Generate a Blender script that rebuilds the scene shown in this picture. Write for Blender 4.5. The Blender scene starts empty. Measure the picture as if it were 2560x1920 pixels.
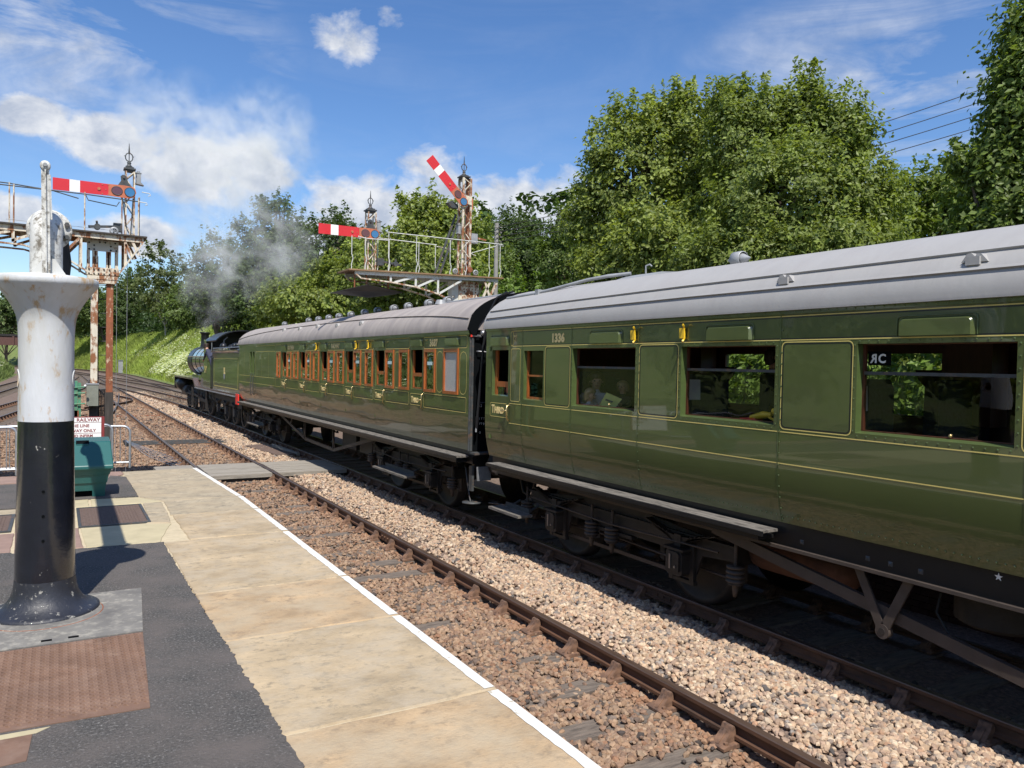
import bpy, bmesh, math, random
import numpy as np
from mathutils import Vector, Matrix
random.seed(7); RNG = np.random.default_rng(7)
sc = bpy.context.scene
COL = sc.collection

# ------------------------------------------------------------------ camera, sky, sun, exposure
cam_d = bpy.data.cameras.new('camera'); cam = bpy.data.objects.new('camera', cam_d); COL.objects.link(cam)
yaw, pitch, roll = 0.5303, 0.0239, 0.0203
fwd = Vector((math.sin(yaw)*math.cos(pitch), math.cos(yaw)*math.cos(pitch), -math.sin(pitch)))
rt = Vector((math.cos(yaw), -math.sin(yaw), 0)); up = rt.cross(fwd)
r2 = rt*math.cos(roll)+up*math.sin(roll); u2 = -rt*math.sin(roll)+up*math.cos(roll)
M = Matrix((r2, u2, -fwd)).transposed().to_4x4(); M.translation = (0, 0, 2.618)
cam.matrix_world = M
cam_d.sensor_width = 36; cam_d.lens = 1937.29/2560*36; cam_d.clip_start = .05; cam_d.clip_end = 6000
sc.camera = cam
sc.view_settings.view_transform = 'Standard'; sc.view_settings.look = 'None'
sc.view_settings.exposure = 0.48; sc.view_settings.gamma = 1
sc.view_settings.use_curve_mapping = False
SUN_AZ = math.radians(197.0)      # where the sun stands, clockwise from +Y
SUN_EL = math.radians(56.0)
sd = bpy.data.lights.new('sun', 'SUN'); sun = bpy.data.objects.new('sun', sd); COL.objects.link(sun)
sd.energy = 4.2; sd.angle = math.radians(.53); sd.color = (1.0, .95, .87)
to_sun = Vector((math.sin(SUN_AZ)*math.cos(SUN_EL), math.cos(SUN_AZ)*math.cos(SUN_EL), math.sin(SUN_EL)))
sun.rotation_euler = to_sun.to_track_quat('Z', 'Y').to_euler()
sun.location = (0, 0, 60)

w = bpy.data.worlds.new('World'); sc.world = w; w.use_nodes = True
nt = w.node_tree; N = nt.nodes; L = nt.links; N.clear()
out = N.new('ShaderNodeOutputWorld'); sky = N.new('ShaderNodeTexSky'); sky.sky_type = 'NISHITA'
sky.sun_disc = False; sky.sun_elevation = SUN_EL; sky.sun_rotation = SUN_AZ
sky.air_density = 1.0; sky.dust_density = .35; sky.ozone_density = 3.0; sky.altitude = 100
b1 = N.new('ShaderNodeBackground'); b1.inputs['Strength'].default_value = .112
hs = N.new('ShaderNodeHueSaturation'); hs.inputs['Saturation'].default_value = 1.2; hs.inputs['Hue'].default_value = .507
L.new(sky.outputs[0], hs.inputs['Color']); L.new(hs.outputs[0], b1.inputs['Color'])
b2 = N.new('ShaderNodeBackground')
mixs = N.new('ShaderNodeMixShader'); L.new(b1.outputs[0], mixs.inputs[1]); L.new(b2.outputs[0], mixs.inputs[2]); L.new(mixs.outputs[0], out.inputs[0])
tc = N.new('ShaderNodeTexCoord')
def wm(op, a, b=None, c=None, clamp=False):
    n = N.new('ShaderNodeMath'); n.operation = op; n.use_clamp = clamp
    for i, v in enumerate((a, b, c)):
        if v is None: continue
        if isinstance(v, (int, float)): n.inputs[i].default_value = v
        else: L.new(v, n.inputs[i])
    return n.outputs[0]
sep = N.new('ShaderNodeSeparateXYZ'); L.new(tc.outputs['Generated'], sep.inputs[0])
az = wm('MULTIPLY', wm('ARCTAN2', sep.outputs[0], sep.outputs[1]), 57.2958)
el = wm('MULTIPLY', wm('ARCSINE', sep.outputs[2]), 57.2958)
def wnoise(sx, sy, scale, detail=7, rough=.55, dist=0, off=0, rot=0):
    cb = N.new('ShaderNodeCombineXYZ'); L.new(az, cb.inputs[0]); L.new(el, cb.inputs[1]); cb.inputs[2].default_value = off
    mp = N.new('ShaderNodeMapping'); mp.inputs['Scale'].default_value = (sx, sy, 1); mp.inputs['Rotation'].default_value = (0, 0, rot); L.new(cb.outputs[0], mp.inputs[0])
    n = N.new('ShaderNodeTexNoise'); n.inputs['Scale'].default_value = scale; n.inputs['Detail'].default_value = detail
    n.inputs['Roughness'].default_value = rough; n.inputs['Distortion'].default_value = dist
    L.new(mp.outputs[0], n.inputs['Vector']); return n.outputs[0]
def blob(ca, ce, ra, re):      # 1 in the middle of a cloud, 0 and below outside it
    dx = wm('MULTIPLY', wm('SUBTRACT', az, ca), 1/ra); dy = wm('MULTIPLY', wm('SUBTRACT', el, ce), 1/re)
    return wm('SUBTRACT', 1.0, wm('ADD', wm('MULTIPLY', dx, dx), wm('MULTIPLY', dy, dy)))
CLOUDS = [  # azimuth, elevation, half width, half height (degrees)
 (17.5, 7.5, 4.5, 6.2), (24.0, 8.0, 7, 8.0), (32.0, 8.0, 8, 7.2), (28.5, 9.5, 5, 5.2), (36, 7.5, 5, 5.5), (25, 4.0, 15, 10), (20.5, 10.5, 3, 3.6), (38, 6.5, 6.5, 5.5),
 (-1.5, 14.6, 3.0, 1.5), (3.0, 13.7, 5.0, 2.2), (8.0, 12.8, 5.5, 2.7), (11.5, 13.2, 3.6, 2.6), (-3, 9.0, 4, 1.3), (4.5, 8, 4.5, 1.6),
 (17.3, 21.9, 2.6, 1.9, .55), (18.5, 21.8, 2.0, 2.2, .6), (21.2, 23.6, 1.6, 1.0, .38), (53, 8, 5, 3.5),
 (-38, 15, 13, 6), (-62, 24, 14, 7), (78, 19, 12, 7), (95, 10, 16, 6), (125, 26, 15, 8), (160, 14, 18, 7), (-100, 12, 16, 7), (-140, 22, 16, 9), (-165, 9, 14, 5)]
acc = None
for cdef in CLOUDS:
    b = blob(*cdef[:4])
    if len(cdef) > 4: b = wm('SUBTRACT', wm('MULTIPLY', b, cdef[4]), .02)
    b = b; acc = b if acc is None else wm('MAXIMUM', acc, b)
nb = wnoise(1, 1.5, .30, 9, .60, .3)
dens = wm('MULTIPLY', wm('SUBTRACT', wm('ADD', wm('MAXIMUM', acc, -1.0), wm('MULTIPLY', wm('SUBTRACT', nb, .5), 1.75)), .17), 2.2, clamp=True)
cirr = wnoise(.45, 2.2, .11, 8, .62, 1.2, 4, .35)
veil = wm('MULTIPLY', wm('SUBTRACT', cirr, .43), 2.3, clamp=True)
vm = wm('MAXIMUM', blob(2, 20, 14, 8), wm('MAXIMUM', blob(56, 17, 17, 9), blob(-40, 40, 36, 26)))
veil = wm('MULTIPLY', wm('MULTIPLY', veil, wm('MAXIMUM', wm('MULTIPLY', vm, 1.5), .12)), .95, clamp=True)
tot = wm('MAXIMUM', wm('MULTIPLY', dens, .96), veil, clamp=True)
L.new(tot, mixs.inputs[0])
# thick parts of a cloud are a little greyer than their thin bright rims
sh = wnoise(1, 1.3, .35, 6, .6, .2, 9)
cr = N.new('ShaderNodeMix'); cr.data_type = 'RGBA'; cr.inputs[6].default_value = (.50, .56, .68, 1); cr.inputs[7].default_value = (.86, .88, .92, 1)
L.new(wm('MULTIPLY', wm('SUBTRACT', sh, .36), 4.0, clamp=True), cr.inputs[0]); L.new(cr.outputs[2], b2.inputs['Color'])
b2.inputs['Strength'].default_value = .72

# ------------------------------------------------------------------ helpers
ORG = {}
def tag(o, label=None, cat=None, group=None, kind=None):
    if label: o['label'] = label
    if cat: o['category'] = cat
    if group: o['group'] = group
    if kind: o['kind'] = kind
    return o
def thing(name, label, cat, loc=(0, 0, 0), group=None):
    o = bpy.data.objects.new(name, None); COL.objects.link(o); o.location = loc; o.empty_display_size = .2
    ORG[o.name] = Vector(loc); return tag(o, label, cat, group)
def link(name, me, parent=None, org=None):
    o = bpy.data.objects.new(name, me); COL.objects.link(o)
    if parent is not None: o.parent = parent; ORG[o.name] = ORG[parent.name] if org is None else org
    else: ORG[o.name] = Vector((0, 0, 0)) if org is None else org
    return o
class MB:
    def __init__(s): s.v = []; s.f = []; s.m = []; s.sm = []; s.mi = 0; s.smooth = False
    def add(s, vs, fs):
        n = len(s.v); s.v += [tuple(q) for q in vs]
        for f in fs: s.f.append([i+n for i in f]); s.m.append(s.mi); s.sm.append(s.smooth)
        return s
    def box(s, x0, x1, y0, y1, z0, z1):
        x0, x1 = sorted((x0, x1)); y0, y1 = sorted((y0, y1)); z0, z1 = sorted((z0, z1))
        return s.add([(x, y, z) for x in (x0, x1) for y in (y0, y1) for z in (z0, z1)],
                     [(0, 1, 3, 2), (4, 6, 7, 5), (0, 4, 5, 1), (2, 3, 7, 6), (0, 2, 6, 4), (1, 5, 7, 3)])
    def bar(s, p, q, wd, ht, upv=(0, 0, 1)):     # rectangular bar from p to q
        p = Vector(p); q = Vector(q); d = (q-p).normalized(); u = Vector(upv)
        sd_ = d.cross(u)
        if sd_.length < 1e-4: sd_ = d.cross(Vector((1, 0, 0)))
        sd_.normalize(); u = sd_.cross(d).normalized(); vs = []
        for c in (p, q):
            for a, b in ((-1, -1), (1, -1), (1, 1), (-1, 1)): vs.append(c+sd_*a*wd/2+u*b*ht/2)
        return s.add(vs, [(0, 1, 2, 3)[::-1], (4, 5, 6, 7), (0, 1, 5, 4), (1, 2, 6, 5), (2, 3, 7, 6), (3, 0, 4, 7)])
    def tube(s, pts, r, n=8, caps=True):
        pts = [Vector(p) for p in pts]; rr = r if isinstance(r, (list, tuple)) else [r]*len(pts)
        vs = []; prev = None; o = s.smooth; s.smooth = True
        for i, p in enumerate(pts):
            d = (pts[min(i+1, len(pts)-1)]-pts[max(i-1, 0)]).normalized()
            if prev is None:
                a = d.cross(Vector((0, 0, 1)));
                if a.length < .05: a = d.cross(Vector((1, 0, 0)))
                a.normalize()
            else: a = (prev-d*prev.dot(d)).normalized()
            prev = a; b = d.cross(a)
            for k in range(n):
                t = 2*math.pi*k/n; vs.append(p+(a*math.cos(t)+b*math.sin(t))*rr[i])
        fs = [(i*n+k, i*n+(k+1) % n, (i+1)*n+(k+1) % n, (i+1)*n+k) for i in range(len(pts)-1) for k in range(n)]
        s.add(vs, fs); s.smooth = False
        if caps:
            s.add(vs[:n], [tuple(range(n))[::-1]]); s.add(vs[-n:], [tuple(range(n))])
        s.smooth = o; return s
    def cyl(s, p, q, r0, r1=None, n=16): return s.tube([p, q], [r0, r0 if r1 is None else r1], n)
    def lathe(s, prof, c=(0, 0, 0), n=24, axis='z'):
        vs = []
        for r, h in prof:
            for k in range(n):
                t = 2*math.pi*k/n; a, b = r*math.cos(t), r*math.sin(t)
                vs.append({'z': (c[0]+a, c[1]+b, c[2]+h), 'x': (c[0]+h, c[1]+a, c[2]+b), 'y': (c[0]+a, c[1]+h, c[2]-b)}[axis])
        fs = [(i*n+k, i*n+(k+1) % n, (i+1)*n+(k+1) % n, (i+1)*n+k) for i in range(len(prof)-1) for k in range(n)]
        o = s.smooth; s.smooth = True; s.add(vs, fs); s.smooth = o; return s
    def prism(s, poly, a0, a1, axis='y'):        # polygon in the other two axes, extruded
        n = len(poly); mk = {'y': lambda p, a: (p[0], a, p[1]), 'x': lambda p, a: (a, p[0], p[1]), 'z': lambda p, a: (p[0], p[1], a)}[axis]
        vs = [mk(p, a0) for p in poly]+[mk(p, a1) for p in poly]
        return s.add(vs, [tuple(range(n)), tuple(range(n, 2*n))[::-1]]+[(i, i+n, (i+1) % n+n, (i+1) % n) for i in range(n)])
    def sphere(s, c, r, n=10, m=7, sc_=(1, 1, 1)):
        vs = []; fs = []
        for i in range(m+1):
            ph = math.pi*i/m
            for k in range(n):
                t = 2*math.pi*k/n
                vs.append((c[0]+r*sc_[0]*math.sin(ph)*math.cos(t), c[1]+r*sc_[1]*math.sin(ph)*math.sin(t), c[2]+r*sc_[2]*math.cos(ph)))
        for i in range(m):
            for k in range(n): fs.append((i*n+k, (i+1)*n+k, (i+1)*n+(k+1) % n, i*n+(k+1) % n))
        o = s.smooth; s.smooth = True; s.add(vs, fs); s.smooth = o; return s
    def rline(s, x, y0, y1, z0, z1, r=.03, wd=.009, off=.0):   # rounded rectangle ribbon on a side plane X = x
        pts = []
        for cy, cz, a0 in ((y1-r, z1-r, 0), (y0+r, z1-r, 90), (y0+r, z0+r, 180), (y1-r, z0+r, 270)):
            for k in range(5):
                a = math.radians(a0+k*22.5); pts.append((math.cos(a), math.sin(a), cy, cz))
        vs = []
        for ca, sa, cy, cz in pts:
            X = x(cz) if callable(x) else x
            vs.append((X, cy+ca*(r+wd/2), cz+sa*(r+wd/2))); vs.append((X, cy+ca*(r-wd/2), cz+sa*(r-wd/2)))
        n = len(pts)
        return s.add(vs, [(2*i, 2*i+1, (2*i+3) % (2*n), (2*i+2) % (2*n)) for i in range(n)])
    def build(s, name, mat, parent=None, org=None, kind=None, label=None, shade=None):
        o_ = Vector((0, 0, 0)) if parent is None and org is None else (ORG[parent.name] if org is None else Vector(org))
        me = bpy.data.meshes.new(name)
        me.from_pydata([(a-o_.x, b-o_.y, c-o_.z) for a, b, c in s.v], [], s.f)
        for m in (mat if isinstance(mat, (list, tuple)) else [mat]): me.materials.append(m)
        me.polygons.foreach_set('material_index', s.m); me.polygons.foreach_set('use_smooth', s.sm if shade is None else [shade]*len(s.f))
        me.update()
        o = link(name, me, parent, o_)
        if parent is None and org is not None: o.location = o_
        if kind: o['kind'] = kind
        if label: o['label'] = label
        return o
def ncopy(o, parent, dloc, name=None):
    c = o.copy(); COL.objects.link(c); c.parent = parent; c.location = Vector(o.location)+Vector(dloc); ORG[c.name] = ORG[o.name]; return c
def npmesh(name, V, F, mat, parent=None, kind=None, col=None, smooth=False, org=None):
    me = bpy.data.meshes.new(name); k = F.shape[1]
    if parent is not None: V = V-np.array(ORG[parent.name])[None]
    me.vertices.add(len(V)); me.vertices.foreach_set('co', np.ascontiguousarray(V, np.float32).ravel())
    me.loops.add(F.size); me.loops.foreach_set('vertex_index', np.ascontiguousarray(F, np.int32).ravel())
    me.polygons.add(len(F)); me.polygons.foreach_set('loop_start', np.arange(len(F), dtype=np.int32)*k)
    try: me.polygons.foreach_set('loop_total', np.full(len(F), k, np.int32))
    except Exception: pass
    me.update(calc_edges=True)
    if col is not None:
        a = me.color_attributes.new('Tint', 'FLOAT_COLOR', 'POINT')
        c4 = np.ones((len(V), 4), np.float32); c4[:, :col.shape[1]] = col; a.data.foreach_set('color', c4.ravel())
    me.polygons.foreach_set('use_smooth', np.full(len(F), smooth)); me.materials.append(mat)
    o = link(name, me, parent)
    if kind: o['kind'] = kind
    return o

# ------------------------------------------------------------------ materials
def mat(name, base, rough=.6, metal=0., var=.12, scale=4, bump=0., bscale=40, coat=0., spec=.5, c2=None, thr=.5, soft=.08, sc2=6, stretch=(1, 1, 1),
        wave=0., wscale=1.2, attr=None, trans=0., r2=None, alpha=None, dirt=None, wstretch=(1, 1, 1), dthr=.55, dsc=2.0, emit=None):
    m = bpy.data.materials.new(name); m.use_nodes = True; t = m.node_tree; n = t.nodes; l = t.links
    p = n['Principled BSDF']; p.inputs['Roughness'].default_value = rough; p.inputs['Metallic'].default_value = metal
    p.inputs['Coat Weight'].default_value = coat; p.inputs['Coat Roughness'].default_value = .03; p.inputs['Specular IOR Level'].default_value = spec
    co = n.new('ShaderNodeTexCoord'); mp = n.new('ShaderNodeMapping'); mp.inputs['Scale'].default_value = stretch; l.new(co.outputs['Object'], mp.inputs[0])
    def noise(s_, d=6, r=.6, vec=None):
        q = n.new('ShaderNodeTexNoise'); q.inputs['Scale'].default_value = s_; q.inputs['Detail'].default_value = d; q.inputs['Roughness'].default_value = r
        l.new(vec or mp.outputs[0], q.inputs['Vector']); return q.outputs[0]
    def ramp(src, a, b):
        q = n.new('ShaderNodeMapRange'); q.inputs[1].default_value = a; q.inputs[2].default_value = b; l.new(src, q.inputs[0]); return q.outputs[0]
    def mix(f, a, b, mode='MIX'):
        q = n.new('ShaderNodeMix'); q.data_type = 'RGBA'; q.blend_type = mode
        for i, v in ((0, f), (6, a), (7, b)):
            if isinstance(v, (int, float)): q.inputs[i].default_value = v
            elif isinstance(v, tuple): q.inputs[i].default_value = (*v[:3], 1)
            else: l.new(v, q.inputs[i])
        return q.outputs[2]
    if attr:
        a = n.new('ShaderNodeAttribute'); a.attribute_name = attr; colr = mix(1.0, a.outputs['Color'], base, 'MULTIPLY')
    else: colr = base
    hi = tuple(min(1, x*(1+var)) for x in base[:3]); lo = tuple(x*(1-var) for x in base[:3])
    if not attr: colr = mix(ramp(noise(scale), .3, .7), lo, hi)
    elif var: colr = mix(ramp(noise(scale), .3, .7), mix(1.0, colr, (1-var,)*3, 'MULTIPLY'), mix(1.0, colr, (1+var,)*3, 'MULTIPLY'))
    if c2:
        f2 = ramp(noise(sc2, 8, .68), thr-soft, thr+soft); colr = mix(f2, colr, c2)
        if r2 is not None:
            rr = n.new('ShaderNodeMapRange'); l.new(f2, rr.inputs[0]); rr.inputs[3].default_value = rough; rr.inputs[4].default_value = r2; l.new(rr.outputs[0], p.inputs['Roughness'])
    if dirt: colr = mix(ramp(noise(dsc, 5, .6), dthr-.12, dthr+.2), colr, dirt)
    if isinstance(colr, tuple): p.inputs['Base Color'].default_value = (*colr[:3], 1)
    else: l.new(colr, p.inputs['Base Color'])
    nrm = None
    if wave:
        mp2 = n.new('ShaderNodeMapping'); mp2.inputs['Scale'].default_value = wstretch; l.new(co.outputs['Object'], mp2.inputs[0])
        b = n.new('ShaderNodeBump'); b.inputs['Distance'].default_value = wave; b.inputs['Strength'].default_value = 1; l.new(noise(wscale, 1, .4, mp2.outputs[0]), b.inputs['Height']); nrm = b.outputs[0]
    if bump:
        b = n.new('ShaderNodeBump'); b.inputs['Distance'].default_value = bump; b.inputs['Strength'].default_value = 1; l.new(noise(bscale, 5, .65), b.inputs['Height'])
        if nrm: l.new(nrm, b.inputs['Normal'])
        nrm = b.outputs[0]
    if nrm:
        l.new(nrm, p.inputs['Normal']); l.new(nrm, p.inputs['Coat Normal'])
    if trans:
        tr = n.new('ShaderNodeBsdfTranslucent'); mx = n.new('ShaderNodeMixShader'); mx.inputs[0].default_value = trans
        if not isinstance(colr, tuple): l.new(mix(1.0, colr, (1.35, 1.35, .6), 'MULTIPLY'), tr.inputs[0])
        l.new(p.outputs[0], mx.inputs[1]); l.new(tr.outputs[0], mx.inputs[2]); l.new(mx.outputs[0], n['Material Output'].inputs[0])
    if emit: p.inputs['Emission Color'].default_value = (*emit, 1); p.inputs['Emission Strength'].default_value = 1
    return m
M_ = {}
M_['green'] = mat('coach_green_paint', (.078, .100, .030), .30, coat=1.0, var=.05, scale=1.5, wave=.006, wscale=1.0, wstretch=(1, .5, 1.6), dirt=(.075, .088, .035), dthr=.66)
M_['green2'] = mat('old_coach_green_paint', (.078, .100, .032), .3, coat=1.0, var=.08, scale=2, wave=.022, wscale=.8, wstretch=(1, 1.0, 3.2), dirt=(.085, .085, .04), dthr=.64)
M_['trimg'] = mat('green_trim', (.075, .11, .035), .38, coat=.6, var=.12, scale=12)
M_['locog'] = mat('engine_green', (.10, .135, .05), .28, coat=1.0, var=.06, wave=.004)
M_['yellow'] = mat('yellow_lining', (.72, .58, .18), .45, var=.05)
M_['gold'] = mat('gold_lettering', (.95, .74, .32), .5, var=.05)
M_['lampy'] = mat('yellow_bracket', (.85, .55, .03), .4, var=.05)
M_['black'] = mat('black_paint', (.008, .009, .011), .4, coat=.15, var=.2, scale=5, dirt=(.016, .015, .014))
M_['under'] = mat('dirty_underframe', (.016, .014, .013), .6, var=.35, scale=9, bump=.002, dirt=(.034, .027, .022), dthr=.55)
M_['truss'] = mat('brown_truss', (.060, .046, .038), .6, var=.2, scale=6, bump=.001)
M_['roof1'] = mat('grey_roof_paint', (.36, .352, .34), .6, var=.05, scale=3, bump=.002, bscale=14, c2=(.335, .325, .315), thr=.58, soft=.14, sc2=4, dirt=(.33, .315, .305), dsc=3, dthr=.62, stretch=(.5, 1.2, .5))
M_['roof2'] = mat('old_grey_roof', (.365, .325, .295), .75, var=.08, scale=3, bump=.003, bscale=20, c2=(.31, .275, .25), thr=.58, soft=.14, sc2=4, dirt=(.26, .23, .22), dsc=2, stretch=(.4, 1.3, .4))
M_['board'] = mat('footboard_wood', (.17, .155, .135), .7, var=.25, scale=6, stretch=(4, .5, 4), bump=.002, c2=(.05, .045, .04), thr=.56, sc2=9)
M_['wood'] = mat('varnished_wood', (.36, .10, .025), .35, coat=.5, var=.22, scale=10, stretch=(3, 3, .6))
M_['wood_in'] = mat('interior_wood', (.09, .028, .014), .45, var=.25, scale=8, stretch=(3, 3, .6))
M_['seat'] = mat('seat_moquette', (.035, .035, .05), .9, var=.3, scale=30)
M_['paper'] = mat('white_paper', (.62, .62, .62), .8, var=.03)
M_['curtain'] = mat('brown_curtain', (.05, .03, .02), .9, var=.2, scale=12)
M_['silverd'] = mat('dull_steel', (.35, .35, .36), .35, metal=.8, var=.1)
M_['brass'] = mat('brass', (.62, .47, .22), .3, metal=.9, var=.1)
M_['railtop'] = mat('railhead_steel', (.20, .135, .10), .32, metal=.55, var=.25, scale=3, stretch=(8, .4, 8), c2=(.13, .085, .06), thr=.55, sc2=3)
M_['rail'] = mat('rusty_rail', (.115, .056, .030), .7, var=.25, scale=8, bump=.001, stretch=(1, .4, 1), c2=(.06, .034, .022), thr=.58, sc2=5)
M_['chair'] = mat('rusty_chair', (.20, .112, .068), .8, var=.3, scale=14, bump=.002, c2=(.09, .055, .04), thr=.55, sc2=9)
M_['sleeper'] = mat('weathered_sleeper', (.155, .130, .105), .92, var=.4, scale=9, stretch=(.6, 4, 3), bump=.008, bscale=18, c2=(.075, .06, .05), thr=.52, sc2=7, dirt=(.19, .15, .12), dthr=.5, dsc=12)
M_['stone'] = mat('ballast_stone', (1, 1, 1), .85, attr='Tint', var=.12, scale=40)
M_['bed'] = mat('ballast_bed', (.19, .135, .105), .95, var=.45, scale=22, bump=.03, bscale=18, c2=(.10, .075, .06), thr=.55, sc2=30)
M_['slab'] = mat('york_stone', (.41, .318, .20), .85, var=.24, scale=4, stretch=(.9, 1.1, 1), bump=.006, bscale=34, c2=(.28, .225, .15), thr=.585, soft=.06, sc2=19, dirt=(.43, .36, .26), dthr=.56, dsc=5)
M_['slabb'] = mat('warm_york_stone', (.42, .30, .175), .85, var=.26, scale=3.2, stretch=(.9, 1.1, 1), bump=.006, bscale=34, c2=(.29, .21, .13), thr=.57, soft=.07, sc2=15, dirt=(.42, .34, .23), dthr=.52, dsc=4)
M_['slab2'] = mat('grey_york_stone', (.37, .31, .215), .85, var=.22, scale=5, stretch=(.9, 1.1, 1), bump=.005, bscale=34, c2=(.22, .19, .14), thr=.575, soft=.07, sc2=19, dirt=(.40, .32, .21), dthr=.54, dsc=3)
M_['cream'] = mat('cream_stone', (.45, .39, .245), .85, var=.10, scale=5, bump=.003, bscale=12)
M_['redslab'] = mat('reddish_slab', (.27, .18, .145), .9, var=.15, scale=5, bump=.003)
M_['mortar'] = mat('mortar', (.50, .42, .28), .95, var=.14, scale=12, bump=.004)
M_['whiteline'] = mat('white_line', (.68, .665, .61), .7, var=.05, scale=14, bump=.001, c2=(.45, .40, .31), thr=.64, soft=.03, sc2=17)
M_['tarmac'] = mat('tarmac', (.074, .070, .065), .95, var=.6, scale=85, bump=.012, bscale=70, c2=(.26, .25, .235), thr=.60, soft=.05, sc2=62, dirt=(.125, .108, .098), dthr=.5, dsc=3)
M_['gplate'] = mat('weathered_grey_plate', (.20, .19, .17), .8, var=.25, scale=8, bump=.002, c2=(.33, .31, .265), thr=.56, sc2=14, dirt=(.10, .095, .09), dthr=.55, dsc=4)
M_['rplate'] = mat('rusty_tread_plate', (.185, .108, .072), .75, var=.28, scale=7, bump=.001, bscale=60, c2=(.25, .165, .12), thr=.60, soft=.12, sc2=6, dirt=(.14, .085, .06), dthr=.56, dsc=3.5)
M_['drain'] = mat('brown_grating', (.14, .095, .075), .85, var=.4, scale=20, stretch=(1, 4, 1), bump=.008, bscale=60)
M_['cwhite'] = mat('chalky_white_paint', (.60, .62, .64), .5, var=.09, scale=7, bump=.003, bscale=30, stretch=(1, 1, .35), c2=(.46, .28, .11), thr=.59, soft=.035, sc2=8, dirt=(.50, .485, .42), dthr=.54, dsc=3)
M_['cgrime'] = mat('grimy_white_paint', (.62, .62, .59), .7, var=.12, scale=14, bump=.004, bscale=30, c2=(.16, .14, .11), thr=.57, soft=.07, sc2=16)
M_['cblack'] = mat('crane_black_paint', (.008, .010, .016), .22, coat=.8, var=.3, scale=6, bump=.0012, bscale=18, c2=(.38, .37, .33), thr=.69, soft=.012, sc2=14, r2=.7)
M_['cfoot'] = mat('chipped_black_paint', (.020, .022, .030), .5, coat=.2, var=.3, scale=6, bump=.004, bscale=26, c2=(.30, .29, .26), thr=.63, soft=.03, sc2=22, r2=.7)
M_['rustw'] = mat('rusting_white_paint', (.66, .60, .48), .7, var=.08, scale=8, bump=.002, bscale=30, stretch=(1, 1, .45), c2=(.26, .105, .042), thr=.515, soft=.045, sc2=9)
M_['rust'] = mat('flaking_rust', (.25, .085, .038), .85, var=.3, scale=10, bump=.003, bscale=40, stretch=(1, 1, .5), c2=(.58, .44, .30), thr=.60, soft=.03, sc2=15)
M_['white'] = mat('white_paint', (.60, .61, .58), .6, var=.08, c2=(.34, .22, .13), thr=.62, soft=.05, sc2=9)
M_['red'] = mat('signal_red', (.62, .022, .028), .38, coat=.3, var=.05)
M_['swhite'] = mat('signal_white', (.82, .82, .80), .4, var=.02)
M_['orange'] = mat('faded_orange_red', (.50, .15, .075), .5, var=.15, scale=20)
M_['lensr'] = mat('red_lens', (.12, .035, .035), .15, coat=1, var=.1)
M_['lensb'] = mat('blue_lens', (.035, .16, .34), .15, coat=1, var=.1)
M_['iron'] = mat('grey_iron', (.055, .06, .062), .55, var=.3, scale=12, c2=(.16, .09, .05), thr=.62, sc2=9)
M_['lgrey'] = mat('grey_metal', (.30, .31, .32), .5, var=.2, metal=.1)
M_['deck'] = mat('timber_deck', (.26, .16, .085), .85, var=.3, scale=8, stretch=(.5, 5, 3), bump=.003)
M_['dwood'] = mat('dark_timber', (.055, .048, .042), .85, var=.3, scale=8, stretch=(4, 4, .4), bump=.003)
M_['gwood'] = mat('grey_boards', (.30, .27, .225), .85, var=.2, scale=5, stretch=(.4, 6, 3), bump=.004, c2=(.14, .125, .105), thr=.6, sc2=4)
M_['bin'] = mat('green_plastic', (.020, .105, .098), .35, var=.06, scale=3, c2=(.06, .15, .135), thr=.68, sc2=12)
M_['bindark'] = mat('dark_recess', (.005, .006, .007), .95, var=.1, spec=.05)
M_['galv'] = mat('galvanised_steel', (.45, .47, .49), .42, metal=.7, var=.2, scale=14)
M_['gsteel'] = mat('green_machine_paint', (.08, .25, .15), .6, var=.2, scale=10, c2=(.2, .1, .05), thr=.62, sc2=12)
M_['cab'] = mat('grey_cabinet', (.21, .22, .18), .6, var=.15, scale=8)
M_['sred'] = mat('sign_dark_red', (.22, .035, .035), .5, var=.1)
M_['scarlet'] = mat('scarlet_paint', (.90, .045, .03), .5, var=.03)
M_['leaf'] = mat('leaf', (1, 1, 1), .48, attr='Tint', var=0, trans=.42, spec=.38)
M_['grass'] = mat('grass_blades', (1, 1, 1), .7, attr='Tint', var=0, trans=.3)
M_['bark'] = mat('bark', (.13, .10, .075), .9, var=.3, scale=10, stretch=(4, 4, .6), bump=.02, bscale=12)
M_['pbark'] = mat('pale_bark', (.40, .37, .31), .85, var=.25, scale=8, bump=.01)
M_['turf'] = mat('turf', (.13, .18, .040), .95, var=.30, scale=.35, bump=.06, bscale=3, c2=(.15, .16, .055), thr=.55, soft=.12, sc2=.7)
M_['skin'] = mat('skin', (.50, .29, .21), .55, var=.05)
M_['hairbr'] = mat('dark_brown_hair', (.035, .02, .012), .5, var=.3, scale=60, stretch=(1, 1, .2))
M_['hairbl'] = mat('fair_hair', (.32, .22, .12), .5, var=.3, scale=60, stretch=(1, 1, .2))
M_['wcloth'] = mat('white_cloth', (.62, .60, .62), .9, var=.05)
M_['dcloth'] = mat('dark_cloth', (.02, .022, .03), .9, var=.2)
M_['ocloth'] = mat('blue_overalls', (.045, .05, .085), .9, var=.2, scale=20)
M_['leaflet'] = mat('yellow_leaflet', (.50, .52, .16), .7, var=.03)
M_['pole'] = mat('grey_pole', (.28, .27, .25), .8, var=.2, scale=8)
M_['brick'] = mat('brown_brick', (.11, .055, .045), .9, var=.25, scale=10)
M_['cable'] = mat('black_cable', (.012, .012, .014), .4, var=.1)
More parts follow.
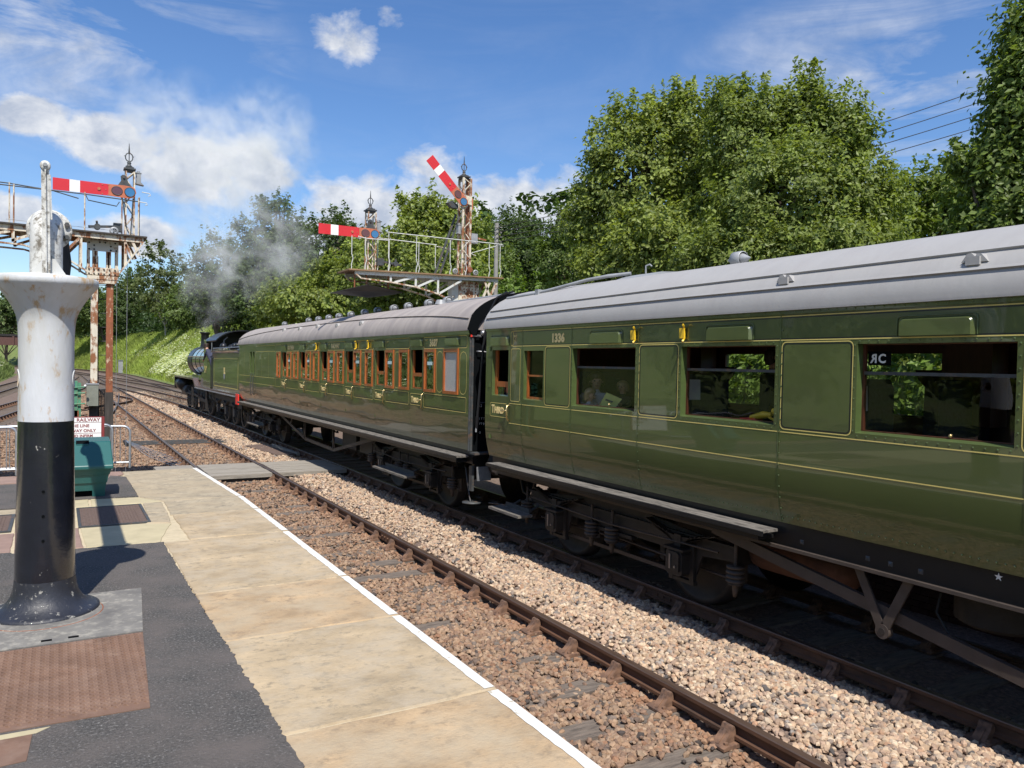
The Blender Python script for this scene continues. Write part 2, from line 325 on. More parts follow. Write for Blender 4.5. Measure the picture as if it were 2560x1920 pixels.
def glassmat(name, tint, amt, rough=.0):
    m = bpy.data.materials.new(name); m.use_nodes = True; t = m.node_tree; n = t.nodes; l = t.links
    n.remove(n['Principled BSDF']); g = n.new('ShaderNodeBsdfGlossy'); g.inputs['Roughness'].default_value = .01
    tr = n.new('ShaderNodeBsdfTransparent'); tr.inputs[0].default_value = (*tint, 1)
    co = n.new('ShaderNodeTexCoord'); no = n.new('ShaderNodeTexNoise'); no.inputs['Scale'].default_value = 1.3; l.new(co.outputs['Object'], no.inputs[0])
    bp = n.new('ShaderNodeBump'); bp.inputs['Distance'].default_value = .004; l.new(no.outputs[0], bp.inputs['Height']); l.new(bp.outputs[0], g.inputs['Normal'])
    fr = n.new('ShaderNodeFresnel'); fr.inputs[0].default_value = 1.5
    ma = n.new('ShaderNodeMath'); ma.operation = 'MULTIPLY_ADD'; l.new(fr.outputs[0], ma.inputs[0]); ma.inputs[1].default_value = amt; ma.inputs[2].default_value = .03
    mx = n.new('ShaderNodeMixShader'); l.new(ma.outputs[0], mx.inputs[0]); l.new(tr.outputs[0], mx.inputs[1]); l.new(g.outputs[0], mx.inputs[2])
    l.new(mx.outputs[0], n['Material Output'].inputs[0]); return m
M_['glass'] = glassmat('window_glass', (.93, .94, .94), .32)
M_['glass2'] = glassmat('dusty_window_glass', (.30, .34, .30), 3.6)
M_['frost'] = mat('frosted_glass', (.42, .42, .40), .35, var=.12, scale=40, bump=.001, bscale=60)

FONT = None
def text(s, name, m, parent, size, origin, right=(0, -1, 0), upv=(0, 0, 1), align='LEFT', sx=1.0, ext=.001, mirror=False, bold=0.):
    cu = bpy.data.curves.new(name, 'FONT'); cu.body = s; cu.size = size; cu.extrude = ext; cu.align_x = align; cu.offset = bold; cu.resolution_u = 3
    tmp = bpy.data.objects.new('tmp_text', cu); COL.objects.link(tmp); dg = bpy.context.evaluated_depsgraph_get(); dg.update()
    me = bpy.data.meshes.new_from_object(tmp.evaluated_get(dg)); bpy.data.objects.remove(tmp)
    R = Vector(right).normalized(); U = Vector(upv).normalized(); Nn = R.cross(U); O = Vector(origin)-(ORG[parent.name] if parent else Vector((0, 0, 0)))
    for v in me.vertices:
        x = v.co.x*sx*(-1 if mirror else 1); v.co = O+R*x+U*v.co.y+Nn*v.co.z
    me.materials.clear(); me.materials.append(m); me.name = name
    if mirror: me.flip_normals()
    return link(name, me, parent)
# ================================================================== SETTING
def off(Y):      # sideways shift of the line as it curves away to the left
    Y = np.asarray(Y, float); return -np.clip(Y-120, 0, 230)**2/800.0 - np.clip(Y-350, 0, None)*.575
def vnoise(x, y, s, seed=0):     # smooth value noise, numpy
    r = np.random.default_rng(seed).random((64, 64)); x = np.asarray(x)/s+100; y = np.asarray(y)/s+100
    xi = np.floor(x).astype(int); yi = np.floor(y).astype(int); fx = x-xi; fy = y-yi; fx = fx*fx*(3-2*fx); fy = fy*fy*(3-2*fy)
    g = lambda a, b: r[a % 64, b % 64]
    return (g(xi, yi)*(1-fx)+g(xi+1, yi)*fx)*(1-fy)+(g(xi, yi+1)*(1-fx)+g(xi+1, yi+1)*fx)*fy-.5
def sstep(x, a, b): t = np.clip((x-a)/(b-a), 0, 1); return t*t*(3-2*t)
def H(X, Y):
    X = np.asarray(X, float); Y = np.asarray(Y, float); u = X-off(Y)
    top = 4.3+3.0*sstep(Y, 35, 75)
    t = np.clip((u-10.7)/7.6, 0, 1); s = t*(1.15-.15*t)
    right = top*s+np.clip(u-18.3, 0, 90)*.10+sstep(u, 60, 260)*26
    lt = 5.6*sstep(Y, 30, 60); left = lt*np.clip((-u-5.2)/6.8, 0, 1)+sstep(-u, 14, 60)*6+sstep(-u, 60, 260)*22
    far = sstep(Y, 300, 700)*7
    n = (vnoise(X, Y, 3.1, 1)*.45+vnoise(X, Y, 9, 2)*.9)*np.clip((np.abs(u-2.7)-8.2)/5, 0, 1)
    return -.33+right+left+n+far
def grid(xs, ys, hf):
    Xg, Yg = np.meshgrid(xs, ys); Z = hf(Xg, Yg); V = np.stack([Xg, Yg, Z], -1).reshape(-1, 3); nx, ny = len(xs), len(ys)
    i = np.arange(nx-1)[None, :]+np.arange(ny-1)[:, None]*nx
    return V, np.stack([i, i+1, i+nx+1, i+nx], -1).reshape(-1, 4)
xs = np.concatenate([[-1500, -700, -400, -260, -180, -120, -90, -70, -55, -44], np.arange(-36, 60, 1.0), [63, 70, 80, 95, 115, 145, 190, 260, 400, 700, 1500]])
ys = np.concatenate([[-1200, -500, -250, -120, -70], np.arange(-40, 60, 1.5), np.arange(60, 240, 2.5), [245, 260, 280, 310, 350, 400, 480, 600, 900, 1800]])
V, F = grid(xs, ys, H)
npmesh('ground', V, F, M_['turf'], kind='structure', smooth=True)

def hb(X, Y):    # top of the ballast
    X = np.asarray(X, float); Y = np.asarray(Y, float)
    z = -.205+.085*sstep(X, 4.62, 4.95)*(1-sstep(X, 5.72, 6.08))*(1-sstep(Y, 30, 45))
    return z+vnoise(X, Y, .35, 5)*.035+vnoise(X, Y, .12, 6)*.015
ysb = np.concatenate([np.arange(-6, 26, .16), np.arange(26, 60, .6), np.arange(60, 420, 3)])
us = np.concatenate([np.arange(-6.4, 1.9, .5), np.arange(1.9, 7.0, .13), np.arange(7, 11.6, .5)])
Ug, Yg = np.meshgrid(us, ysb); Xg = Ug+off(Yg)
edge = np.clip(np.minimum(Ug+6.4, 11.5-Ug)/.6, 0, 1)
Zg = hb(Ug, Yg)-.015-.25*(1-edge)
V = np.stack([Xg, Yg, Zg], -1).reshape(-1, 3); nx = len(us); i = np.arange(nx-1)[None, :]+np.arange(len(ysb)-1)[:, None]*nx
npmesh('ballast_bed', V, np.stack([i, i+1, i+nx+1, i+nx], -1).reshape(-1, 4), M_['bed'], kind='structure', smooth=True)

ICO_V = None
def ico():
    p = (1+5**.5)/2; v = np.array([(-1, p, 0), (1, p, 0), (-1, -p, 0), (1, -p, 0), (0, -1, p), (0, 1, p), (0, -1, -p), (0, 1, -p), (p, 0, -1), (p, 0, 1), (-p, 0, -1), (-p, 0, 1)])/1.902
    f = np.array([(0, 11, 5), (0, 5, 1), (0, 1, 7), (0, 7, 10), (0, 10, 11), (1, 5, 9), (5, 11, 4), (11, 10, 2), (10, 7, 6), (7, 1, 8), (3, 9, 4), (3, 4, 2), (3, 2, 6), (3, 6, 8), (3, 8, 9), (4, 9, 5), (2, 4, 11), (6, 2, 10), (8, 6, 7), (9, 8, 1)])
    return v, f
OCT_V = np.array([(1, 0, 0), (-1, 0, 0), (0, 1, 0), (0, -1, 0), (0, 0, 1), (0, 0, -1)], float)
OCT_F = np.array([(0, 2, 4), (2, 1, 4), (1, 3, 4), (3, 0, 4), (2, 0, 5), (1, 2, 5), (3, 1, 5), (0, 3, 5)])
def rotmats(n, rng):
    q = rng.normal(size=(n, 4)); q /= np.linalg.norm(q, axis=1)[:, None]; a, b, c, d = q.T
    return np.stack([np.stack([1-2*(c*c+d*d), 2*(b*c-a*d), 2*(b*d+a*c)], -1), np.stack([2*(b*c+a*d), 1-2*(b*b+d*d), 2*(c*d-a*b)], -1), np.stack([2*(b*d-a*c), 2*(c*d+a*b), 1-2*(b*b+c*c)], -1)], 1)
PAL = np.array([(.48, .365, .26), (.41, .305, .23), (.52, .42, .31), (.34, .26, .205), (.45, .37, .285), (.27, .23, .20), (.56, .48, .375), (.10, .095, .095), (.40, .26, .175), (.30, .28, .26)])*np.array([.97, .905, .84])
def stones(name, P, r, base, tint, rng, jit=.22):
    bv, bf = base; n = len(P); R = rotmats(n, rng)
    sc_ = r[:, None]*rng.uniform(.65, 1.25, (n, 3)); v = bv[None]*(1+rng.uniform(-jit, jit, (n, len(bv), 1)))
    v = v*sc_[:, None, :]; v = np.einsum('nij,nkj->nki', R, v); v[:, :, 2] *= .85; v += P[:, None, :]
    f = (bf[None]+(np.arange(n)*len(bv))[:, None, None]).reshape(-1, 3)
    c = np.repeat(tint, len(bv), 0)
    return npmesh(name, v.reshape(-1, 3), f, M_['stone'], kind='stuff', col=c)
SL0, SLD = 4.125, .68       # the sleeper rhythm
def sleeper_mask(Y, y0): d = np.abs((Y-y0+SLD/2) % SLD-SLD/2); return d < .125
def scatter(name, x0, x1, y0, y1, dens, rmin, rmax, base, rng, rails=(2.91, 4.415, 6.22, 7.725)):
    n = int((x1-x0)*(y1-y0)*dens); X = rng.uniform(x0, x1, n); Y = rng.uniform(y0, y1, n)
    keep = np.ones(n, bool)
    for rx in rails: keep &= np.abs(X-rx) > .055
    near = sleeper_mask(Y, SL0)
    s1 = near & (X > 2.3) & (X < 4.98); patch = vnoise(X, Y, .5, 11)
    keep &= ~(s1 & (rng.random(n) < np.where(X < 4.4, .62, .35)+patch*1.3))
    s2 = sleeper_mask(Y, 5.253) & (X > 5.72) & (X < 8.2); keep &= ~(s2 & (rng.random(n) < .55+patch*1.5))
    X, Y, near = X[keep], Y[keep], near[keep]; n = len(X); r = rng.uniform(rmin, rmax, n); Z = hb(X, Y)+r*rng.uniform(-.1, .55, n)+np.where(near & (X < 4.5), .018, 0)
    t = PAL[rng.choice(len(PAL), n, p=[.2, .16, .16, .12, .12, .07, .06, .03, .05, .03])]*rng.uniform(.8, 1.15, (n, 1))
    old = np.clip(1-sstep(X, 4.3, 4.7), 0, 1)[:, None]              # years of brake dust between the platform and the far rail
    t = t*(1-old*(1-np.array([.64, .57, .53])))
    rs = (np.exp(-((X-4.36)/.16)**2)*.6*(rng.random(n) < .8))[:, None]; t = t*(1-rs)+np.array([.30, .15, .075])*rs
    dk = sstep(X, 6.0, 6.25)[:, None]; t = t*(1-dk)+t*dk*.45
    return stones(name, np.stack([X, Y, Z], -1), r, base, t, rng)
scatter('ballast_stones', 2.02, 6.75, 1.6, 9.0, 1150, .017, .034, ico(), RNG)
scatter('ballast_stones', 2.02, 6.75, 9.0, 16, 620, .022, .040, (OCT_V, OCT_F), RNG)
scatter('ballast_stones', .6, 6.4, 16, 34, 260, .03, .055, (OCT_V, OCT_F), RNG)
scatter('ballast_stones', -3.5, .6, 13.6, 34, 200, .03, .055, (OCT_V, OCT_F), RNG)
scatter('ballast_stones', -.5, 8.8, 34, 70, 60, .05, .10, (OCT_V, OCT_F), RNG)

# ---- tracks
PROF = [(-.035, 0), (-.030, .0), (.030, 0), (.035, -.008), (.035, -.036), (.012, -.048), (.011, -.108), (.035, -.120), (.035, -.143), (-.035, -.143), (-.035, -.120), (-.011, -.108), (-.012, -.048), (-.035, -.036), (-.035, -.008)]
PROF = [(-.030, 0), (.030, 0), (.035, -.007), (.035, -.036), (.011, -.050), (.011, -.104), (.035, -.118), (.035, -.143), (-.035, -.143), (-.035, -.118), (-.011, -.104), (-.011, -.050), (-.035, -.036), (-.035, -.007)]
def rail_mesh(pts, name, parent):
    m = MB(); n = len(PROF); vs = []
    for i, p in enumerate(pts):
        a = Vector(pts[max(0, i-1)]); b = Vector(pts[min(len(pts)-1, i+1)]); d = (b-a).normalized(); s_ = Vector((d.y, -d.x, 0))
        for x, z in PROF: vs.append((p[0]+s_.x*x, p[1]+s_.y*x, z))
    fs = []; ms = []
    for i in range(len(pts)-1):
        for k in range(n): fs.append((i*n+k, (i+1)*n+k, (i+1)*n+(k+1) % n, i*n+(k+1) % n)); ms.append(1 if k in (0, 1, 13) else 0)
    m.add(vs, fs); m.m = ms; m.sm = [False]*len(fs)
    m.add(vs[:n], [tuple(range(n))]); m.add(vs[-n:], [tuple(range(n))[::-1]])
    return m.build(name, [M_['rail'], M_['railtop']], parent)
def sleeper_proto(parent, L_=2.6, name='sleeper'):
    m = MB(); m.prism([(-L_/2, -.33), (L_/2, -.33), (L_/2, -.192), (L_/2-.01, -.187), (-L_/2+.01, -.187), (-L_/2, -.192)], -.122, .122, 'y')
    return m.build(name, M_['sleeper'], parent, org=(0, 0, 0))
def chair_proto(parent):
    m = MB()
    m.prism([(-.19, -.187), (.19, -.187), (.19, -.168), (.15, -.158), (-.15, -.158), (-.19, -.168)], -.095, .095, 'y')
    for s_ in (-1, 1):
        m.prism([(s_*.036, -.16), (s_*.155, -.16), (s_*.085, -.095), (s_*.062, -.045), (s_*.040, -.042), (s_*.018, -.075), (s_*.018, -.10), (s_*.036, -.12)][::s_], -.05, .05, 'y')
        m.prism([(s_*.10, -.16), (s_*.17, -.16), (s_*.07, -.07)][::s_], -.014, .014, 'y')
        m.cyl((s_*.135, .062*s_, -.162), (s_*.135, .062*s_, -.140), .017, n=6)
    return m.build('rail_chair', M_['chair'], parent, org=(0, 0, 0))
def place(o, parent, x, y, rz=0, first=[None]):
    c = o.copy(); COL.objects.link(c); c.parent = parent; c.location = (x, y, 0); c.rotation_euler = (0, 0, rz); ORG[c.name] = Vector((0, 0, 0)); return c
def track(name, cf, y0, y1, sl_y0=None, sl_near=60, chairs_to=45, ch_from=None, step=3.0, gauge=.7525):
    t = thing(name, None, None); t['kind'] = 'structure'
    Y = np.concatenate([np.arange(y0, min(y1, 40), 4.0), np.arange(max(y0, 40), y1+.1, step)]) if y0 < 40 else np.arange(y0, y1+.1, step)
    C_ = [(cf(y), y, 0) for y in Y]
    for s_ in (-1, 1):
        P = []
        for i, c in enumerate(C_):
            a = Vector(C_[max(0, i-1)]); b = Vector(C_[min(len(C_)-1, i+1)]); d = (b-a).normalized(); P.append((c[0]+d.y*gauge*s_, c[1]-d.x*gauge*s_, 0))
        rail_mesh(P, 'rail', t)
    sp = sleeper_proto(t); cp = chair_proto(t); used = [False, False]
    yy = sl_y0; far = MB()
    while yy < y1-.3:
        if yy > y0:
            a = math.atan2(cf(yy+.5)-cf(yy-.5), 1.0); x = cf(yy)
            if yy < sl_near:
                o = sp if not used[0] else place(sp, t, 0, 0); used[0] = True
                o.location = (x+random.uniform(-.05, .05), yy, random.uniform(-.012, .004)); o.rotation_euler = (0, 0, -a+random.uniform(-.012, .012))
            else: far.bar((x-1.3, yy, -.25), (x+1.3, yy, -.25), .24, .14)
            if yy < chairs_to:
                for s_ in (-1, 1):
                    o = cp if not used[1] else place(cp, t, 0, 0); used[1] = True
                    o.location = (x+gauge*s_*math.cos(a), yy-gauge*s_*math.sin(a)*0, 0); o.rotation_euler = (0, 0, -a)
            elif yy < 150:
                for s_ in (-1, 1): far.box(x+gauge*s_-.12, x+gauge*s_+.12, yy-.07, yy+.07, -.19, -.10)
        yy += SLD
    if not used[0]: bpy.data.objects.remove(sp)
    if not used[1]: bpy.data.objects.remove(cp)
    if far.v: far.build('sleepers_far_down_the_line', M_['sleeper'], t, kind='stuff').name = 'distant_sleepers'
    return t
fo = lambda y: float(off(y))
T1 = track('platform_track', lambda y: 3.6625+fo(y), -4, 330, SL0-SLD*12, 75, 60)
T2 = track('train_track', lambda y: 6.97-float(sstep(y, 40, 112))*3.31 if y < 112 else 3.66, -4, 96, 5.253-SLD*14, 70, 62)
T3 = track('outer_track', lambda y: 9.15+fo(y)+4*float(sstep(-y, -62, -24)), 26, 330, 26, 40, 30)
T4 = track('crossover_track', lambda y: 9.15-5.49*float(sstep(y, 62, 150))+fo(y), 64, 148, 64.3, 64, 64)
T5 = track('left_siding_track', lambda y: -2.35+.0*y-(-.115)*(y-44)-max(0, y-75)*.07+fo(y), 12, 118, 14, 60, 60)
T6 = track('far_left_track', lambda y: -5.6+.05*(y-40)+fo(y), 13, 200, 14, 50, 50)
fp = MB()
for X, Y in ((6.22, 6.85), (4.415, 11.2)):
    for s_ in (-1, 1):
        fp.box(X+s_*.012, X+s_*.034, Y-.23, Y+.23, -.112, -.045)
        for k in (-.17, -.06, .06, .17): fp.cyl((X+s_*.03, Y+k, -.078), (X+s_*.052, Y+k, -.078), .016, n=6)
fp.build('fishplate', M_['rail'], T2)
# curved point blade crossing at the toe of the far turnout
m = MB(); pts = [(1.2, 46.2), (2.4, 48.5), (3.3, 50.8), (4.0, 53.4), (4.15, 55.5), (4.0, 57.6), (3.5, 60.5)]
rail_mesh([(a, b, 0) for a, b in pts], 'point_rail', T1)
rail_mesh([(2.3, 42, 0), (2.95, 49.2, 0), (3.4, 56, 0), (3.9, 64, 0)], 'check_rail', T1)
# white weathered timber strip and rodding across the lines
m = MB(); m.bar((.4, 40.5, -.14), (6.0, 41.0, -.14), .10, .05); m.build('orange_cable_trough', M_['rust'], T1).name = 'rusty_tie_bar'
def rodding():
    t = thing('point_rodding', 'bundle of grey steel rods crossing under the rails beyond the boards', 'point rods', (2.0, 27.5, -.1))
    for k in range(4): MB().tube([(1.95, 27.0+k*.35, -.12), (6.0, 27.0+k*.35, -.12)], .02, 6).build('rod', M_['iron'], t)
    MB().bar((1.9, 26.9, -.25), (1.9, 28.2, -.25), .12, .35).build('stool', M_['under'], t)
    m = MB()
    for k in range(5): m.tube([(1.9, 27.2+k*.15, -.05), (2.2+.12*k, 24, -.14), (2.7+.12*k, 21, -.17)], .008, 5)
    m.build('signal_wires', M_['galv'], t)
rodding()
t = thing('board_crossing', 'weathered grey board walkway laid across the lines past the platform end', 'walkway', (4.4, 19.2, -.05))
for xa, xb in ((2.0, 2.85), (2.98, 4.345), (4.49, 6.14)):
    for k in range(6): MB().box(xa, xb, 18.42+k*.345, 18.42+k*.345+.335, -.10, -.008+random.uniform(-.006, .004)).build('plank', M_['gwood'], t)
    MB().box(xa+.06, xb-.06, 18.5, 18.62, -.22, -.10).build('bearer', M_['dwood'], t)
t = thing('trackside_board', 'flat brown board lying on the ballast between the tracks beyond the crossing', 'board', (5.45, 23.8, -.1))
m = MB(); m.prism([(5.1, 25.2), (5.6, 25.4), (5.95, 22.4), (5.4, 22.3)], -.10, -.06, 'z'); m.build('panel', M_['drain'], t)
MB().bar((5.95, 25.2, -.08), (6.02, 22.4, -.08), .08, .08).build('edge_timber', M_['gwood'], t)

# ---- platform
PF = thing('platform', None, None); PF['kind'] = 'structure'
m = MB(); m.box(-16, 1.86, -12, 12.9, -.4, .905); m.build('platform_body', M_['mortar'], PF)
m = MB()
for r in range(11):
    for k in range(66):
        y = -1+k*.232+(r % 2)*.116
        if y < 12.6: m.box(1.86, 1.885, y, y+.222, -.28+r*.1, -.19+r*.1)
m.build('platform_face_bricks', M_['brick'], PF, kind='stuff')
def slab(poly, mtl, z=.915, th=.075, name='paving_slab', rough=.006, seed=0, parent=None):
    # a flagstone with a softened, slightly chipped arris
    rng = random.Random(seed*13+7); P = []
    n = len(poly)
    for i in range(n):
        a = Vector(poly[i]+(0,)); b = Vector(poly[(i+1) % n]+(0,)); k = max(2, int((b-a).length/.09))
        for j in range(k): q = a.lerp(b, j/k); P.append((q.x+rng.uniform(-rough, rough), q.y+rng.uniform(-rough, rough)))
    c = (sum(p[0] for p in P)/len(P), sum(p[1] for p in P)/len(P)); ins = []
    for i, p in enumerate(P):
        a, b = P[i-1], P[(i+1) % len(P)]; d = Vector((b[0]-a[0], b[1]-a[1])).normalized(); nn = Vector((-d.y, d.x))
        if nn.dot(Vector((c[0]-p[0], c[1]-p[1]))) < 0: nn = -nn
        ins.append((p[0]+nn.x*.008, p[1]+nn.y*.008))
    K = len(P); m = MB()
    m.add([(p[0], p[1], z-th) for p in P]+[(p[0], p[1], z-.009) for p in P]+[(p[0], p[1], z) for p in ins],
          [(i, (i+1) % K, K+(i+1) % K, K+i) for i in range(K)]+[(K+i, K+(i+1) % K, 2*K+(i+1) % K, 2*K+i) for i in range(K)])
    m.add([(p[0], p[1], z) for p in ins], [tuple(range(K))])
    o = m.build(name, mtl, parent or PF); return o
J = [-5.2, -3.6, -2.1, -.4, 1.1, 2.3, 3.52, 4.87, 5.955, 7.80, 9.10, 10.04, 12.92]
for i in range(len(J)-1):
    g = .007; a, b = J[i]+g, J[i+1]-g; z = .915+random.uniform(-.003, .003)
    x0 = .865 if b < 7.81 else (1.085 if b < 10.1 else .84)
    if b < 9.0 and a > 7.7: poly = [(.86, a), (2.01, a), (2.01, b), (1.05, b), (1.03, 8.65)]
    elif b > 12: poly = [(.86, a+.45), (1.09, a), (2.0, a), (1.88, b), (.84, b-.05)]
    elif b > 9.9: poly = [(1.07, a), (2.01, a), (2.01, b), (1.10, b)]
    else: poly = [(x0, a), (2.01, a), (2.01, b), (x0, b)]
    slab(poly, M_[('slab', 'slabb', 'slab', 'slabb', 'slab', 'slabb', 'slab', 'slabb', 'slab', 'slab', 'slab2', 'slab2')[i]], z, seed=i)
    m = MB(); x1 = 2.011 if b < 12 else None
    rngl = random.Random(i)
    yy = a+.012; K = int((b-a)/.05); top = []; xe = (lambda y: 2.008) if b < 12 else (lambda y: 2.0-.12*(y-a)/(b-a))
    for k in range(K+1):
        y = a+.012+(b-a-.024)*k/K; e = rngl.uniform(-.004, .004)
        top += [(xe(y)-.004, y, z+.003), (xe(y)-.066+e, y, z+.003)]
    m.add(top, [(2*k, 2*k+2, 2*k+3, 2*k+1) for k in range(K)])
    m.add([(xe(a)+.001, a+.012, z-.004), (xe(b)+.001, b-.012, z-.004), (xe(b)+.001, b-.012, z-.06), (xe(a)+.001, a+.012, z-.06)], [(0, 1, 2, 3)])
    m.build('white_edge_line', M_['whiteline'], PF)
# tarmac with a ragged edge lapping over the flags
def ragged(poly, z, name, amp=.009):
    P = []; n = len(poly); rg = random.Random(5)
    for i in range(n):
        a = Vector(poly[i]+(0,)); b = Vector(poly[(i+1) % n]+(0,)); k = max(2, int((b-a).length/.022))
        for j in range(k): q = a.lerp(b, j/k); P.append((q.x+rg.gauss(0, amp*.6), q.y+rg.gauss(0, amp*.5)))
    K = len(P); m = MB(); m.add([(p[0], p[1], z-.02) for p in P]+[(p[0], p[1], z) for p in P], [(i, (i+1) % K, K+(i+1) % K, K+i) for i in range(K)])
    m.add([(p[0], p[1], z) for p in P], [tuple(range(K))]); return m.build(name, M_['tarmac'], PF)
ragged([(.893, -8), (.895, 1.5), (.897, 3.6), (.875, 4.9), (.858, 5.95), (.846, 7.78), (-.34, 7.84), (-.34, 7.9), (-14, 7.9), (-14, -8)], .9195, 'tarmac_paving')
ragged([(-14, 10.18), (.04, 10.18), (.06, 10.56), (.86, 10.50), (.845, 12.3), (.66, 12.5), (.6, 12.1), (-14, 12.2)], .9195, 'tarmac_paving')
ragged([(-14, 12.25), (.58, 12.18), (.83, 12.55), (.83, 12.9), (-14, 12.9)], .918, 'tarmac_paving').data.materials[0] = M_['redslab']
CS = [([(.225, 7.87), (.835, 7.82), (.865, 8.0), (1.02, 8.66), (.78, 8.76), (.20, 8.79)], 'cream'), ([(-.32, 7.92), (.205, 7.88), (.185, 8.79), (-.32, 8.80)], 'redslab'),
      ([(.80, 8.80), (1.02, 8.70), (1.06, 9.30), (.85, 9.33)], 'slab2'), ([(.85, 9.36), (1.06, 9.33), (1.07, 10.02), (.87, 10.02)], 'slab2'),
      ([(.345, 10.02), (.86, 10.0), (1.07, 10.06), (.86, 10.42), (.345, 10.52)], 'cream'), ([(-.30, 10.03), (.32, 10.02), (.32, 10.52), (-.2, 10.5)], 'cream'),
      ([(-2.4, 9.86), (-.33, 9.86), (-.33, 10.15), (-2.4, 10.15)], 'slab2'), ([(-2.4, 7.95), (-.35, 7.95), (-.35, 8.78), (-2.4, 8.78)], 'redslab'),
      ([(-.86, 8.83), (-.50, 8.83), (-.43, 9.82), (-.86, 9.82)], 'cream'), ([(-.36, 8.83), (-.30, 8.83), (-.30, 9.95), (-.36, 9.95)], 'cream'), ([(-2.4, 8.83), (-.9, 8.83), (-.9, 9.82), (-2.4, 9.82)], 'redslab')]
for i, (p, k) in enumerate(CS): slab(p, M_[k], .914+random.uniform(-.002, .002), seed=40+i, rough=.005)
def cover(label, x0, x1, y0, y1, mtl, z=.916):
    t = thing('drain_cover', label, 'drain cover', ((x0+x1)/2, (y0+y1)/2, z))
    m = MB(); m.box(x0+.03, x1-.03, y0+.03, y1-.03, z-.03, z); m.build('grating', mtl, t)
    m = MB()
    for a in (x0, x1-.028): m.box(a, a+.028, y0, y1, z-.04, z+.006)
    for a in (y0, y1-.028): m.box(x0+.028, x1-.028, a, a+.028, z-.04, z+.006)
    m.build('frame', M_['iron'], t)
    m = MB(); n = int((x1-x0-.1)/.03)
    for k in range(n): m.box(x0+.05+k*.03, x0+.066+k*.03, y0+.05, y1-.05, z-.001, z+.004)
    o = m.build('bars', mtl, t, kind='stuff'); return t
cover('brown sunken drain cover between cream stones behind the column', .185, .845, 8.80, 9.93, M_['drain'])
cover('brown sunken drain cover at the left edge, left of the column', -2.0, -.385, 8.86, 9.80, M_['drain'])

# ---- plates by the column
t = thing('tread_plate', 'large reddish rusty tread plate set in the tarmac before the column', 'floor plate', (-.1, 4.68, .92))
m = MB(); m.prism([(-1.0, 4.10), (-.4, 4.13), (.395, 4.085), (.462, 5.245), (-1.0, 5.245)], .90, .9235, 'z'); m.build('plate', M_['rplate'], t)
m = MB(); k = 0
y = 4.16
while y < 5.22:
    x = -.98+(k % 2)*.022
    while x < .39+(y-4.1)*.055:
        s_ = 1 if int(round((x+2)/.022)) % 2 else -1
        dx, dy = .011, .0055*s_
        m.add([(x-dx*1.25, y-dy*1.7, .9236), (x, y-.001, .9325), (x+dx*1.25, y+dy*1.7, .9236), (x-.003, y+.0055, .9236), (x+.003, y-.0065, .9236)], [(0, 4, 1), (4, 2, 1), (2, 3, 1), (3, 0, 1)])
        x += .044
    y += .0235; k += 1
m.build('tread_pattern', M_['rplate'], t, kind='stuff')
t = thing('base_plate', 'weathered grey square steel plate under the column foot', 'floor plate', (-.06, 5.8, .92))
m = MB(); m.prism([(-.66, 5.27), (.465, 5.27), (.54, 6.265), (-.66, 6.265)], .90, .9245, 'z'); m.build('plate', M_['gplate'], t)
m = MB(); m.lathe([(.335, .0095), (.342, .0095), (.342, .004)], (-.065, 5.9, .916), 48); m.build('rust_ring', M_['rust'], t)
for x in (-.05, .09): MB().box(x-.028, x+.028, 5.315, 5.35, .921, .9252).build('lifting_slot', M_['bindark'], t)
t = thing('small_access_plate', 'small brown iron plate at the bottom left corner', 'floor plate', (-.4, 3.9, .92))
m = MB(); m.prism([(-.9, 3.72), (-.105, 3.78), (-.09, 4.035), (-.9, 4.035)], .90, .9225, 'z'); m.build('plate', M_['rplate'], t)
m = MB(); m.prism([(-.9, 4.042), (-.075, 4.042), (-.02, 4.085), (-.9, 4.115)], .90, .921, 'z'); m.build('mortar_strip', M_['cream'], t)

# added low wall past the train, hiding sunlit ground so the undersides stay dark
t = thing('added_dark_wall', 'added low dark wall beyond the train, darkening the gap beneath the coaches', 'wall', (8.95, 1, -.3))
m = MB(); m.box(8.85, 9.1, -12, 13.5, -.35, .86); m.build('wall_core', M_['brick'], t); m = MB()
for r in range(15):
    for k in range(110):
        y = -12+k*.232+(r % 2)*.116
        if y < 13.3: m.box(8.825, 8.86, y, y+.222, -.3+r*.078, -.235+r*.078)
m.build('brick_courses', M_['brick'], t, kind='stuff'); MB().box(8.78, 9.15, -12, 13.5, .86, .93).build('coping', M_['dwood'], t)
# ================================================================== WATER CRANE
CX, CY = -.065, 6.0
t = thing('water_crane', 'black and white painted iron water crane with flared top in the left foreground', 'water crane', (CX, CY, .92))
m = MB(); m.lathe([(.178, .10), (.176, .35), (.168, .8), (.162, 1.274)], (CX, CY, .916), 56)
m.build('black_shaft', M_['cblack'], t)
m = MB(); m.lathe([(.325, .008), (.322, .022), (.30, .028), (.262, .045), (.225, .075), (.198, .12), (.184, .17), (.178, .23)], (CX, CY, .916), 56)
foot = m.build('flared_foot', M_['cfoot'], t)
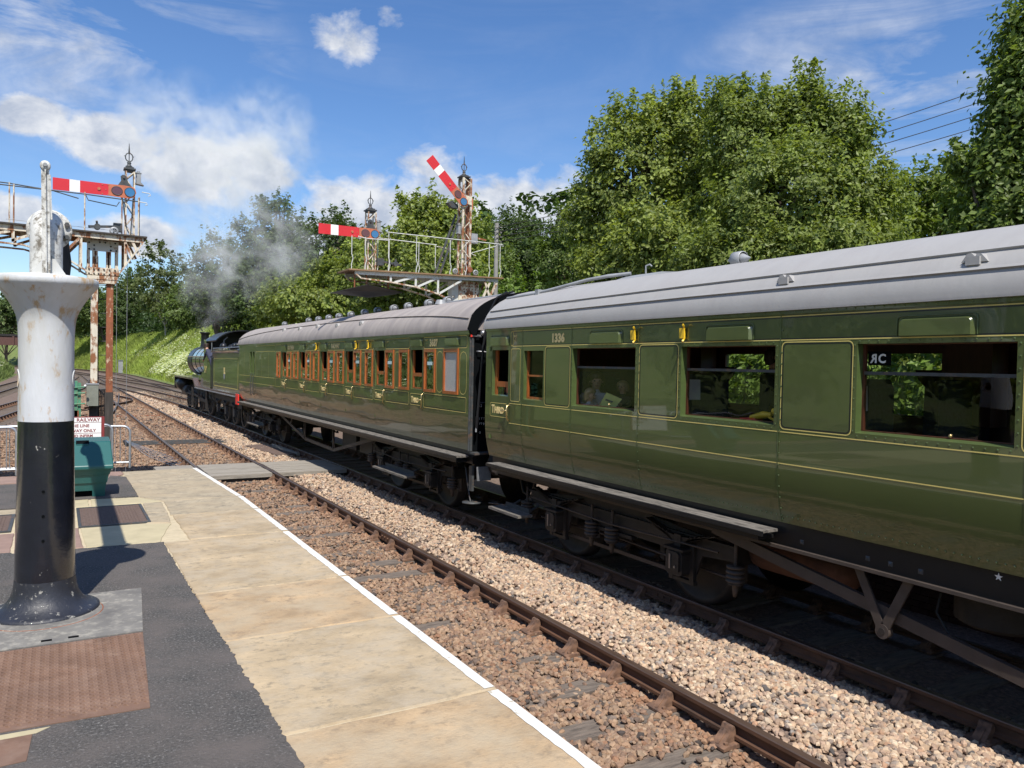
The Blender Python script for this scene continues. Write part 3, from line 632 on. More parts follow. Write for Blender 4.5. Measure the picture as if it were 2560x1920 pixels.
# white upper shaft with two side ports, flaring into a bowl
m = MB(); n = 72
def shaft_r(z):
    return float(np.interp(z, [2.19, 2.45, 2.70, 2.80, 2.86, 2.90, 2.94, 2.98, 3.02, 3.05, 3.07], [.1625, .160, .161, .164, .170, .181, .199, .222, .249, .272, .288]))
zs = [2.19+.60*i/20 for i in range(21)]+[2.79+.28*i/14 for i in range(1, 15)]
vs = []
for z in zs:
    for k in range(n):
        a = 2*math.pi*k/n; vs.append((CX+shaft_r(z)*math.cos(a), CY+shaft_r(z)*math.sin(a), z))
fs = []
def port(i, k):
    z = (zs[i]+zs[i+1])/2; a = 2*math.pi*(k+.5)/n
    for ac in (-.10, math.pi+.10):
        d = (a-ac+math.pi) % (2*math.pi)-math.pi
        if (d*.16/.042)**2+((z-2.468)/.056)**2 < 1: return True
    return False
for i in range(len(zs)-1):
    for k in range(n):
        if not port(i, k): fs.append((i*n+k, i*n+(k+1) % n, (i+1)*n+(k+1) % n, (i+1)*n+k))
m.smooth = True; m.add(vs, fs); m.smooth = False
m.build('white_shaft', M_['cwhite'], t)
m = MB(); m.lathe([(.288, 3.07), (.300, 3.084), (.304, 3.098), (.303, 3.126), (.292, 3.136), (.18, 3.150), (.12, 3.155), (.0, 3.155)], (CX, CY, 0), 64); m.build('bowl', M_['cwhite'], t)
m = MB(); m.lathe([(.150, 2.25), (.149, 2.8)], (CX, CY, 0), 32); m.build('inner_pipe', M_['bindark'], t)
for ac in (-.10, math.pi+.10):
    m = MB(); P = [(CX+(.1605)*math.cos(ac+.265*math.cos(q)), CY+.1605*math.sin(ac+.265*math.cos(q)), 2.468+.057*math.sin(q)) for q in [2*math.pi*k/20 for k in range(21)]]
    m.tube(P, .005, 6); m.build('port_rim', M_['cwhite'], t)
# bolt holes and scars in the black shaft
for z, r_ in ((1.74, .170), (1.58, .172), (1.42, .174)):
    MB().cyl((CX-.012, CY-r_+.003, z), (CX-.012, CY-r_-.004, z), .0095, n=12).build('bolt_hole', M_['bindark'], t)
# gusset, riser, lever and flange
m = MB(); m.prism([(CX-.095, 3.14), (CX-.02, 3.25), (CX+.045, 3.25), (CX+.115, 3.14)], CY-.125, CY-.10, 'y'); m.build('gusset', M_['cwhite'], t)
m = MB(); P = [(CX-.005, CY, 3.10), (CX-.005, CY, 3.36)]
for k in range(9):
    a = math.pi/2*k/8; P.append((CX-.005, CY+.14*(1-math.cos(a)), 3.37+.14*math.sin(a)))
m.tube(P, .095, 24); m.build('riser_elbow', M_['cgrime'], t)
m = MB(); m.smooth = True; m.lathe([(0, 0), (.132, 0), (.136, .004), (.136, .026), (.132, .03), (0, .03)], (CX+.01, CY+.15, 3.475), 40, 'y'); m.smooth = False
fl = m.build('flange', M_['cgrime'], t)
for k in range(8):
    a = 2*math.pi*(k+.5)/8; m = MB(); c = (CX+.01+.112*math.cos(a), CY+.15, 3.475+.112*math.sin(a))
    m.cyl((c[0], c[1]-.022, c[2]), (c[0], c[1], c[2]), .016, n=6); m.build('bolt', M_['cgrime'] if k in (2, 3, 1, 4) else M_['iron'], fl, org=None)
m = MB(); m.tube([(CX+.01, CY+.18, 3.50), (CX+.01, CY+1.6, 3.58), (CX+.01, CY+3.25, 3.66)], [.095, .09, .085], 20)
m.tube([(CX+.01, CY+3.2, 3.66), (CX+.01, CY+3.36, 3.64), (CX+.012, CY+3.45, 3.56), (CX+.012, CY+3.47, 3.40)], .09, 16); m.build('swing_arm', M_['cgrime'], t)
m = MB(); m.tube([(CX+.013, CY+3.47, 3.42), (CX+.02, CY+3.47, 3.1), (CX+.03, CY+3.47, 2.75)], [.10, .115, .10], 14); 
m = MB(); m.tube([(CX+.075, CY+.32, 3.44), (CX+.085, CY+.34, 3.28), (CX+.085, CY+.30, 3.12)], [.05, .06, .045], 12); m.build('leather_bag', M_['under'], t)
m = MB()
m.bar((CX-.002, CY-.14, 3.10), (CX-.012, CY-.17, 3.83), .046, .03, (0, -1, 0)); m.bar((CX-.002, CY-.155, 3.10), (CX-.012, CY-.19, 3.83), .008, .03, (0, -1, 0))
m.bar((CX+.014, CY-.135, 3.50), (CX+.004, CY-.16, 3.78), .03, .05, (0, -1, 0))
m.lathe([(0, -.03), (.027, -.03), (.030, -.025), (.030, .02), (0, .02)], (CX-.012, CY-.165, 3.835), 24, 'y')
lv = m.build('lever', M_['cgrime'], t)
m = MB(); m.cyl((CX-.012, CY-.215, 3.835), (CX-.012, CY-.19, 3.835), .013, n=6); m.build('lever_pin', M_['lgrey'], lv)

# ================================================================== BIN, SIGN, BARRIERS
t = thing('grit_bin', 'dark green plastic grit bin with sloping lid behind the column', 'grit bin', (.27, 10.9, .917))
def frus(m, xa, xb, ya, yb, z0, ta, tb, tc_, td, z1):
    m.add([(xa, ya, z0), (xb, ya, z0), (xb, yb, z0), (xa, yb, z0), (ta, tc_, z1), (tb, tc_, z1), (tb, td, z1), (ta, td, z1)], [(3, 2, 1, 0), (4, 5, 6, 7), (0, 1, 5, 4), (1, 2, 6, 5), (2, 3, 7, 6), (3, 0, 4, 7)])
m = MB(); frus(m, .035, .505, 10.66, 11.12, .995, .02, .52, 10.645, 11.13, 1.09); frus(m, .015, .525, 10.63, 11.14, 1.092, -.005, .545, 10.61, 11.16, 1.19)
frus(m, -.012, .552, 10.60, 11.17, 1.192, -.03, .57, 10.58, 11.18, 1.262)
body = m.build('body', M_['bin'], t)
m = MB()
for xa, xb in ((.035, .17), (.37, .505)):
    frus(m, xa, xb, 10.67, 11.11, .917, xa-.002, xb+.002, 10.66, 11.12, .996)
m.box(.17, .37, 10.95, 11.1, .917, .995); m.build('foot', M_['bin'], t)
m = MB(); m.box(.17, .37, 10.72, 10.95, .918, .993); m.build('fork_slot', M_['bindark'], t)
m = MB(); X0, X1 = -.055, .592
m.add([(X0, 10.545, 1.262), (X1, 10.545, 1.262), (X1, 10.545, 1.305), (X0, 10.545, 1.305), (X0+.02, 10.83, 1.575), (X1-.02, 10.83, 1.575), (X1-.02, 11.20, 1.60), (X0+.02, 11.20, 1.60), (X0, 11.2, 1.262), (X1, 11.2, 1.262)],
      [(0, 1, 2, 3), (3, 2, 5, 4), (4, 5, 6, 7), (7, 6, 9, 8), (0, 3, 4, 7, 8), (1, 9, 6, 5, 2), (0, 8, 9, 1)])
lid = m.build('lid', M_['bin'], t)
bv = lid.modifiers.new('soft', 'BEVEL'); bv.width = .012; bv.segments = 2
m = MB(); m.prism([(10.79, 1.548), (10.835, 1.592), (10.82, 1.56)], .195, .335, 'x'); m.build('handle_recess', M_['bindark'], t)
m = MB(); m.prism([(10.785, 1.546), (10.80, 1.556), (10.795, 1.53)], .20, .33, 'x'); m.build('handle', M_['bin'], t)

t = thing('warning_sign', 'white enamel sign with dark red letters fixed to the barrier behind the bin', 'sign', (.1, 13.02, .95))
MB().box(-.43, .602, 13.005, 13.03, 1.18, 1.735).build('board', M_['sred'], t)
m = MB()
for a, b in ((1.655, 1.722), (1.495, 1.648), (1.19, 1.488)): m.box(-.418, .560, 13.0, 13.0045, a, b)
m.build('white_panel', M_['swhite'], t)
for s_, z, sz, sx in (('RAILWAY', 1.666, .070, 1.0), ('THE LINE', 1.583, .060, 1.0), ('WAY ONLY', 1.511, .060, 1.0), ('AND INFIRM', 1.436, .055, 1.0), ('PERMISSION', 1.363, .052, 1.0)):
    xr = {'RAILWAY': .542, 'THE LINE': .405, 'WAY ONLY': .49, 'AND INFIRM': .452, 'PERMISSION': .53}[s_]
    text(s_, 'lettering', M_['sred'], t, sz, (xr, 12.999, z), right=(1, 0, 0), align='RIGHT', sx=sx, bold=.0015)
for x in (-.3, .5): MB().tube([(x, 13.06, .92), (x, 13.06, 1.6)], .02, 8).build('post', M_['galv'], t)
def barrier(label, x0, y0, x1, y1, ztop=1.60, zb=1.0, foot=.916, n=18):
    t = thing('crowd_barrier', label, 'barrier', ((x0+x1)/2, (y0+y1)/2, foot), 'galvanised crowd barriers at the platform end')
    P0 = Vector((x0, y0, 0)); P1 = Vector((x1, y1, 0)); d = (P1-P0).normalized(); r = .10; Z = Vector((0, 0, 1)); P = [P0+Z*foot]
    for k in range(6): a = math.pi/2*k/5; P.append(P0+d*(r-r*math.cos(a))+Z*(ztop-r+r*math.sin(a)))
    for k in range(6): a = math.pi/2*k/5; P.append(P1-d*(r-r*math.sin(a))+Z*(ztop-r+r*math.cos(a)))
    P.append(P1+Z*foot); MB().tube(P, .019, 8).build('frame', M_['galv'], t); MB().tube([P0+Z*zb, P1+Z*zb], .016, 8).build('bottom_rail', M_['galv'], t)
    Ld = (P1-P0).length; K = max(1, int(Ld/.115))
    for k in range(1, K): q = P0+d*(Ld*k/K); MB().tube([q+Z*zb, q+Z*ztop], .007, 5).build('bar', M_['galv'], t)
barrier('galvanised barrier directly behind the bin, its end beside the sign', -1.3, 13.12, .715, 13.16, 1.60)
barrier('further galvanised barrier sticking out to the right behind the sign', .30, 13.42, .968, 13.30, 1.56)
barrier('galvanised barrier left of the column at the picture edge', -2.9, 12.9, -.50, 13.0, 1.60)

# ================================================================== SEMAPHORE GANTRIES (both stand 18 m down the line)
GY = 18.0
def finial(par, x, z, s=1.0, mtl='iron', Y=GY):      # spike over a ring over a moulded base
    m = MB(); m.lathe([(.0, 0), (.075*s, 0), (.08*s, .02*s), (.05*s, .045*s), (.035*s, .075*s), (.05*s, .10*s), (.035*s, .125*s), (.02*s, .14*s), (.0, .14*s)], (x, Y, z), 12)
    P = []
    for k in range(17):
        a = 2*math.pi*k/16; rx = .078*s*(abs(math.sin(a))**.8)*(1 if math.sin(a) > 0 else -1); P.append((x+rx, Y, z+.235*s-.095*s*math.cos(a)))
    m.tube(P, .013*s, 6, False); m.tube([(x, Y, z+.14*s), (x, Y, z+.34*s)], .011*s, 6)
    m.tube([(x, Y, z+.32*s), (x, Y, z+.38*s), (x, Y, z+.56*s)], [.024*s, .018*s, .004], 8)
    m.tube([(x-.075*s, Y, z+.25*s), (x-.105*s, Y, z+.26*s)], .010*s, 5); m.tube([(x+.075*s, Y, z+.25*s), (x+.105*s, Y, z+.26*s)], .010*s, 5)
    return m.build('finial', M_[mtl], par)
def cap(par, x, z, hw=.11):
    m = MB(); m.box(x-hw, x+hw, GY-hw, GY+hw, z, z+.03); m.box(x-hw*.8, x+hw*.8, GY-hw*.8, GY+hw*.8, z-.035, z); m.box(x-hw*.7, x+hw*.7, GY-hw*.7, GY+hw*.7, z+.03, z+.06); return m.build('post_cap', M_['iron'], par)
def lattice(par, x0, x1, z0, z1, name='lattice_post', mtl='rustw', dy=.10, pitch=.24, w_=.028):
    m = MB()
    for x in (x0, x1):
        for y in (GY-dy, GY+dy): m.box(x-w_/2, x+w_/2, y-w_/2, y+w_/2, z0, z1)
    z = z0; k = 0
    while z < z1-pitch*.5:
        zt = min(z+pitch, z1); s_ = k % 2
        for y in (GY-dy, GY+dy): m.bar((x0 if s_ else x1, y, z), (x1 if s_ else x0, y, zt), .022, .008, (0, 1, 0))
        for x in (x0, x1): m.bar((x, GY-dy if s_ else GY+dy, z), (x, GY+dy if s_ else GY-dy, zt), .008, .022, (0, 1, 0))
        z += pitch; k += 1
    return m.build(name, M_[mtl], par)
def arm(par, pivot, ang, sA=1.0, orange='orange'):
    """red stop arm; 'pivot' is the middle of the blue lens; ang tilts the tip up"""
    R = Matrix.Rotation(ang, 3, Vector((0, 1, 0))); P = Vector(pivot)
    def T(m):
        m.v = [tuple(P+R @ Vector(q)) for q in m.v]; return m
    y0, y1 = -.006, .006
    def blade(xa, xb, h=(.120, .117)):
        m = MB(); m.prism([(xa, -h[0]), (xb, -h[1]), (xb, h[1]), (xa, h[0])], y0, y1, 'y'); return T(m)
    a = blade(-1.365, -1.078).build('red_blade', M_['red'], par); blade(-1.077, -.895).build('white_band', M_['swhite'], par); blade(-.894, -.372).build('red_blade', M_['red'], par)
    m = MB()
    for x, z in ((-.50, .09), (-.50, -.09), (-.44, .0), (-.40, .1), (-.40, -.1)): m.cyl((x, -.006, z), (x, -.014, z), .012, n=6)
    m.cyl((-.56, -.006, 0), (-.56, -.02, 0), .03, n=10); T(m).build('rivets', M_[orange], par)
    m = MB(); hole = .092
    m.prism([(-.39, -.118), (-.10, -.128), (0, -.128), (.085, -.09), (.12, 0), (.10, .075), (.06, .11), (-.10, .125), (-.39, .118)], -.010, .004, 'y')
    sp = T(m).build('spectacle', M_[orange], par)
    for x, r, mt in ((-.235, (.098, .085), 'lensr'), (0, (.094, .092), 'lensb')):
        m = MB(); K = 24; pts = [(x+r[0]*math.cos(2*math.pi*k/K), r[1]*math.sin(2*math.pi*k/K)) for k in range(K)]
        m.prism(pts, -.018, -.0105, 'y'); T(m).build('lens', M_[mt], sp, org=None)
        m = MB(); m.tube([(p[0]*1.0, -.014, p[1]) for p in pts+[pts[0]]], .009, 5, False); T(m).build('lens_ring', M_['iron'], sp, org=None)
    m = MB(); m.prism([(-.16, .115), (.04, .11), (-.03, .20), (-.07, .33), (-.13, .345), (-.17, .31), (-.16, .22), (-.22, .12)], .006, .03, 'y'); m.cyl((-.11, -.02, .29), (-.11, .05, .29), .022, n=8)
    if abs(ang) < .2: T(m).build('lamp_bracket', M_['iron'], par)
    else: m2 = MB(); m2.prism([(-.02, .10), (.10, .05), (.22, .13), (.12, .22), (0, .24), (-.08, .16)], .006, .03, 'y'); T(m2).build('lamp_bracket', M_['rustw'], par)
def lamp(par, x, z):
    m = MB(); m.box(x-.045, x+.045, GY-.02, GY+.11, z-.10, z+.10); m.prism([(x-.06, z-.12), (x+.10, z-.14), (x+.05, z-.09), (x-.05, z-.08)], GY-.03, GY+.12, 'y')
    m.box(x-.06, x+.055, GY-.03, GY+.12, z+.10, z+.115); m.cyl((x, GY+.045, z+.115), (x, GY+.045, z+.15), .03, n=8); return m.build('signal_lamp', M_['lgrey'], par)
def weightbar(par, x0, x1, z, s_=1):
    m = MB(); m.bar((x0, GY-.16, z), (x1, GY-.16, z+.05), .02, .05); m.cyl((x0+.16*s_, GY-.22, z+.01), (x0+.16*s_, GY-.10, z+.01), .06, n=12); m.bar((x0+.16*s_, GY-.16, z), (x0+.15*s_, GY-.16, z+.13), .03, .04)
    m.box(x1-.1, x1+.06, GY-.2, GY-.05, z-.05, z+.12); return m.build('balance_weight', M_['iron'], par)
def pulley(par, x, z, r=.075):
    m = MB(); m.lathe([(r*.6, -.015), (r, -.015), (r, .015), (r*.6, .015), (r*.6, -.015)], (x, GY-.2, z), 16, 'y')
    for k in range(5):
        a = 2*math.pi*k/5; m.bar((x, GY-.2, z), (x+r*.7*math.cos(a), GY-.2, z+r*.7*math.sin(a)), .012, .012)
    m.bar((x, GY-.18, z), (x, GY-.18, z-r-.02), .04, .012, (0, 1, 0)); return m.build('pulley', M_['lgrey'], par)
def railing(par, posts, zt, zm, z0, Y, curl=True):
    """posts: x positions; two thin rails and cranked stanchions"""
    for x in posts:
        m = MB(); m.tube([(x+.02, Y, z0), (x+.0, Y, z0+.12), (x+.045, Y, z0+.26), (x, Y, z0+.36), (x, Y, zt)], .013, 6); m.sphere((x, Y, zt), .022, 8, 5); m.build('stanchion', M_['white'], par)

# ---- left gantry
t = thing('signal_gantry', 'rusty white signal gantry on twin posts with a level red arm, behind the column', 'signal gantry', (.77, GY, -.3))
LG = t
for x, mt, dk in ((.632, 'rustw', 'dwood'), (.912, 'rust', 'dwood')):
    MB().box(x-.062, x+.062, GY-.07, GY+.07, 1.88 if x > .8 else 1.6, 4.13).build('steel_post', M_[mt], t)
    MB().box(x-.078, x+.078, GY-.085, GY+.085, -.4, 1.9 if x > .8 else 1.62).build('timber_post_foot', M_[dk], t)
m = MB()
m.box(.49, 1.06, GY-.10, GY-.085, 4.77, 4.985); m.build('upper_plate', M_['white'], t)
m = MB(); m.box(.47, 1.07, GY-.11, GY-.09, 4.29, 4.44); m.box(.47, 1.07, GY+.09, GY+.11, 4.29, 4.44); m.build('lower_plate', M_['rustw'], t)
m = MB(); m.box(.50, 1.05, GY-.13, GY+.13, 4.20, 4.27); m.prism([(.50, 4.20), (1.05, 4.20), (1.0, 4.12), (.55, 4.12)], GY-.12, GY+.12, 'y'); m.build('post_head', M_['rustw'], t)
m = MB()
for x in (.52, .62, .66, .87, .90, 1.03): m.box(x-.028, x+.028, GY-.09, GY+.09, 4.27, 4.80)
m.build('head_frame', M_['rustw'], t)
m = MB()
for x in (.53, .62, .70, .80, .90, 1.0):
    for z in (4.31, 4.40): m.cyl((x, GY-.11, z), (x, GY-.128, z), .016, n=6)
for x, z in ((.53, 4.93), (.62, 4.88), (.62, 4.80), (.72, 4.95), (.82, 4.95), (.92, 4.88), (.92, 4.80), (1.0, 4.95), (.53, 4.80), (1.02, 4.80)): m.cyl((x, GY-.10, z), (x, GY-.118, z), .018, n=6)
m.build('rivets', M_['under'], t, kind='stuff')
MB().prism([(-3.4, 5.13), (1.565, 5.075), (1.565, 5.105), (-3.4, 5.165)], GY-.45, GY+.45, 'y').build('deck', M_['dwood'], t)
m = MB()
for y in (GY-.38, GY+.38):
    m.prism([(-3.4, 5.02), (1.50, 4.975), (1.50, 5.073), (-3.4, 5.128)], y-.02, y+.02, 'y')
m.build('deck_beam', M_['rustw'], t)
def bars(par, name, mt, *bb):
    for b in bb: MB().bar(*b).build(name, M_[mt], par)
for y in (GY-.38, GY+.38):
    m = MB(); m.bar((1.06, y, 4.32), (1.50, y, 4.99), .03, .07, (0, 1, 0)); m.build('end_bracket', M_['rustw'], t); m = MB(); m.bar((.49, y, 4.32), (.14, y, 4.54), .03, .07, (0, 1, 0)); m.bar((.14, y, 4.54), (-.6, y, 4.74), .03, .07, (0, 1, 0)); m.bar((-.6, y, 4.74), (-2.4, y, 4.80), .03, .07, (0, 1, 0))
    m.build('curved_bracket', M_['rustw'], t)
for y in (GY-.38, GY+.38):
    bars(t, 'strut', 'rustw', *[((x, y, z), (x, y, 5.0), .05, .02, (0, 1, 0)) for x, z in ((.38, 4.36), (1.17, 4.48), (-.35, 4.7), (-.75, 4.78), (-1.4, 4.8))])
    bars(t, 'strut', 'rustw', *[((a, y, b), (c, y, d), .05, .02, (0, 1, 0)) for a, b, c, d in ((.36, 4.97, .05, 4.60), (-.38, 4.98, -.78, 4.80), (-.8, 4.98, -1.4, 4.8), (1.18, 4.92, 1.32, 4.62), (1.30, 4.97, 1.42, 4.72))])
lattice(t, 1.19, 1.345, 5.1, 6.46); cap(t, 1.26, 6.50); finial(t, 1.25, 6.56, .88)
arm(t, (1.256, GY-.16, 6.018), 0.0); lamp(t, 1.43, 6.36); weightbar(t, .51, 1.06, 5.24); pulley(t, .97, 5.19, .085)
m = MB()
for p in ([(1.12, GY-.12, 5.9), (1.2, GY-.13, 5.3)], [(1.32, GY-.13, 5.9), (1.28, GY-.13, 5.15)], [(1.18, GY-.13, 5.75), (1.1, GY-.14, 5.9)]): m.tube(p, .012, 5)
m.build('down_rod', M_['iron'], t)
for y, zt, zm, P in ((GY-.42, 5.87, 5.60, (-2.0, -.74, .44, 1.40)), (GY+.42, 6.05, 5.75, (-2.9, -.85, 1.15, 1.48))):
    for x in P: MB().tube([(x, y, 5.1), (x, y, zt)], .015, 6).build('stanchion', M_['rustw'], t)
m = MB(); m.tube([(-3.4, GY+.42, 6.07), (-.85, GY+.42, 6.03), (-.1, GY+.42, 5.98), (.35, GY+.42, 5.88)], .012, 6); m.tube([(-3.4, GY-.42, 5.84), (.44, GY-.42, 5.83), (1.40, GY-.42, 5.80)], .012, 6)
m.tube([(.44, GY-.42, 5.85), (.50, GY-.42, 5.72), (1.0, GY-.42, 5.66), (1.05, GY-.42, 5.75)], .011, 6); m.build('handrail', M_['iron'], t)
m = MB(); m.tube([(1.46, GY-.42, 6.0), (1.60, GY-.42, 5.99), (1.62, GY-.42, 5.95), (1.58, GY-.42, 5.93)], .010, 6); m.tube([(1.40, GY-.42, 5.80), (1.55, GY-.42, 5.79), (1.56, GY-.42, 5.75), (1.52, GY-.42, 5.74)], .010, 6); m.build('rail_curl', M_['white'], t)
m = MB(); m.tube([(.70, GY+.22, 4.7), (.74, GY+.25, -.3)], .010, 5); m.tube([(.86, GY+.22, 4.7), (.90, GY+.25, -.3)], .010, 5)
for k in range(16): m.tube([(.70+.04*k/16, GY+.23, 4.4-k*.29), (.86+.04*k/16, GY+.23, 4.4-k*.29)], .008, 5)
m.build('ladder', M_['iron'], t)
m = MB()
for x in (1.03, 1.22): m.tube([(x, GY-.2, 4.2 if x < 1.1 else 4.9), (x, GY-.2, -.2)], .0045, 4)
m.build('signal_wire', M_['lgrey'], t)
m = MB(); m.tube([(-.9, GY+.3, 5.3), (1.0, GY-.2, 5.2)], .004, 4); m.build('wire_run', M_['lgrey'], t)
# second doll further left, only its balance lever shows at the picture edge
weightbar(t, -1.10, -1.35, 5.27, -1); lattice(t, -1.75, -1.60, 5.14, 6.8)
arm(t, (-1.68, GY-.16, 6.4), 0.0)
t = thing('relay_cabinet', 'grey-green relay box bolted to the gantry post above the sign', 'cabinet', (.6, GY-.2, 1.6))
MB().box(.50, .71, GY-.24, GY-.09, 1.63, 2.06).build('box', M_['cab'], t); MB().box(.49, .72, GY-.25, GY-.085, 2.06, 2.085).build('lid', M_['lgrey'], t)
m = MB(); m.tube([(.56, GY-.16, 1.63), (.56, GY-.16, 1.56), (.50, GY-.14, 1.53), (.35, GY-.1, 1.56), (.2, GY, 1.5)], .012, 6); m.tube([(.6, GY-.16, 1.3), (.5, GY-.14, 1.42), (.3, GY-.1, 1.45)], .012, 6); m.build('cable', M_['cable'], t)
t = thing('cable_loom', 'black bundle of thick cables hanging between the gantry posts', 'cables', (.78, GY-.1, 1.4))
for k in range(5): MB().tube([(.725+k*.026, GY-.06, 1.95), (.722+k*.027, GY-.05, 1.7), (.73+k*.024, GY-.05, 1.38), (.74+k*.02, GY-.05, -.2)], .012, 6).build('cable', M_['cable'], t)
MB().tube([(.71, GY-.06, 1.95), (.85, GY-.06, 1.97)], .015, 6).build('clip', M_['iron'], t)
t = thing('trackside_machine', 'green painted trackside winch behind the column, beside the relay box', 'trackside machine', (.33, 17.6, -.3))
MB().box(.20, .34, 17.6, 17.95, .2, 2.13).build('casing', M_['gsteel'], t); MB().box(.345, .40, 17.62, 17.7, -.3, 2.10).build('upright', M_['gsteel'], t)
for z in (2.0, 1.88, 1.67): MB().tube([(.22, 17.58, z), (.47, 17.58, z+.02)], .015, 6).build('bracket_bar', M_['gsteel'], t)
MB().box(.20, .36, 17.6, 18, -.3, 1.55).build('rusty_base', M_['rust'], t)
MB().sphere((.47, 17.58, 2.04), .025, 8, 5).build('insulator', M_['swhite'], t)
t = thing('location_case', 'pale blue-grey equipment cabinet standing at the foot of the grassy bank', 'cabinet', (9.35, 150, 0))
MB().box(9.0, 9.7, 149.6, 150.4, -.2, 2.1).build('case', M_['lgrey'], t); MB().box(8.96, 9.74, 149.5, 150.5, 2.1, 2.2).build('lid', M_['galv'], t)

# ---- right gantry
t = thing('signal_gantry', 'rusty white bracket signal over the train with one raised and one level red arm', 'signal gantry', (9.1, GY, -.3))
m = MB(); m.box(8.66, 9.0, GY-.14, GY+.14, -.4, 4.75); m.build('column', M_['white'], t)
m = MB(); m.box(8.82, 9.40, GY-.17, GY-.145, 4.10, 4.755); m.build('gusset_plate', M_['rustw'], t)
MB().box(9.12, 9.38, GY-.14, GY+.14, -.4, 4.75).build('column', M_['white'], t)
m = MB()
for k in range(26):
    x = random.choice((8.88, 8.97, 9.05, 9.12, 9.2, 9.3, 9.36)); z = random.choice((4.70, 4.63, 4.55, 4.48, 4.42)); m.cyl((x, GY-.17, z), (x, GY-.19, z), .017, n=6)
m.build('rivets', M_['rust'], t, kind='stuff')
MB().prism([(5.83, 4.765), (9.97, 4.865), (9.97, 4.895), (5.83, 4.80)], GY-.45, GY+.45, 'y').build('deck', M_['deck'], t)
for y in (GY-.36, GY+.36):
    m = MB(); P = [(6.02, 4.70), (6.15, 4.60), (6.5, 4.585), (6.985, 4.555), (7.558, 4.49), (8.151, 4.36), (8.5, 4.22), (8.80, 4.00)]
    for a, b in zip(P, P[1:]): m.bar((a[0], y, a[1]), (b[0], y, b[1]), .03, .085, (0, 1, 0))
    m.build('arched_girder', M_['rustw'], t)
    m = MB(); m.prism([(6.0, 4.685), (8.85, 4.755), (9.85, 4.78), (9.85, 4.86), (6.0, 4.765)], y-.015, y+.015, 'y'); m.build('top_girder', M_['white'], t)
    bars(t, 'strut', 'white', *[((a, y, b), (c, y, d), .05, .02, (0, 1, 0)) for a, b, c, d in ((6.9, 4.56, 6.9, 4.74), (7.55, 4.49, 7.55, 4.74), (8.15, 4.36, 8.15, 4.74), (7.0, 4.57, 7.5, 4.73), (7.6, 4.50, 8.1, 4.74), (8.2, 4.38, 8.8, 4.74))])
    bars(t, 'end_bracket', 'rustw', *[((a, y, b), (c, y, d), .055, .03, (0, 1, 0)) for a, b, c, d in ((9.82, 4.76, 9.55, 4.25), (9.46, 4.78, 9.62, 4.36), (9.40, 4.3, 9.62, 4.76))])
lattice(t, 6.41, 6.60, 4.82, 6.24); cap(t, 6.49, 6.27, .125); finial(t, 6.49, 6.33, .78)
arm(t, (6.552, GY-.16, 5.705), -.035 if False else 0.0, orange='orange'); lamp(t, 6.71, 5.93)
lattice(t, 8.925, 9.14, 4.87, 7.40, dy=.12, w_=.05); cap(t, 8.995, 7.42, .13); finial(t, 8.994, 7.48, .88)
MB().box(9.10, 9.15, GY-.06, GY+.06, 4.87, 7.40).build('post_flange', M_['rust'], t)
arm(t, (8.905, GY-.18, 6.77), math.radians(45)); lamp(t, 8.90, 6.10)
MB().prism([(8.50, 6.72), (8.62, 6.60), (8.80, 6.60), (8.80, 6.68), (8.62, 6.78)], GY-.1, GY+.05, 'y').build('lamp_screen', M_['iron'], t); MB().box(9.12, 9.22, GY-.1, GY+.05, 6.62, 6.9).build('lamp_screen', M_['orange'], t)
m = MB(); m.bar((8.86, GY+.15, 6.50), (8.32, GY+.25, 4.88), .02, .05); m.bar((8.98, GY+.15, 6.50), (8.46, GY+.25, 4.88), .02, .05)
for k in range(9): f = k/9; m.bar((8.86-.54*f, GY+.15+.1*f, 6.4-1.5*f), (8.98-.52*f, GY+.15+.1*f, 6.4-1.5*f), .015, .015)
m.build('ladder', M_['iron'], t)
m = MB(); m.box(9.17, 9.35, GY-.15, GY+.05, 5.75, 6.0); m.build('repeater_box', M_['lgrey'], t); MB().bar((9.35, GY-.1, 5.9), (9.62, GY-.1, 5.87), .02, .04).build('crank', M_['rust'], t)
weightbar(t, 7.25, 6.72, 5.02, -1); pulley(t, 8.70, 4.98); pulley(t, 9.28, 4.99)
MB().cyl((9.1, GY-.25, 5.05), (9.1, GY-.1, 5.05), .07, n=12).build('crank_wheel', M_['rust'], t)
for x in (5.90, 6.235, 6.81, 7.53, 8.44, 8.88, 9.55, 9.87):
    y = GY-.42; MB().tube([(x, y, 4.80+.02*(x-5.9)), (x-.0, y, 4.92), (x+.035, y, 5.05), (x, y, 5.15), (x, y, 5.72 if x > 6.5 else 5.57)], .0105, 6).build('stanchion', M_['white'], t)
for x in (6.85, 7.15, 7.955, 8.42, 9.36):
    y = GY+.42; MB().tube([(x, y, 4.84), (x, y, 4.95), (x+.03, y, 5.08), (x, y, 5.15), (x, y, 5.72)], .0105, 6).build('stanchion', M_['white'], t)
m = MB(); m.tube([(6.77, GY-.42, 5.74), (9.90, GY-.42, 5.75)], .012, 6); m.tube([(6.1, GY-.42, 5.56), (6.25, GY-.42, 5.54), (6.83, GY-.42, 5.55)], .012, 6); m.tube([(6.83, GY+.42, 5.72), (8.45, GY+.42, 5.70)], .012, 6)
m.tube([(8.45, GY+.42, 5.66), (9.36, GY+.42, 5.60), (9.6, GY+.42, 5.52)], .012, 6); m.tube([(9.2, GY-.1, 5.5), (9.9, GY-.42, 5.74)], .01, 6)
for q in ((6.1, 5.56), (9.95, 5.74)): m.tube([(q[0], GY-.42, q[1]), (q[0]-.04, GY-.42, q[1]+.02), (q[0]-.03, GY-.42, q[1]-.04), (q[0]+.02, GY-.42, q[1]-.03)], .010, 6)
m.build('handrail', M_['white'], t)
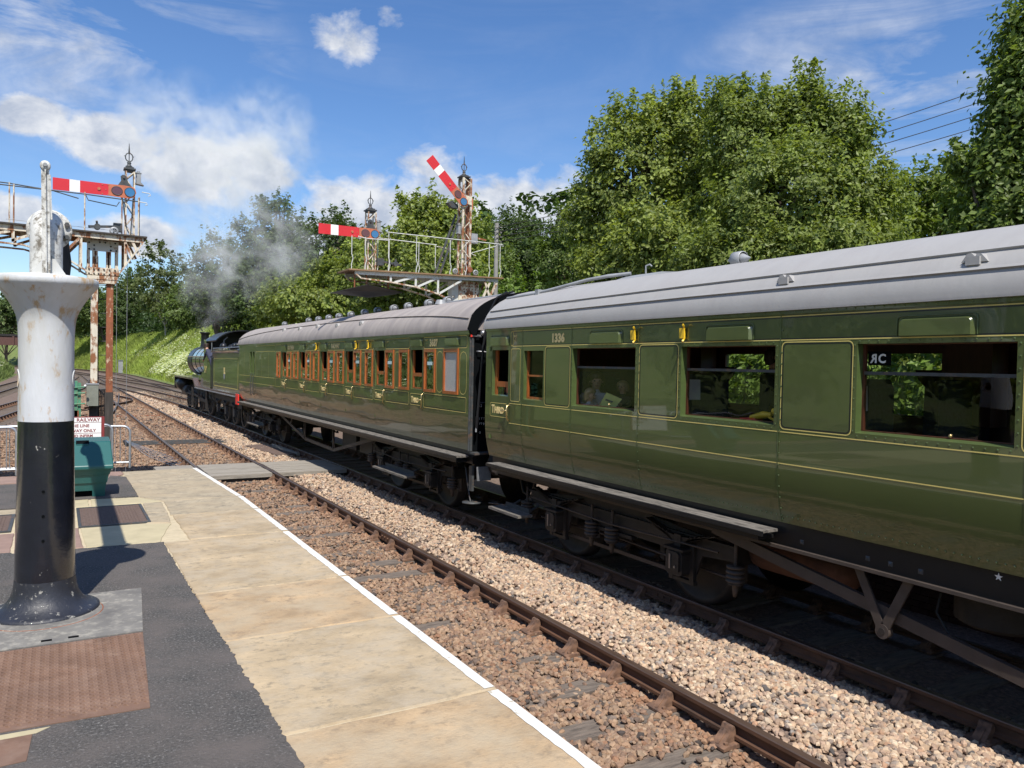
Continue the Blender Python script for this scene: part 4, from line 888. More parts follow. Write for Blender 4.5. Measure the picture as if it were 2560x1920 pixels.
m = MB(); m.add([(5.68, 17.55, 4.28), (6.25, 17.45, 4.44), (7.33, 17.9, 4.36), (7.3, 18.5, 4.34), (6.7, 18.6, 4.24), (5.68, 18.5, 4.28), (5.68, 17.55, 4.29), (6.25, 17.45, 4.452), (7.33, 17.9, 4.372), (7.3, 18.5, 4.352), (6.7, 18.6, 4.252), (5.68, 18.5, 4.292)],
      [(5, 4, 3, 2, 1, 0), (6, 7, 8, 9, 10, 11), (0, 1, 7, 6), (1, 2, 8, 7), (2, 3, 9, 8), (3, 4, 10, 9), (4, 5, 11, 10), (5, 0, 6, 11)]); m.build('smoke_deflector', M_['under'], t)
for x, y in ((6.02, 17.7), (6.31, 17.7), (6.90, 17.8), (6.6, 18.4)): MB().tube([(x, y, 4.78), (x, y, 4.36)], .018, 6).build('hanger_rod', M_['rust'], t)

# ---- telegraph pole and overhead cables
t = thing('telegraph_pole', 'slender grey pole rising behind the bracket signal', 'pole', (12.6, 22.6, 1.5))
MB().tube([(12.6, 22.7, 1.0), (12.6, 22.7, 7.35)], [.085, .07], 10).build('shaft', M_['pole'], t)
for k in range(4): MB().tube([(12.45, 22.6, 7.2-k*.16), (12.75, 22.6, 7.2-k*.16)], .015, 6).build('cross_arm', M_['pole'], t)
# ================================================================== COACHES
XC = 6.97
def xs_(z):      # near side of a coach body: flat above the waist, curving in below it
    return 5.60+(.085*((1.80-z)/.56)**2 if z < 1.80 else 0)
def far_(z): return 2*XC-xs_(z)
ZR = [1.245, 1.33, 1.42, 1.51, 1.60, 1.69, 1.80]
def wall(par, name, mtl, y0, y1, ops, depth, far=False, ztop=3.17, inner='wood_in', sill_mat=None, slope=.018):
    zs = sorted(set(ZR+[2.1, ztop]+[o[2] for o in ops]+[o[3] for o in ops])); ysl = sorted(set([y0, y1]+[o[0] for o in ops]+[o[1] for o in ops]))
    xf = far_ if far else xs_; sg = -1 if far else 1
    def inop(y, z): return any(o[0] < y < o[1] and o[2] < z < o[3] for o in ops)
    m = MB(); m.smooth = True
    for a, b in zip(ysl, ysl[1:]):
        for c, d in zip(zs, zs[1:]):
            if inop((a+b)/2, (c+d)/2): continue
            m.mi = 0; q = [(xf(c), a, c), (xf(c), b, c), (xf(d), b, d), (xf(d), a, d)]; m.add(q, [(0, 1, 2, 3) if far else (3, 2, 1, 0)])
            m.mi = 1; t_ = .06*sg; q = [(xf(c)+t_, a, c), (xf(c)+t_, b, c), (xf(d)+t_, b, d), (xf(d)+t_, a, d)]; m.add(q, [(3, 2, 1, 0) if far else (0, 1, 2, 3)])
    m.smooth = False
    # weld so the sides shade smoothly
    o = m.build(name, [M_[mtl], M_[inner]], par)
    bm = bmesh.new(); bm.from_mesh(o.data); bmesh.ops.remove_doubles(bm, verts=bm.verts, dist=.0005); bm.to_mesh(o.data); bm.free()
    x0 = xf(2.5)
    for a, b, c, d in ops:
        m = MB(); X1 = x0+depth*sg
        m.add([(x0, a, c-.0), (x0, a, d), (X1, a, d), (X1, a, c+slope)], [(0, 1, 2, 3)]); m.add([(x0, b, c), (x0, b, d), (X1, b, d), (X1, b, c+slope)], [(3, 2, 1, 0)])
        m.add([(x0, a, c), (x0, b, c), (X1, b, c+slope), (X1, a, c+slope)], [(0, 1, 2, 3)]); m.add([(x0, a, d), (x0, b, d), (X1, b, d), (X1, a, d)], [(3, 2, 1, 0)])
        m.build('window_reveal', M_['trimg' if not far else 'green'], par)

    return o
def roofz(X, n=2.3, hw=1.42, z0=3.17, h=.655): u = min(1, abs(X-XC)/hw); return z0+h*(1-u**n)**.5
def roof(par, y0, y1, mtl, lip=.02):
    us_ = [-1, -.9985, -.993, -.98, -.955, -.92, -.87, -.8, -.7, -.58, -.44, -.28, -.12]; us_ = us_+[0]+[-u for u in us_[::-1]]
    m = MB(); m.smooth = True; nY = 20; vs = []
    for i in range(nY+1):
        y = y0+(y1-y0)*i/nY
        for u in us_: vs.append((XC+1.42*u, y, roofz(XC+1.42*u)))
    K = len(us_); m.add(vs, [(i*K+k, i*K+k+1, (i+1)*K+k+1, (i+1)*K+k) for i in range(nY) for k in range(K-1)]); m.smooth = False
    for y, rev in ((y0, 0), (y1, 1)):
        P = [(XC+1.42*u, y, roofz(XC+1.42*u)) for u in us_]; m.add(P, [tuple(range(K)) if not rev else tuple(range(K))[::-1]])
    m.box(XC-1.42, XC-1.365, y0, y1, 3.155, 3.172); m.box(XC+1.365, XC+1.42, y0, y1, 3.155, 3.172)
    return m.build('roof', M_[mtl], par)
def rainstrip(par, pts, mtl, h=.020, th=.012, name='rain_strip'):
    m = MB(); vs = []
    for X, Y in pts:
        z = roofz(X); dX = .01; n_ = Vector((-(roofz(X+dX)-roofz(X-dX))/(2*dX), 0, 1)).normalized(); tg = Vector((n_.z, 0, -n_.x)); c = Vector((X, Y, z))
        for a, b in ((-th, -.004), (-th, h), (th, h*.8), (th, -.004)): vs.append(c+tg*a+n_*b)
    fs = [(i*4+k, (i+1)*4+k, (i+1)*4+(k+1) % 4, i*4+(k+1) % 4) for i in range(len(pts)-1) for k in range(4)]+[(0, 1, 2, 3), tuple(len(vs)-4+k for k in (3, 2, 1, 0))]
    m.add(vs, fs); return m.build(name, M_[mtl], par)
def hood(par, ya, yb, za=2.905, zb=3.045, mtl='green', x=5.60, out=.038):
    m = MB(); r = .035; pts = [(yb, za)]
    for k in range(5): a = math.pi/2*k/4; pts.append((yb-r+r*math.cos(a), zb-r+r*math.sin(a)))
    for k in range(5): a = math.pi/2+math.pi/2*k/4; pts.append((ya+r+r*math.cos(a), zb-r+r*math.sin(a)))
    pts.append((ya, za)); n = len(pts); cy = (ya+yb)/2; cz = (za+zb)/2
    o_ = [(x-.002, p[0], p[1]) for p in pts]; i_ = [(x-out, cy+(p[0]-cy)*.93, za+(p[1]-za)*.86) for p in pts]
    m.add(o_+i_, [(i, (i+1) % n, n+(i+1) % n, n+i) for i in range(n)]+[tuple(range(n, 2*n))[::-1]])
    o = m.build('ventilator_hood', M_[mtl], par)
    m = MB(); m.tube([(x-.006, p[0]*1.0+(p[0]-cy)*.05, p[1]+(.012 if p[1] > za+.02 else 0)) for p in pts], .004, 5); m.build('flange', M_['trimg'], o, org=None); return o
def rivets(par, pts, mtl='trimg', r=.0075):
    m = MB()
    for X, Y, Z in pts:
        m.add([(X, Y-r, Z-r), (X, Y+r, Z-r), (X, Y+r, Z+r), (X, Y-r, Z+r), (X-r*.6, Y, Z)], [(0, 1, 4), (1, 2, 4), (2, 3, 4), (3, 0, 4)])
    return m.build('rivets', M_[mtl], par, kind='stuff')
def wheelset(par, y, r=.53, xw=(6.22, 7.72), org=None, mt='under', hub=True, spokes=0):
    out_ = []
    for sx, x in zip((-1, 1), xw):
        m = MB(); m.lathe([(.0, -.02*0), (.10, -.03), (.13, -.02), (.15, 0), (r-.09, .01), (r-.07, -.02), (r-.006, -.03), (r, .10), (r+.025, .105), (r+.025, .13), (r-.06, .13), (r-.08, .07), (.12, .08), (.10, .13), (0, .13)] if sx < 0 else
                       [(0, .02), (.10, .03), (.15, 0), (r-.08, 0), (r, .03), (r, -.10), (r+.025, -.105), (r+.025, -.13), (0, -.13)], (x-.06*(-sx)*0, y, r+.003), 36, 'x')
        out_.append(m.build('wheel', M_[mt], par, org=None))
    m = MB(); m.cyl((xw[0], y, r), (xw[1], y, r), .07, n=12); m.build('axle', M_['under'], par, org=None); return out_
def leafspring(m, x, y, z, L_=.55, n=6, w_=.09):
    for k in range(n):
        l_ = L_*(1-k*.13); P = [(x, y+l_*s_, z+.11*(s_*s_)-k*.016+.0) for s_ in (-1, -.66, -.33, 0, .33, .66, 1)]
        for a, b in zip(P, P[1:]): m.bar(a, b, w_, .014)
    m.box(x-.055, x+.055, y-.05, y+.05, z-.10, z+.03)
def bogie(par, ya, yb, label=None, step=None):
    """four wheeled bogie with axles at ya and yb"""
    yc = (ya+yb)/2; m = MB()
    for s_ in (-1, 1):
        X = XC+s_*1.0
        m.prism([(ya+.75, .80), (ya+.75, .66), (ya+.28, .62), (ya+.2, .40), (ya-.2, .40), (ya-.28, .62), (yb+.28, .60), (yb+.2, .40), (yb-.2, .40), (yb-.28, .62), (yb-.75, .66), (yb-.75, .80), (yc-.5, .93), (yc+.5, .93)], X-.012, X+.012, 'x')
        m.box(X-.05, X+.05, yb-.78, ya+.78, .80, .825); m.box(X-.04, X+.02, yc-.35, yc+.35, .56, .60)
        for y in (ya, yb):
            for d in (-.16, .16): m.box(X-.05, X+.0, y+d-.03, y+d+.03, .28, .72)
            m.bar((X-.02, y-.2, .30), (X-.02, y+.2, .30), .05, .04)
    m.box(XC-1, XC+1, yc-.2, yc+.2, .55, .9); m.box(XC-1, XC+1, ya+.70, ya+.76, .62, .8); m.box(XC-1, XC+1, yb-.76, yb-.70, .62, .8)
    b = m.build('bogie', M_['under'], par)
    for y in (ya, yb):
        wheelset(b, y)
        for s_ in (-1, 1):
            X = XC+s_*1.0; m = MB(); xo = X+s_*.16; m.prism([(y-.13, .40), (y-.09, .37), (y+.09, .37), (y+.13, .40), (y+.13, .60), (y+.10, .66), (y-.10, .66), (y-.13, .60)], X, xo, 'x')
            m.prism([(y-.10, .42), (y+.10, .42), (y+.10, .60), (y+.07, .63), (y-.07, .63), (y-.10, .60)], xo, xo+s_*.025, 'x')
            m.box(X, xo+s_*.02, y-.16, y+.16, .645, .67); m.build('axlebox', M_['under'], b, org=None)
            if s_ < 0:
                m = MB(); m.bar((xo-.03, y+.03, .44), (xo-.032, y+.03, .60), .02, .01, (1, 0, 0)); m.cyl((xo-.028, y-.05, .47), (xo-.04, y-.05, .47), .014, n=8); m.build('axlebox_clip', M_['silverd'], b, org=None)
                m = MB(); leafspring(m, X-.06, y, .78); m.build('leaf_spring', M_['under'], b, org=None)
    for y in (yc, ya-.80, yb-.80, ya+.78):
        m = MB(); X = XC-1.06; m.cyl((X, y, .86), (X, y, .62), .018, n=8); m.lathe([(0, .645), (.09, .645), (.09, .62), (.035, .62), (.06, .61), (.095, .592), (.095, .575), (.062, .565), (.062, .557), (.095, .547), (.095, .53), (.062, .52), (.062, .512), (.095, .502), (.095, .485), (.06, .475), (.08, .465), (.07, .455), (.03, .455), (.03, .40), (.02, .33), (0, .33)], (X, y, 0), 16)
        m.build('coil_spring', M_['truss'], b, org=None)
    m = MB(); m.bar((XC-.93, ya+.1, .33), (XC-.93, yb-.1, .33), .02, .045); m.build('tie_rod', M_['truss'], b, org=None)
    for y in (ya, yb):      # brake blocks, hangers and pull rods
        for d_ in (-1, 1):
            m = MB(); yy = y+d_*.60; m.prism([(yy-d_*.05, .36), (yy+d_*.03, .38), (yy+d_*.03, .66), (yy-d_*.05, .64)], XC-.80, XC-.70, 'x'); m.bar((XC-.75, yy+d_*.03, .5), (XC-.75, yy+d_*.08, .86), .03, .02); m.build('brake_block', M_['truss'], b, org=None)
    m = MB(); m.tube([(XC-.86, ya+.7, .42), (XC-.86, yc, .47), (XC-.86, yb-.7, .42)], .014, 6); m.tube([(XC-1.1, ya+.6, .74), (XC-1.12, yc, .70), (XC-1.1, yb-.6, .74)], .012, 6); m.build('pull_rods', M_['truss'], b, org=None)
    if step:
        m = MB(); m.box(5.50, 5.74, step[0], step[1], .50, .535); m.build('step_board', M_['board'], b, org=None)
        m = MB()
        for f in (.2, .8): y = step[0]+(step[1]-step[0])*f; m.bar((5.74, y, .52), (5.95, y, .62), .04, .02)
        m.box(5.74, 5.77, step[0]+.1, step[1]-.1, .535, .60); m.build('step_bracket', M_['iron'], b, org=None)
    return b
def buffer(par, x, y, s_):
    m = MB(); m.cyl((x, y, 1.06), (x, y+.25*s_, 1.06), .11, .09, 14); m.cyl((x, y+.25*s_, 1.06), (x, y+.42*s_, 1.06), .05, n=10); m.lathe([(0, .42*s_), (.225, .42*s_), (.225, .455*s_), (.12, .475*s_), (0, .48*s_)], (x, y, 1.06), 28, 'y'); return m.build('buffer', M_['under'], par)
def torpedo(par, y, x=XC, z=None, mt='lgrey', s=1.0):
    z = roofz(x) if z is None else z; m = MB(); c = z+.115*s
    m.cyl((x, y, z-.02), (x, y, z+.04*s), .10*s, .08*s, 12)
    m.lathe([(.085*s, -.075*s), (.095*s, -.07*s), (.095*s, .07*s), (.085*s, .075*s)], (x, y, c), 18, 'y'); m.lathe([(0, -.20*s), (.035*s, -.13*s), (.065*s, -.07*s), (.07*s, 0), (.065*s, .07*s), (.035*s, .13*s), (0, .20*s)], (x, y, c), 14, 'y')
    return m.build('roof_ventilator', M_[mt], par)
def roofclip(par, X, Y, mt='roof1'):
    m = MB(); z = roofz(X); m.prism([(Y-.10, z-.01), (Y-.05, z+.05), (Y-.02, z+.055), (Y-.01, z+.03), (Y+.02, z+.06), (Y+.05, z+.055), (Y+.09, z-.005)], X-.02, X+.05, 'x'); m.box(X-.04, X-.015, Y-.05, Y+.05, z-.03, z+.03); return m.build('lamp_bracket', M_[mt], par)
def ybracket(par, Y, z=2.99):
    m = MB(); m.box(5.565, 5.585, Y-.035, Y+.035, z-.055, z+.05); m.tube([(5.59, Y-.02, z+.045), (5.55, Y-.035, z+.085), (5.535, Y-.055, z+.075)], .011, 6); m.tube([(5.59, Y-.02, z-.05), (5.55, Y-.035, z-.09), (5.535, Y-.055, z-.08)], .011, 6)
    m.box(5.58, 5.60, Y-.02, Y+.02, z-.02, z+.02); return m.build('board_bracket', M_['lampy'], par)

# ---------------------------------------------------------------- coach nearest the camera
c1 = thing('railway_coach', 'glossy green railway coach numbered 1336 with large windows, nearest the camera', 'railway coach', (XC, 1.4, 0), 'coaches of the standing train')
Y0, Y1 = -7.62, 10.34
WIN = [(6.82, 8.06), (4.85, 6.075), (2.80, 4.017), (.76, 1.99), (-1.30, -.07), (-3.36, -2.13), (-5.4, -4.2)]
W_ = [(a, b, 2.125, 2.85) for a, b in WIN]
wall(c1, 'near_side_panelling', 'green', Y0, Y1, W_+[(8.735, 9.235, 2.15, 2.825), (9.665, 10.145, 2.17, 2.84)], .085)
wall(c1, 'far_side_panelling', 'green', Y0, Y1, W_+[(8.735, 9.235, 2.15, 2.825)], .05, far=True)
roof(c1, Y0-.02, Y1+.02, 'roof1')
rainstrip(c1, [(5.604, y) for y in (Y0, -2, 3, 6)]+[(5.597, 8), (5.583, 10.30)], 'roof1'); rainstrip(c1, [(5.728, y) for y in (Y0, -2, 3)]+[(5.706, 6.2), (5.68, 8.4), (5.648, 10.30)], 'roof1')
rainstrip(c1, [(8.21, Y0), (8.21, 10.3)], 'roof1')
m = MB(); m.box(5.575, 5.60, Y0, Y1-.02, 3.122, 3.160); m.box(8.34, 8.365, Y0, Y1-.02, 3.122, 3.160); m.build('cornice', M_['green'], c1)
for y, X in ((Y1-.01, 0), (Y0+.01, 1)):
    m = MB(); m.prism([(5.685, 1.25), (5.61, 1.8), (5.61, 3.16), (8.33, 3.16), (8.33, 1.8), (8.25, 1.25)], y-.01, y+.01, 'y'); m.build('end_wall', M_['black'], c1)
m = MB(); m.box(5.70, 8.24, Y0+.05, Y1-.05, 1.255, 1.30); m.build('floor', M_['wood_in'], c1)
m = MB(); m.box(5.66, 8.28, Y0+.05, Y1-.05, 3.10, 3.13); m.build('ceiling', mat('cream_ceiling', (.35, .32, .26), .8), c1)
# gold-yellow lining
LX = 5.5975
m = MB()
def hline(m, y0, y1, z, w_=.0085, x=None): X = (xs_(z)-.0025) if x is None else x; X2 = (xs_(z+w_)-.0025) if x is None else x; m.add([(X, y0, z-w_/2), (X, y1, z-w_/2), (X2, y1, z+w_/2), (X2, y0, z+w_/2)], [(3, 2, 1, 0)])
hline(m, Y0, 9.54, 3.105); hline(m, Y0, 9.54, 2.893); m.rline(LX, 9.53, 9.60, 2.893+.004, 3.105-.004, .03, .0085)
hline(m, Y0, 9.62, 2.073); hline(m, Y0, 9.62, 1.79)
m.rline(LX, 9.665, 10.18, 1.86, 2.06, .03, .008); m.rline(LX, 9.33, 9.59, 2.11, 2.855, .035, .008)
for a, b in ((8.105, 8.69), (6.12, 6.75), (4.055, 4.775), (2.035, 2.75), (-.03, .71), (-2.09, -1.35)): m.rline(LX, a, b, 2.10, 2.875, .045, .008)
m.build('yellow_lining', M_['yellow'], c1)
m = MB()
for a, b in ((8.12, 8.675), (6.135, 6.735), (4.07, 4.76), (2.05, 2.735), (-.015, .695)): m.rline(LX+.0015, a, b, 2.115, 2.86, .04, .010)
hline(m, Y0, 9.54, 3.092, .010, 5.599); hline(m, Y0, 9.54, 2.906, .008, 5.599)
for y in (Y1-.18, 9.60): m.add([(xs_(z)-.0015, y+d, z) for z in (1.26, 1.5, 1.8, 3.1) for d in (0, .007)], [(0, 1, 3, 2), (2, 3, 5, 4), (4, 5, 7, 6)])
m.build('black_fine_line', M_['black'], c1)
# seams and riveted plates
m = MB()
for y in (9.28, 8.08, 6.76, 4.795, 2.72, .72): 
    m.add([(xs_(z)-.0035, y+d, z) for z in (1.25, 1.36, 1.5, 1.65, 1.8, 2.07, 3.12) for d in (-.006, .006)], [(2*k, 2*k+1, 2*k+3, 2*k+2) for k in range(6)])
m.build('plate_seam', M_['trimg'], c1)
R_ = []
y = -6.0
while y < 9.5: R_.append((5.573, y, 3.141)); y += .085
for a, b in WIN[:5]:
    for k in range(15): R_.append((5.598, a+.02+(b-a-.04)*k/14, 2.872)); R_.append((5.598, a+.02+(b-a-.04)*k/14, 2.102))
    for k in range(9): R_.append((5.598, a-.022, 2.14+.7*k/8)); R_.append((5.598, b+.022, 2.14+.7*k/8))
for y in (9.28, 8.08, 6.76, 4.795, 2.72):
    for k in range(18): z = 1.28+k*.1; R_.append((xs_(z)-.005, y-.02, z))
y = -5
while y < 10.2: R_.append((xs_(1.31)-.002, y, 1.31)); y += .06
rivets(c1, R_)
for ya, yb in ((9.665, 10.17),): hood(c1, ya, yb)
for ya, yb in ((7.07, 7.67), (5.12, 5.71), (3.08, 3.66), (1.05, 1.65), (-1, -.4)): hood(c1, ya, yb)
for Y in (6.84, 6.045): ybracket(c1, Y)
text('1336', 'fleet_number', M_['gold'], c1, .150, (5.596, 8.545, 2.938), sx=1.02, bold=.008)
text('SEATS', 'seat_lettering', M_['gold'], c1, .042, (5.596, 9.52, 3.02), sx=.8); text('1', 'seat_lettering', M_['gold'], c1, .035, (5.596, 9.485, 2.988)); text('56', 'seat_lettering', M_['gold'], c1, .042, (5.596, 9.50, 2.95), sx=.8)
text('T', 'door_lettering', M_['gold'], c1, .165, (5.596, 10.13, 1.915), sx=.8, bold=.006); text('HIRD', 'door_lettering', M_['gold'], c1, .125, (5.596, 10.045, 1.915), sx=.95, bold=.006)
# windows: half-open, a dark bar at mid height, glass below
for i, (a, b) in enumerate(WIN):
    for far in (0, 1):
        X = 5.683 if not far else 8.257; m = MB(); e = .0
        m.box(X-.008, X+.018, a, a+.016, 2.143, 2.85); m.box(X-.008, X+.018, b-.022, b, 2.143, 2.85); m.box(X-.008, X+.018, a+.016, b-.022, 2.143, 2.150); m.box(X-.008, X+.018, a+.016, b-.022, 2.842, 2.85)
        fr = m.build('window_frame', M_['wood_in'], c1)
        m = MB(); m.box(X-.018, X+.02, a+.02, b-.02, 2.602, 2.628); m.build('mid_bar', M_['iron'] if not far else M_['wood_in'], fr, org=None)
        m = MB(); m.add([(X, a+.02, 2.15), (X, b-.02, 2.15), (X, b-.02, 2.61), (X, a+.02, 2.61)], [(3, 2, 1, 0)]); m.build('pane', M_['glass'], fr, org=None)
m = MB(); X = 5.665; a, b = 8.735, 9.235
for q in ((a, a+.03, 2.155, 2.825), (b-.03, b, 2.155, 2.825), (a+.03, b-.03, 2.155, 2.19), (a+.03, b-.03, 2.47, 2.495)): m.box(X-.012, X+.02, *q)
fr = m.build('window_frame', M_['wood'], c1); MB().add([(X, a+.02, 2.16), (X, b-.02, 2.16), (X, b-.02, 2.82), (X, a+.02, 2.82)], [(3, 2, 1, 0)]).build('pane', M_['glass'], fr, org=None)
m = MB(); a, b = 9.665, 10.145
for q in ((b-.06, b, 2.18, 2.84), (a, b-.06, 2.30, 2.38), (a, a+.03, 2.18, 2.30)): m.box(X-.012, X+.02, *q)
fr = m.build('droplight', M_['wood'], c1, label='lowered varnished droplight in the end door'); MB().add([(X, a+.02, 2.18), (X, b-.05, 2.18), (X, b-.05, 2.31), (X, a+.02, 2.31)], [(3, 2, 1, 0)]).build('pane', M_['glass2'], fr, org=None)
m = MB(); m.tube([(5.598, 9.62, 2.045), (5.555, 9.615, 2.03), (5.545, 9.60, 1.98), (5.545, 9.60, 1.90), (5.565, 9.61, 1.845), (5.60, 9.63, 1.82)], .011, 8); m.build('grab_handle', M_['brass'], c1)
m = MB(); m.tube([(5.60, 9.68, 1.965), (5.56, 9.685, 1.965), (5.556, 9.74, 1.96), (5.556, 9.78, 1.955)], .010, 8); m.build('door_handle', M_['brass'], c1)
for z in (2.32, 2.86, 1.55):
    m = MB(); m.box(5.588 if z > 1.8 else 5.60, 5.605+.02, 10.19, 10.235, z-.03, z+.03); m.build('door_hinge', M_['trimg'], c1)
# roof fittings: conduit, tank hump, ventilators
m = MB(); m.prism([(5.98, 3.58), (6.02, 3.66), (6.5, 3.83), (6.97, 3.865), (7.4, 3.83), (7.9, 3.66), (7.95, 3.58)], 7.45, 8.15, 'y'); m.prism([(6.0, 3.60), (6.03, 3.67), (6.18, 3.72), (6.2, 3.62)], 8.15, 8.95, 'y'); m.build('tank_cover', M_['lgrey'], c1)
m = MB(); m.tube([(5.93, 10.30, 3.64), (5.98, 9.5, 3.67), (6.08, 9.0, 3.735), (6.2, 8.6, 3.80), (6.32, 8.3, 3.835), (6.5, 8.05, 3.86)], .024, 8); m.tube([(6.05, 10.3, 3.67), (6.05, 9.6, 3.68)], .016, 6)
m.box(5.94, 6.0, 9.45, 9.53, 3.62, 3.72); m.build('filler_pipe', M_['lgrey'], c1); MB().tube([(6.5, 7.75, 3.83), (6.5, 7.75, 3.93), (6.52, 7.70, 3.945), (6.53, 7.67, 3.92)], .011, 6).build('filler_hook', M_['lgrey'], c1)
torpedo(c1, 6.62, s=.95); torpedo(c1, -.6); torpedo(c1, -3)
roofclip(c1, 5.650, 4.80); roofclip(c1, 5.652, 3.13)
# seats, partitions and curtains that show through the glass
for y in (8.42, 6.46, 4.43, 2.38, .34, -1.7):
    for xa, xb in ((5.72, 6.62), (7.32, 8.22)):
        m = MB(); m.prism([(y-.09, 1.30), (y+.09, 1.30), (y+.07, 2.48), (y+.03, 2.56), (y-.03, 2.56), (y-.07, 2.48)], xa, xb, 'x'); m.box(xa, xb, y-.55, y+.55, 1.55, 1.74); m.build('seat_pair', M_['seat'], c1)
    if 0 < y < 8:
        for s_ in (-1, 1):
            m = MB(); m.bar((5.95, y+s_*.092, 2.28), (5.95, y+s_*.082, 2.50), .22, .006, (1, 0, 0)); m.v = [(5.84 if v[0] < 5.95 else 6.06, v[1], v[2]) for v in m.v]; m.build('headrest_paper', M_['paper'], c1)
for a, b in WIN[:5]:
    for e, s_ in ((a-.06, 1), (b+.06, -1)):
        m = MB(); P = [(0, 2.10), (.10, 2.10), (.13, 2.25), (.11, 2.33), (.17, 2.42), (.30, 2.55), (.34, 2.66), (0, 2.66)]; m.prism([(e+s_*p[0], p[1]) for p in P][::s_], 8.16, 8.20, 'x'); m.build('curtain', M_['curtain'], c1)
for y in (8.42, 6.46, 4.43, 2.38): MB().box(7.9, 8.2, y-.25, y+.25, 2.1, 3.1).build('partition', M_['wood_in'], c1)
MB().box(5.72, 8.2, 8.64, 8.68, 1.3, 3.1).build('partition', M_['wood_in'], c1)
for yt in (7.30, 5.46, 3.40): 
    m = MB(); m.box(5.75, 6.45, yt-.22, yt+.22, 2.02, 2.05); m.box(6.38, 6.42, yt-.03, yt+.03, 1.3, 2.02); m.build('table', M_['wood_in'], c1)
MB().box(5.718, 5.722, 3.80, 4.0, 2.68, 2.79).build('dark_sticker', M_['bindark'], c1); text('R', 'window_lettering', M_['swhite'], c1, .10, (5.71, 3.915, 2.70), mirror=True, bold=.003, align='LEFT', sx=.95); text('C', 'window_lettering', M_['swhite'], c1, .10, (5.71, 3.905, 2.70), bold=.003, sx=.95)
m = MB(); m.sphere((5.675, 7.385, 2.175), .014, 8, 6); m.sphere((5.675, 3.28, 2.165), .014, 8, 6); m.build('window_catch', M_['brass'], c1)
# underframe
m = MB(); m.box(5.72, 5.76, Y0+.05, Y1-.05, 1.03, 1.25); m.box(8.18, 8.22, Y0+.05, Y1-.05, 1.03, 1.25); m.box(5.76, 8.18, 1.0, 1.1, 1.05, 1.25); m.box(5.76, 8.18, Y1-.15, Y1-.05, .95, 1.25); m.build('solebar', M_['black'], c1)
m = MB(); m.box(5.68, 5.78, Y0+.05, Y1-.1, 1.0, 1.028); m.build('solebar_flange', M_['truss'], c1)
rivets(c1, [(5.72, y, 1.10) for y in (3.95, 3.75, 3.5, 4.6, 2.4)], 'iron', .02)
m = MB(); P = []
for k in range(10): a = math.pi/2+2*math.pi*k/10; r = .030 if k % 2 == 0 else .012; P.append((2.93+r*math.cos(a), 1.20+r*math.sin(a)))
m.prism(P, 5.716, 5.719, 'x'); m.build('white_star', M_['swhite'], c1)
m = MB(); m.box(5.44, 5.66, 4.82, 9.98, 1.158, 1.182); m.build('footboard', M_['board'], c1); m = MB(); m.box(5.435, 5.45, 4.80, 9.99, 1.135, 1.178); m.box(5.50, 5.70, 4.9, 9.95, 1.08, 1.115)
for y in (5.2, 6.2, 7.2, 8.2, 9.2, 9.8): m.bar((5.5, y, 1.13), (5.74, y, 1.02), .03, .03)
m.build('footboard_bracket', M_['black'], c1)
bogie(c1, 8.785, 6.345, step=(9.15, 10.0))
bogie(c1, -3.6, -6.04)
buffer(c1, 6.1, Y1-.05, 1); buffer(c1, 7.84, Y1-.05, 1)
m = MB(); m.bar((5.80, 5.75, 1.0), (5.80, 2.1, .40), .05, .10); m.bar((5.80, 2.1, .40), (5.80, .4, .40), .05, .10); m.bar((5.80, .4, .40), (5.80, -3.0, 1.0), .05, .10); m.build('truss_rod', M_['truss'], c1)
m = MB()
for a, b in ((4.06, 3.82), (3.60, 3.82)): m.bar((5.755, a, 1.01), (5.755, b, .53), .02, .075, (0, 1, 0))
m.cyl((5.74, 3.82, .535), (5.80, 3.82, .535), .06, n=16); m.build('queen_post', M_['truss'], c1)
m = MB(); m.cyl((5.735, 3.82, .535), (5.74, 3.82, .535), .028, n=12); m.build('truss_pin', M_['under'], c1)
m = MB(); m.lathe([(0, -.62), (.12, -.60), (.19, -.52), (.205, -.45), (.205, .45), (.19, .52), (.12, .60), (0, .62)], (6.25, 5.0, .80), 20, 'y'); m.build('air_reservoir', mat('rusty_tank', (.075, .032, .018), .8, var=.3, scale=6), c1)
m = MB(); m.cyl((6.3, 3.2, .98), (6.3, 3.2, .72), .32, n=24); m.cyl((6.3, 3.2, .72), (6.3, 3.2, .68), .32, .25, 24); m.tube([(6.0, 3.5, .9), (5.95, 3.5, .75), (5.9, 3.35, .6)], .012, 6); m.build('brake_cylinder', M_['under'], c1)

# ---------------------------------------------------------------- second coach
c2 = thing('railway_coach', 'green compartment coach numbered 3687 with orange-brown window frames, between engine and nearest coach', 'railway coach', (XC, 19.9, 0), 'coaches of the standing train')
A0, A1 = 10.90, 28.88
DO = [(12.72, 13.235), (14.60, 15.10), (16.50, 16.985), (18.42, 18.90), (20.35, 20.84), (22.30, 22.79)]
FX = [(11.27, 11.83, 1), (12.165, 12.63, 2), (13.33, 13.80, 3), (14.07, 14.52, 2), (15.24, 15.69, 0), (15.96, 16.42, 2), (17.13, 17.59, 0), (17.82, 18.31, 2), (19.07, 19.56, 0), (19.80, 20.25, 2), (21.0, 21.46, 0), (21.73, 22.18, 2), (22.97, 23.36, 0)]
ops = [(a, b, 2.155, 2.865) for a, b in DO]+[(a+.03, b-.03, 2.15, 2.85) for a, b, k in FX]+[(26.42, 26.68, 2.2, 2.9), (26.82, 27.08, 2.2, 2.9)]
wall(c2, 'near_side_panelling', 'green2', A0, A1, ops, .05, slope=.01)
wall(c2, 'far_side_panelling', 'green2', A0, A1, [], .05, far=True)
roof(c2, A0-.02, A1+.02, 'roof2')
P = []
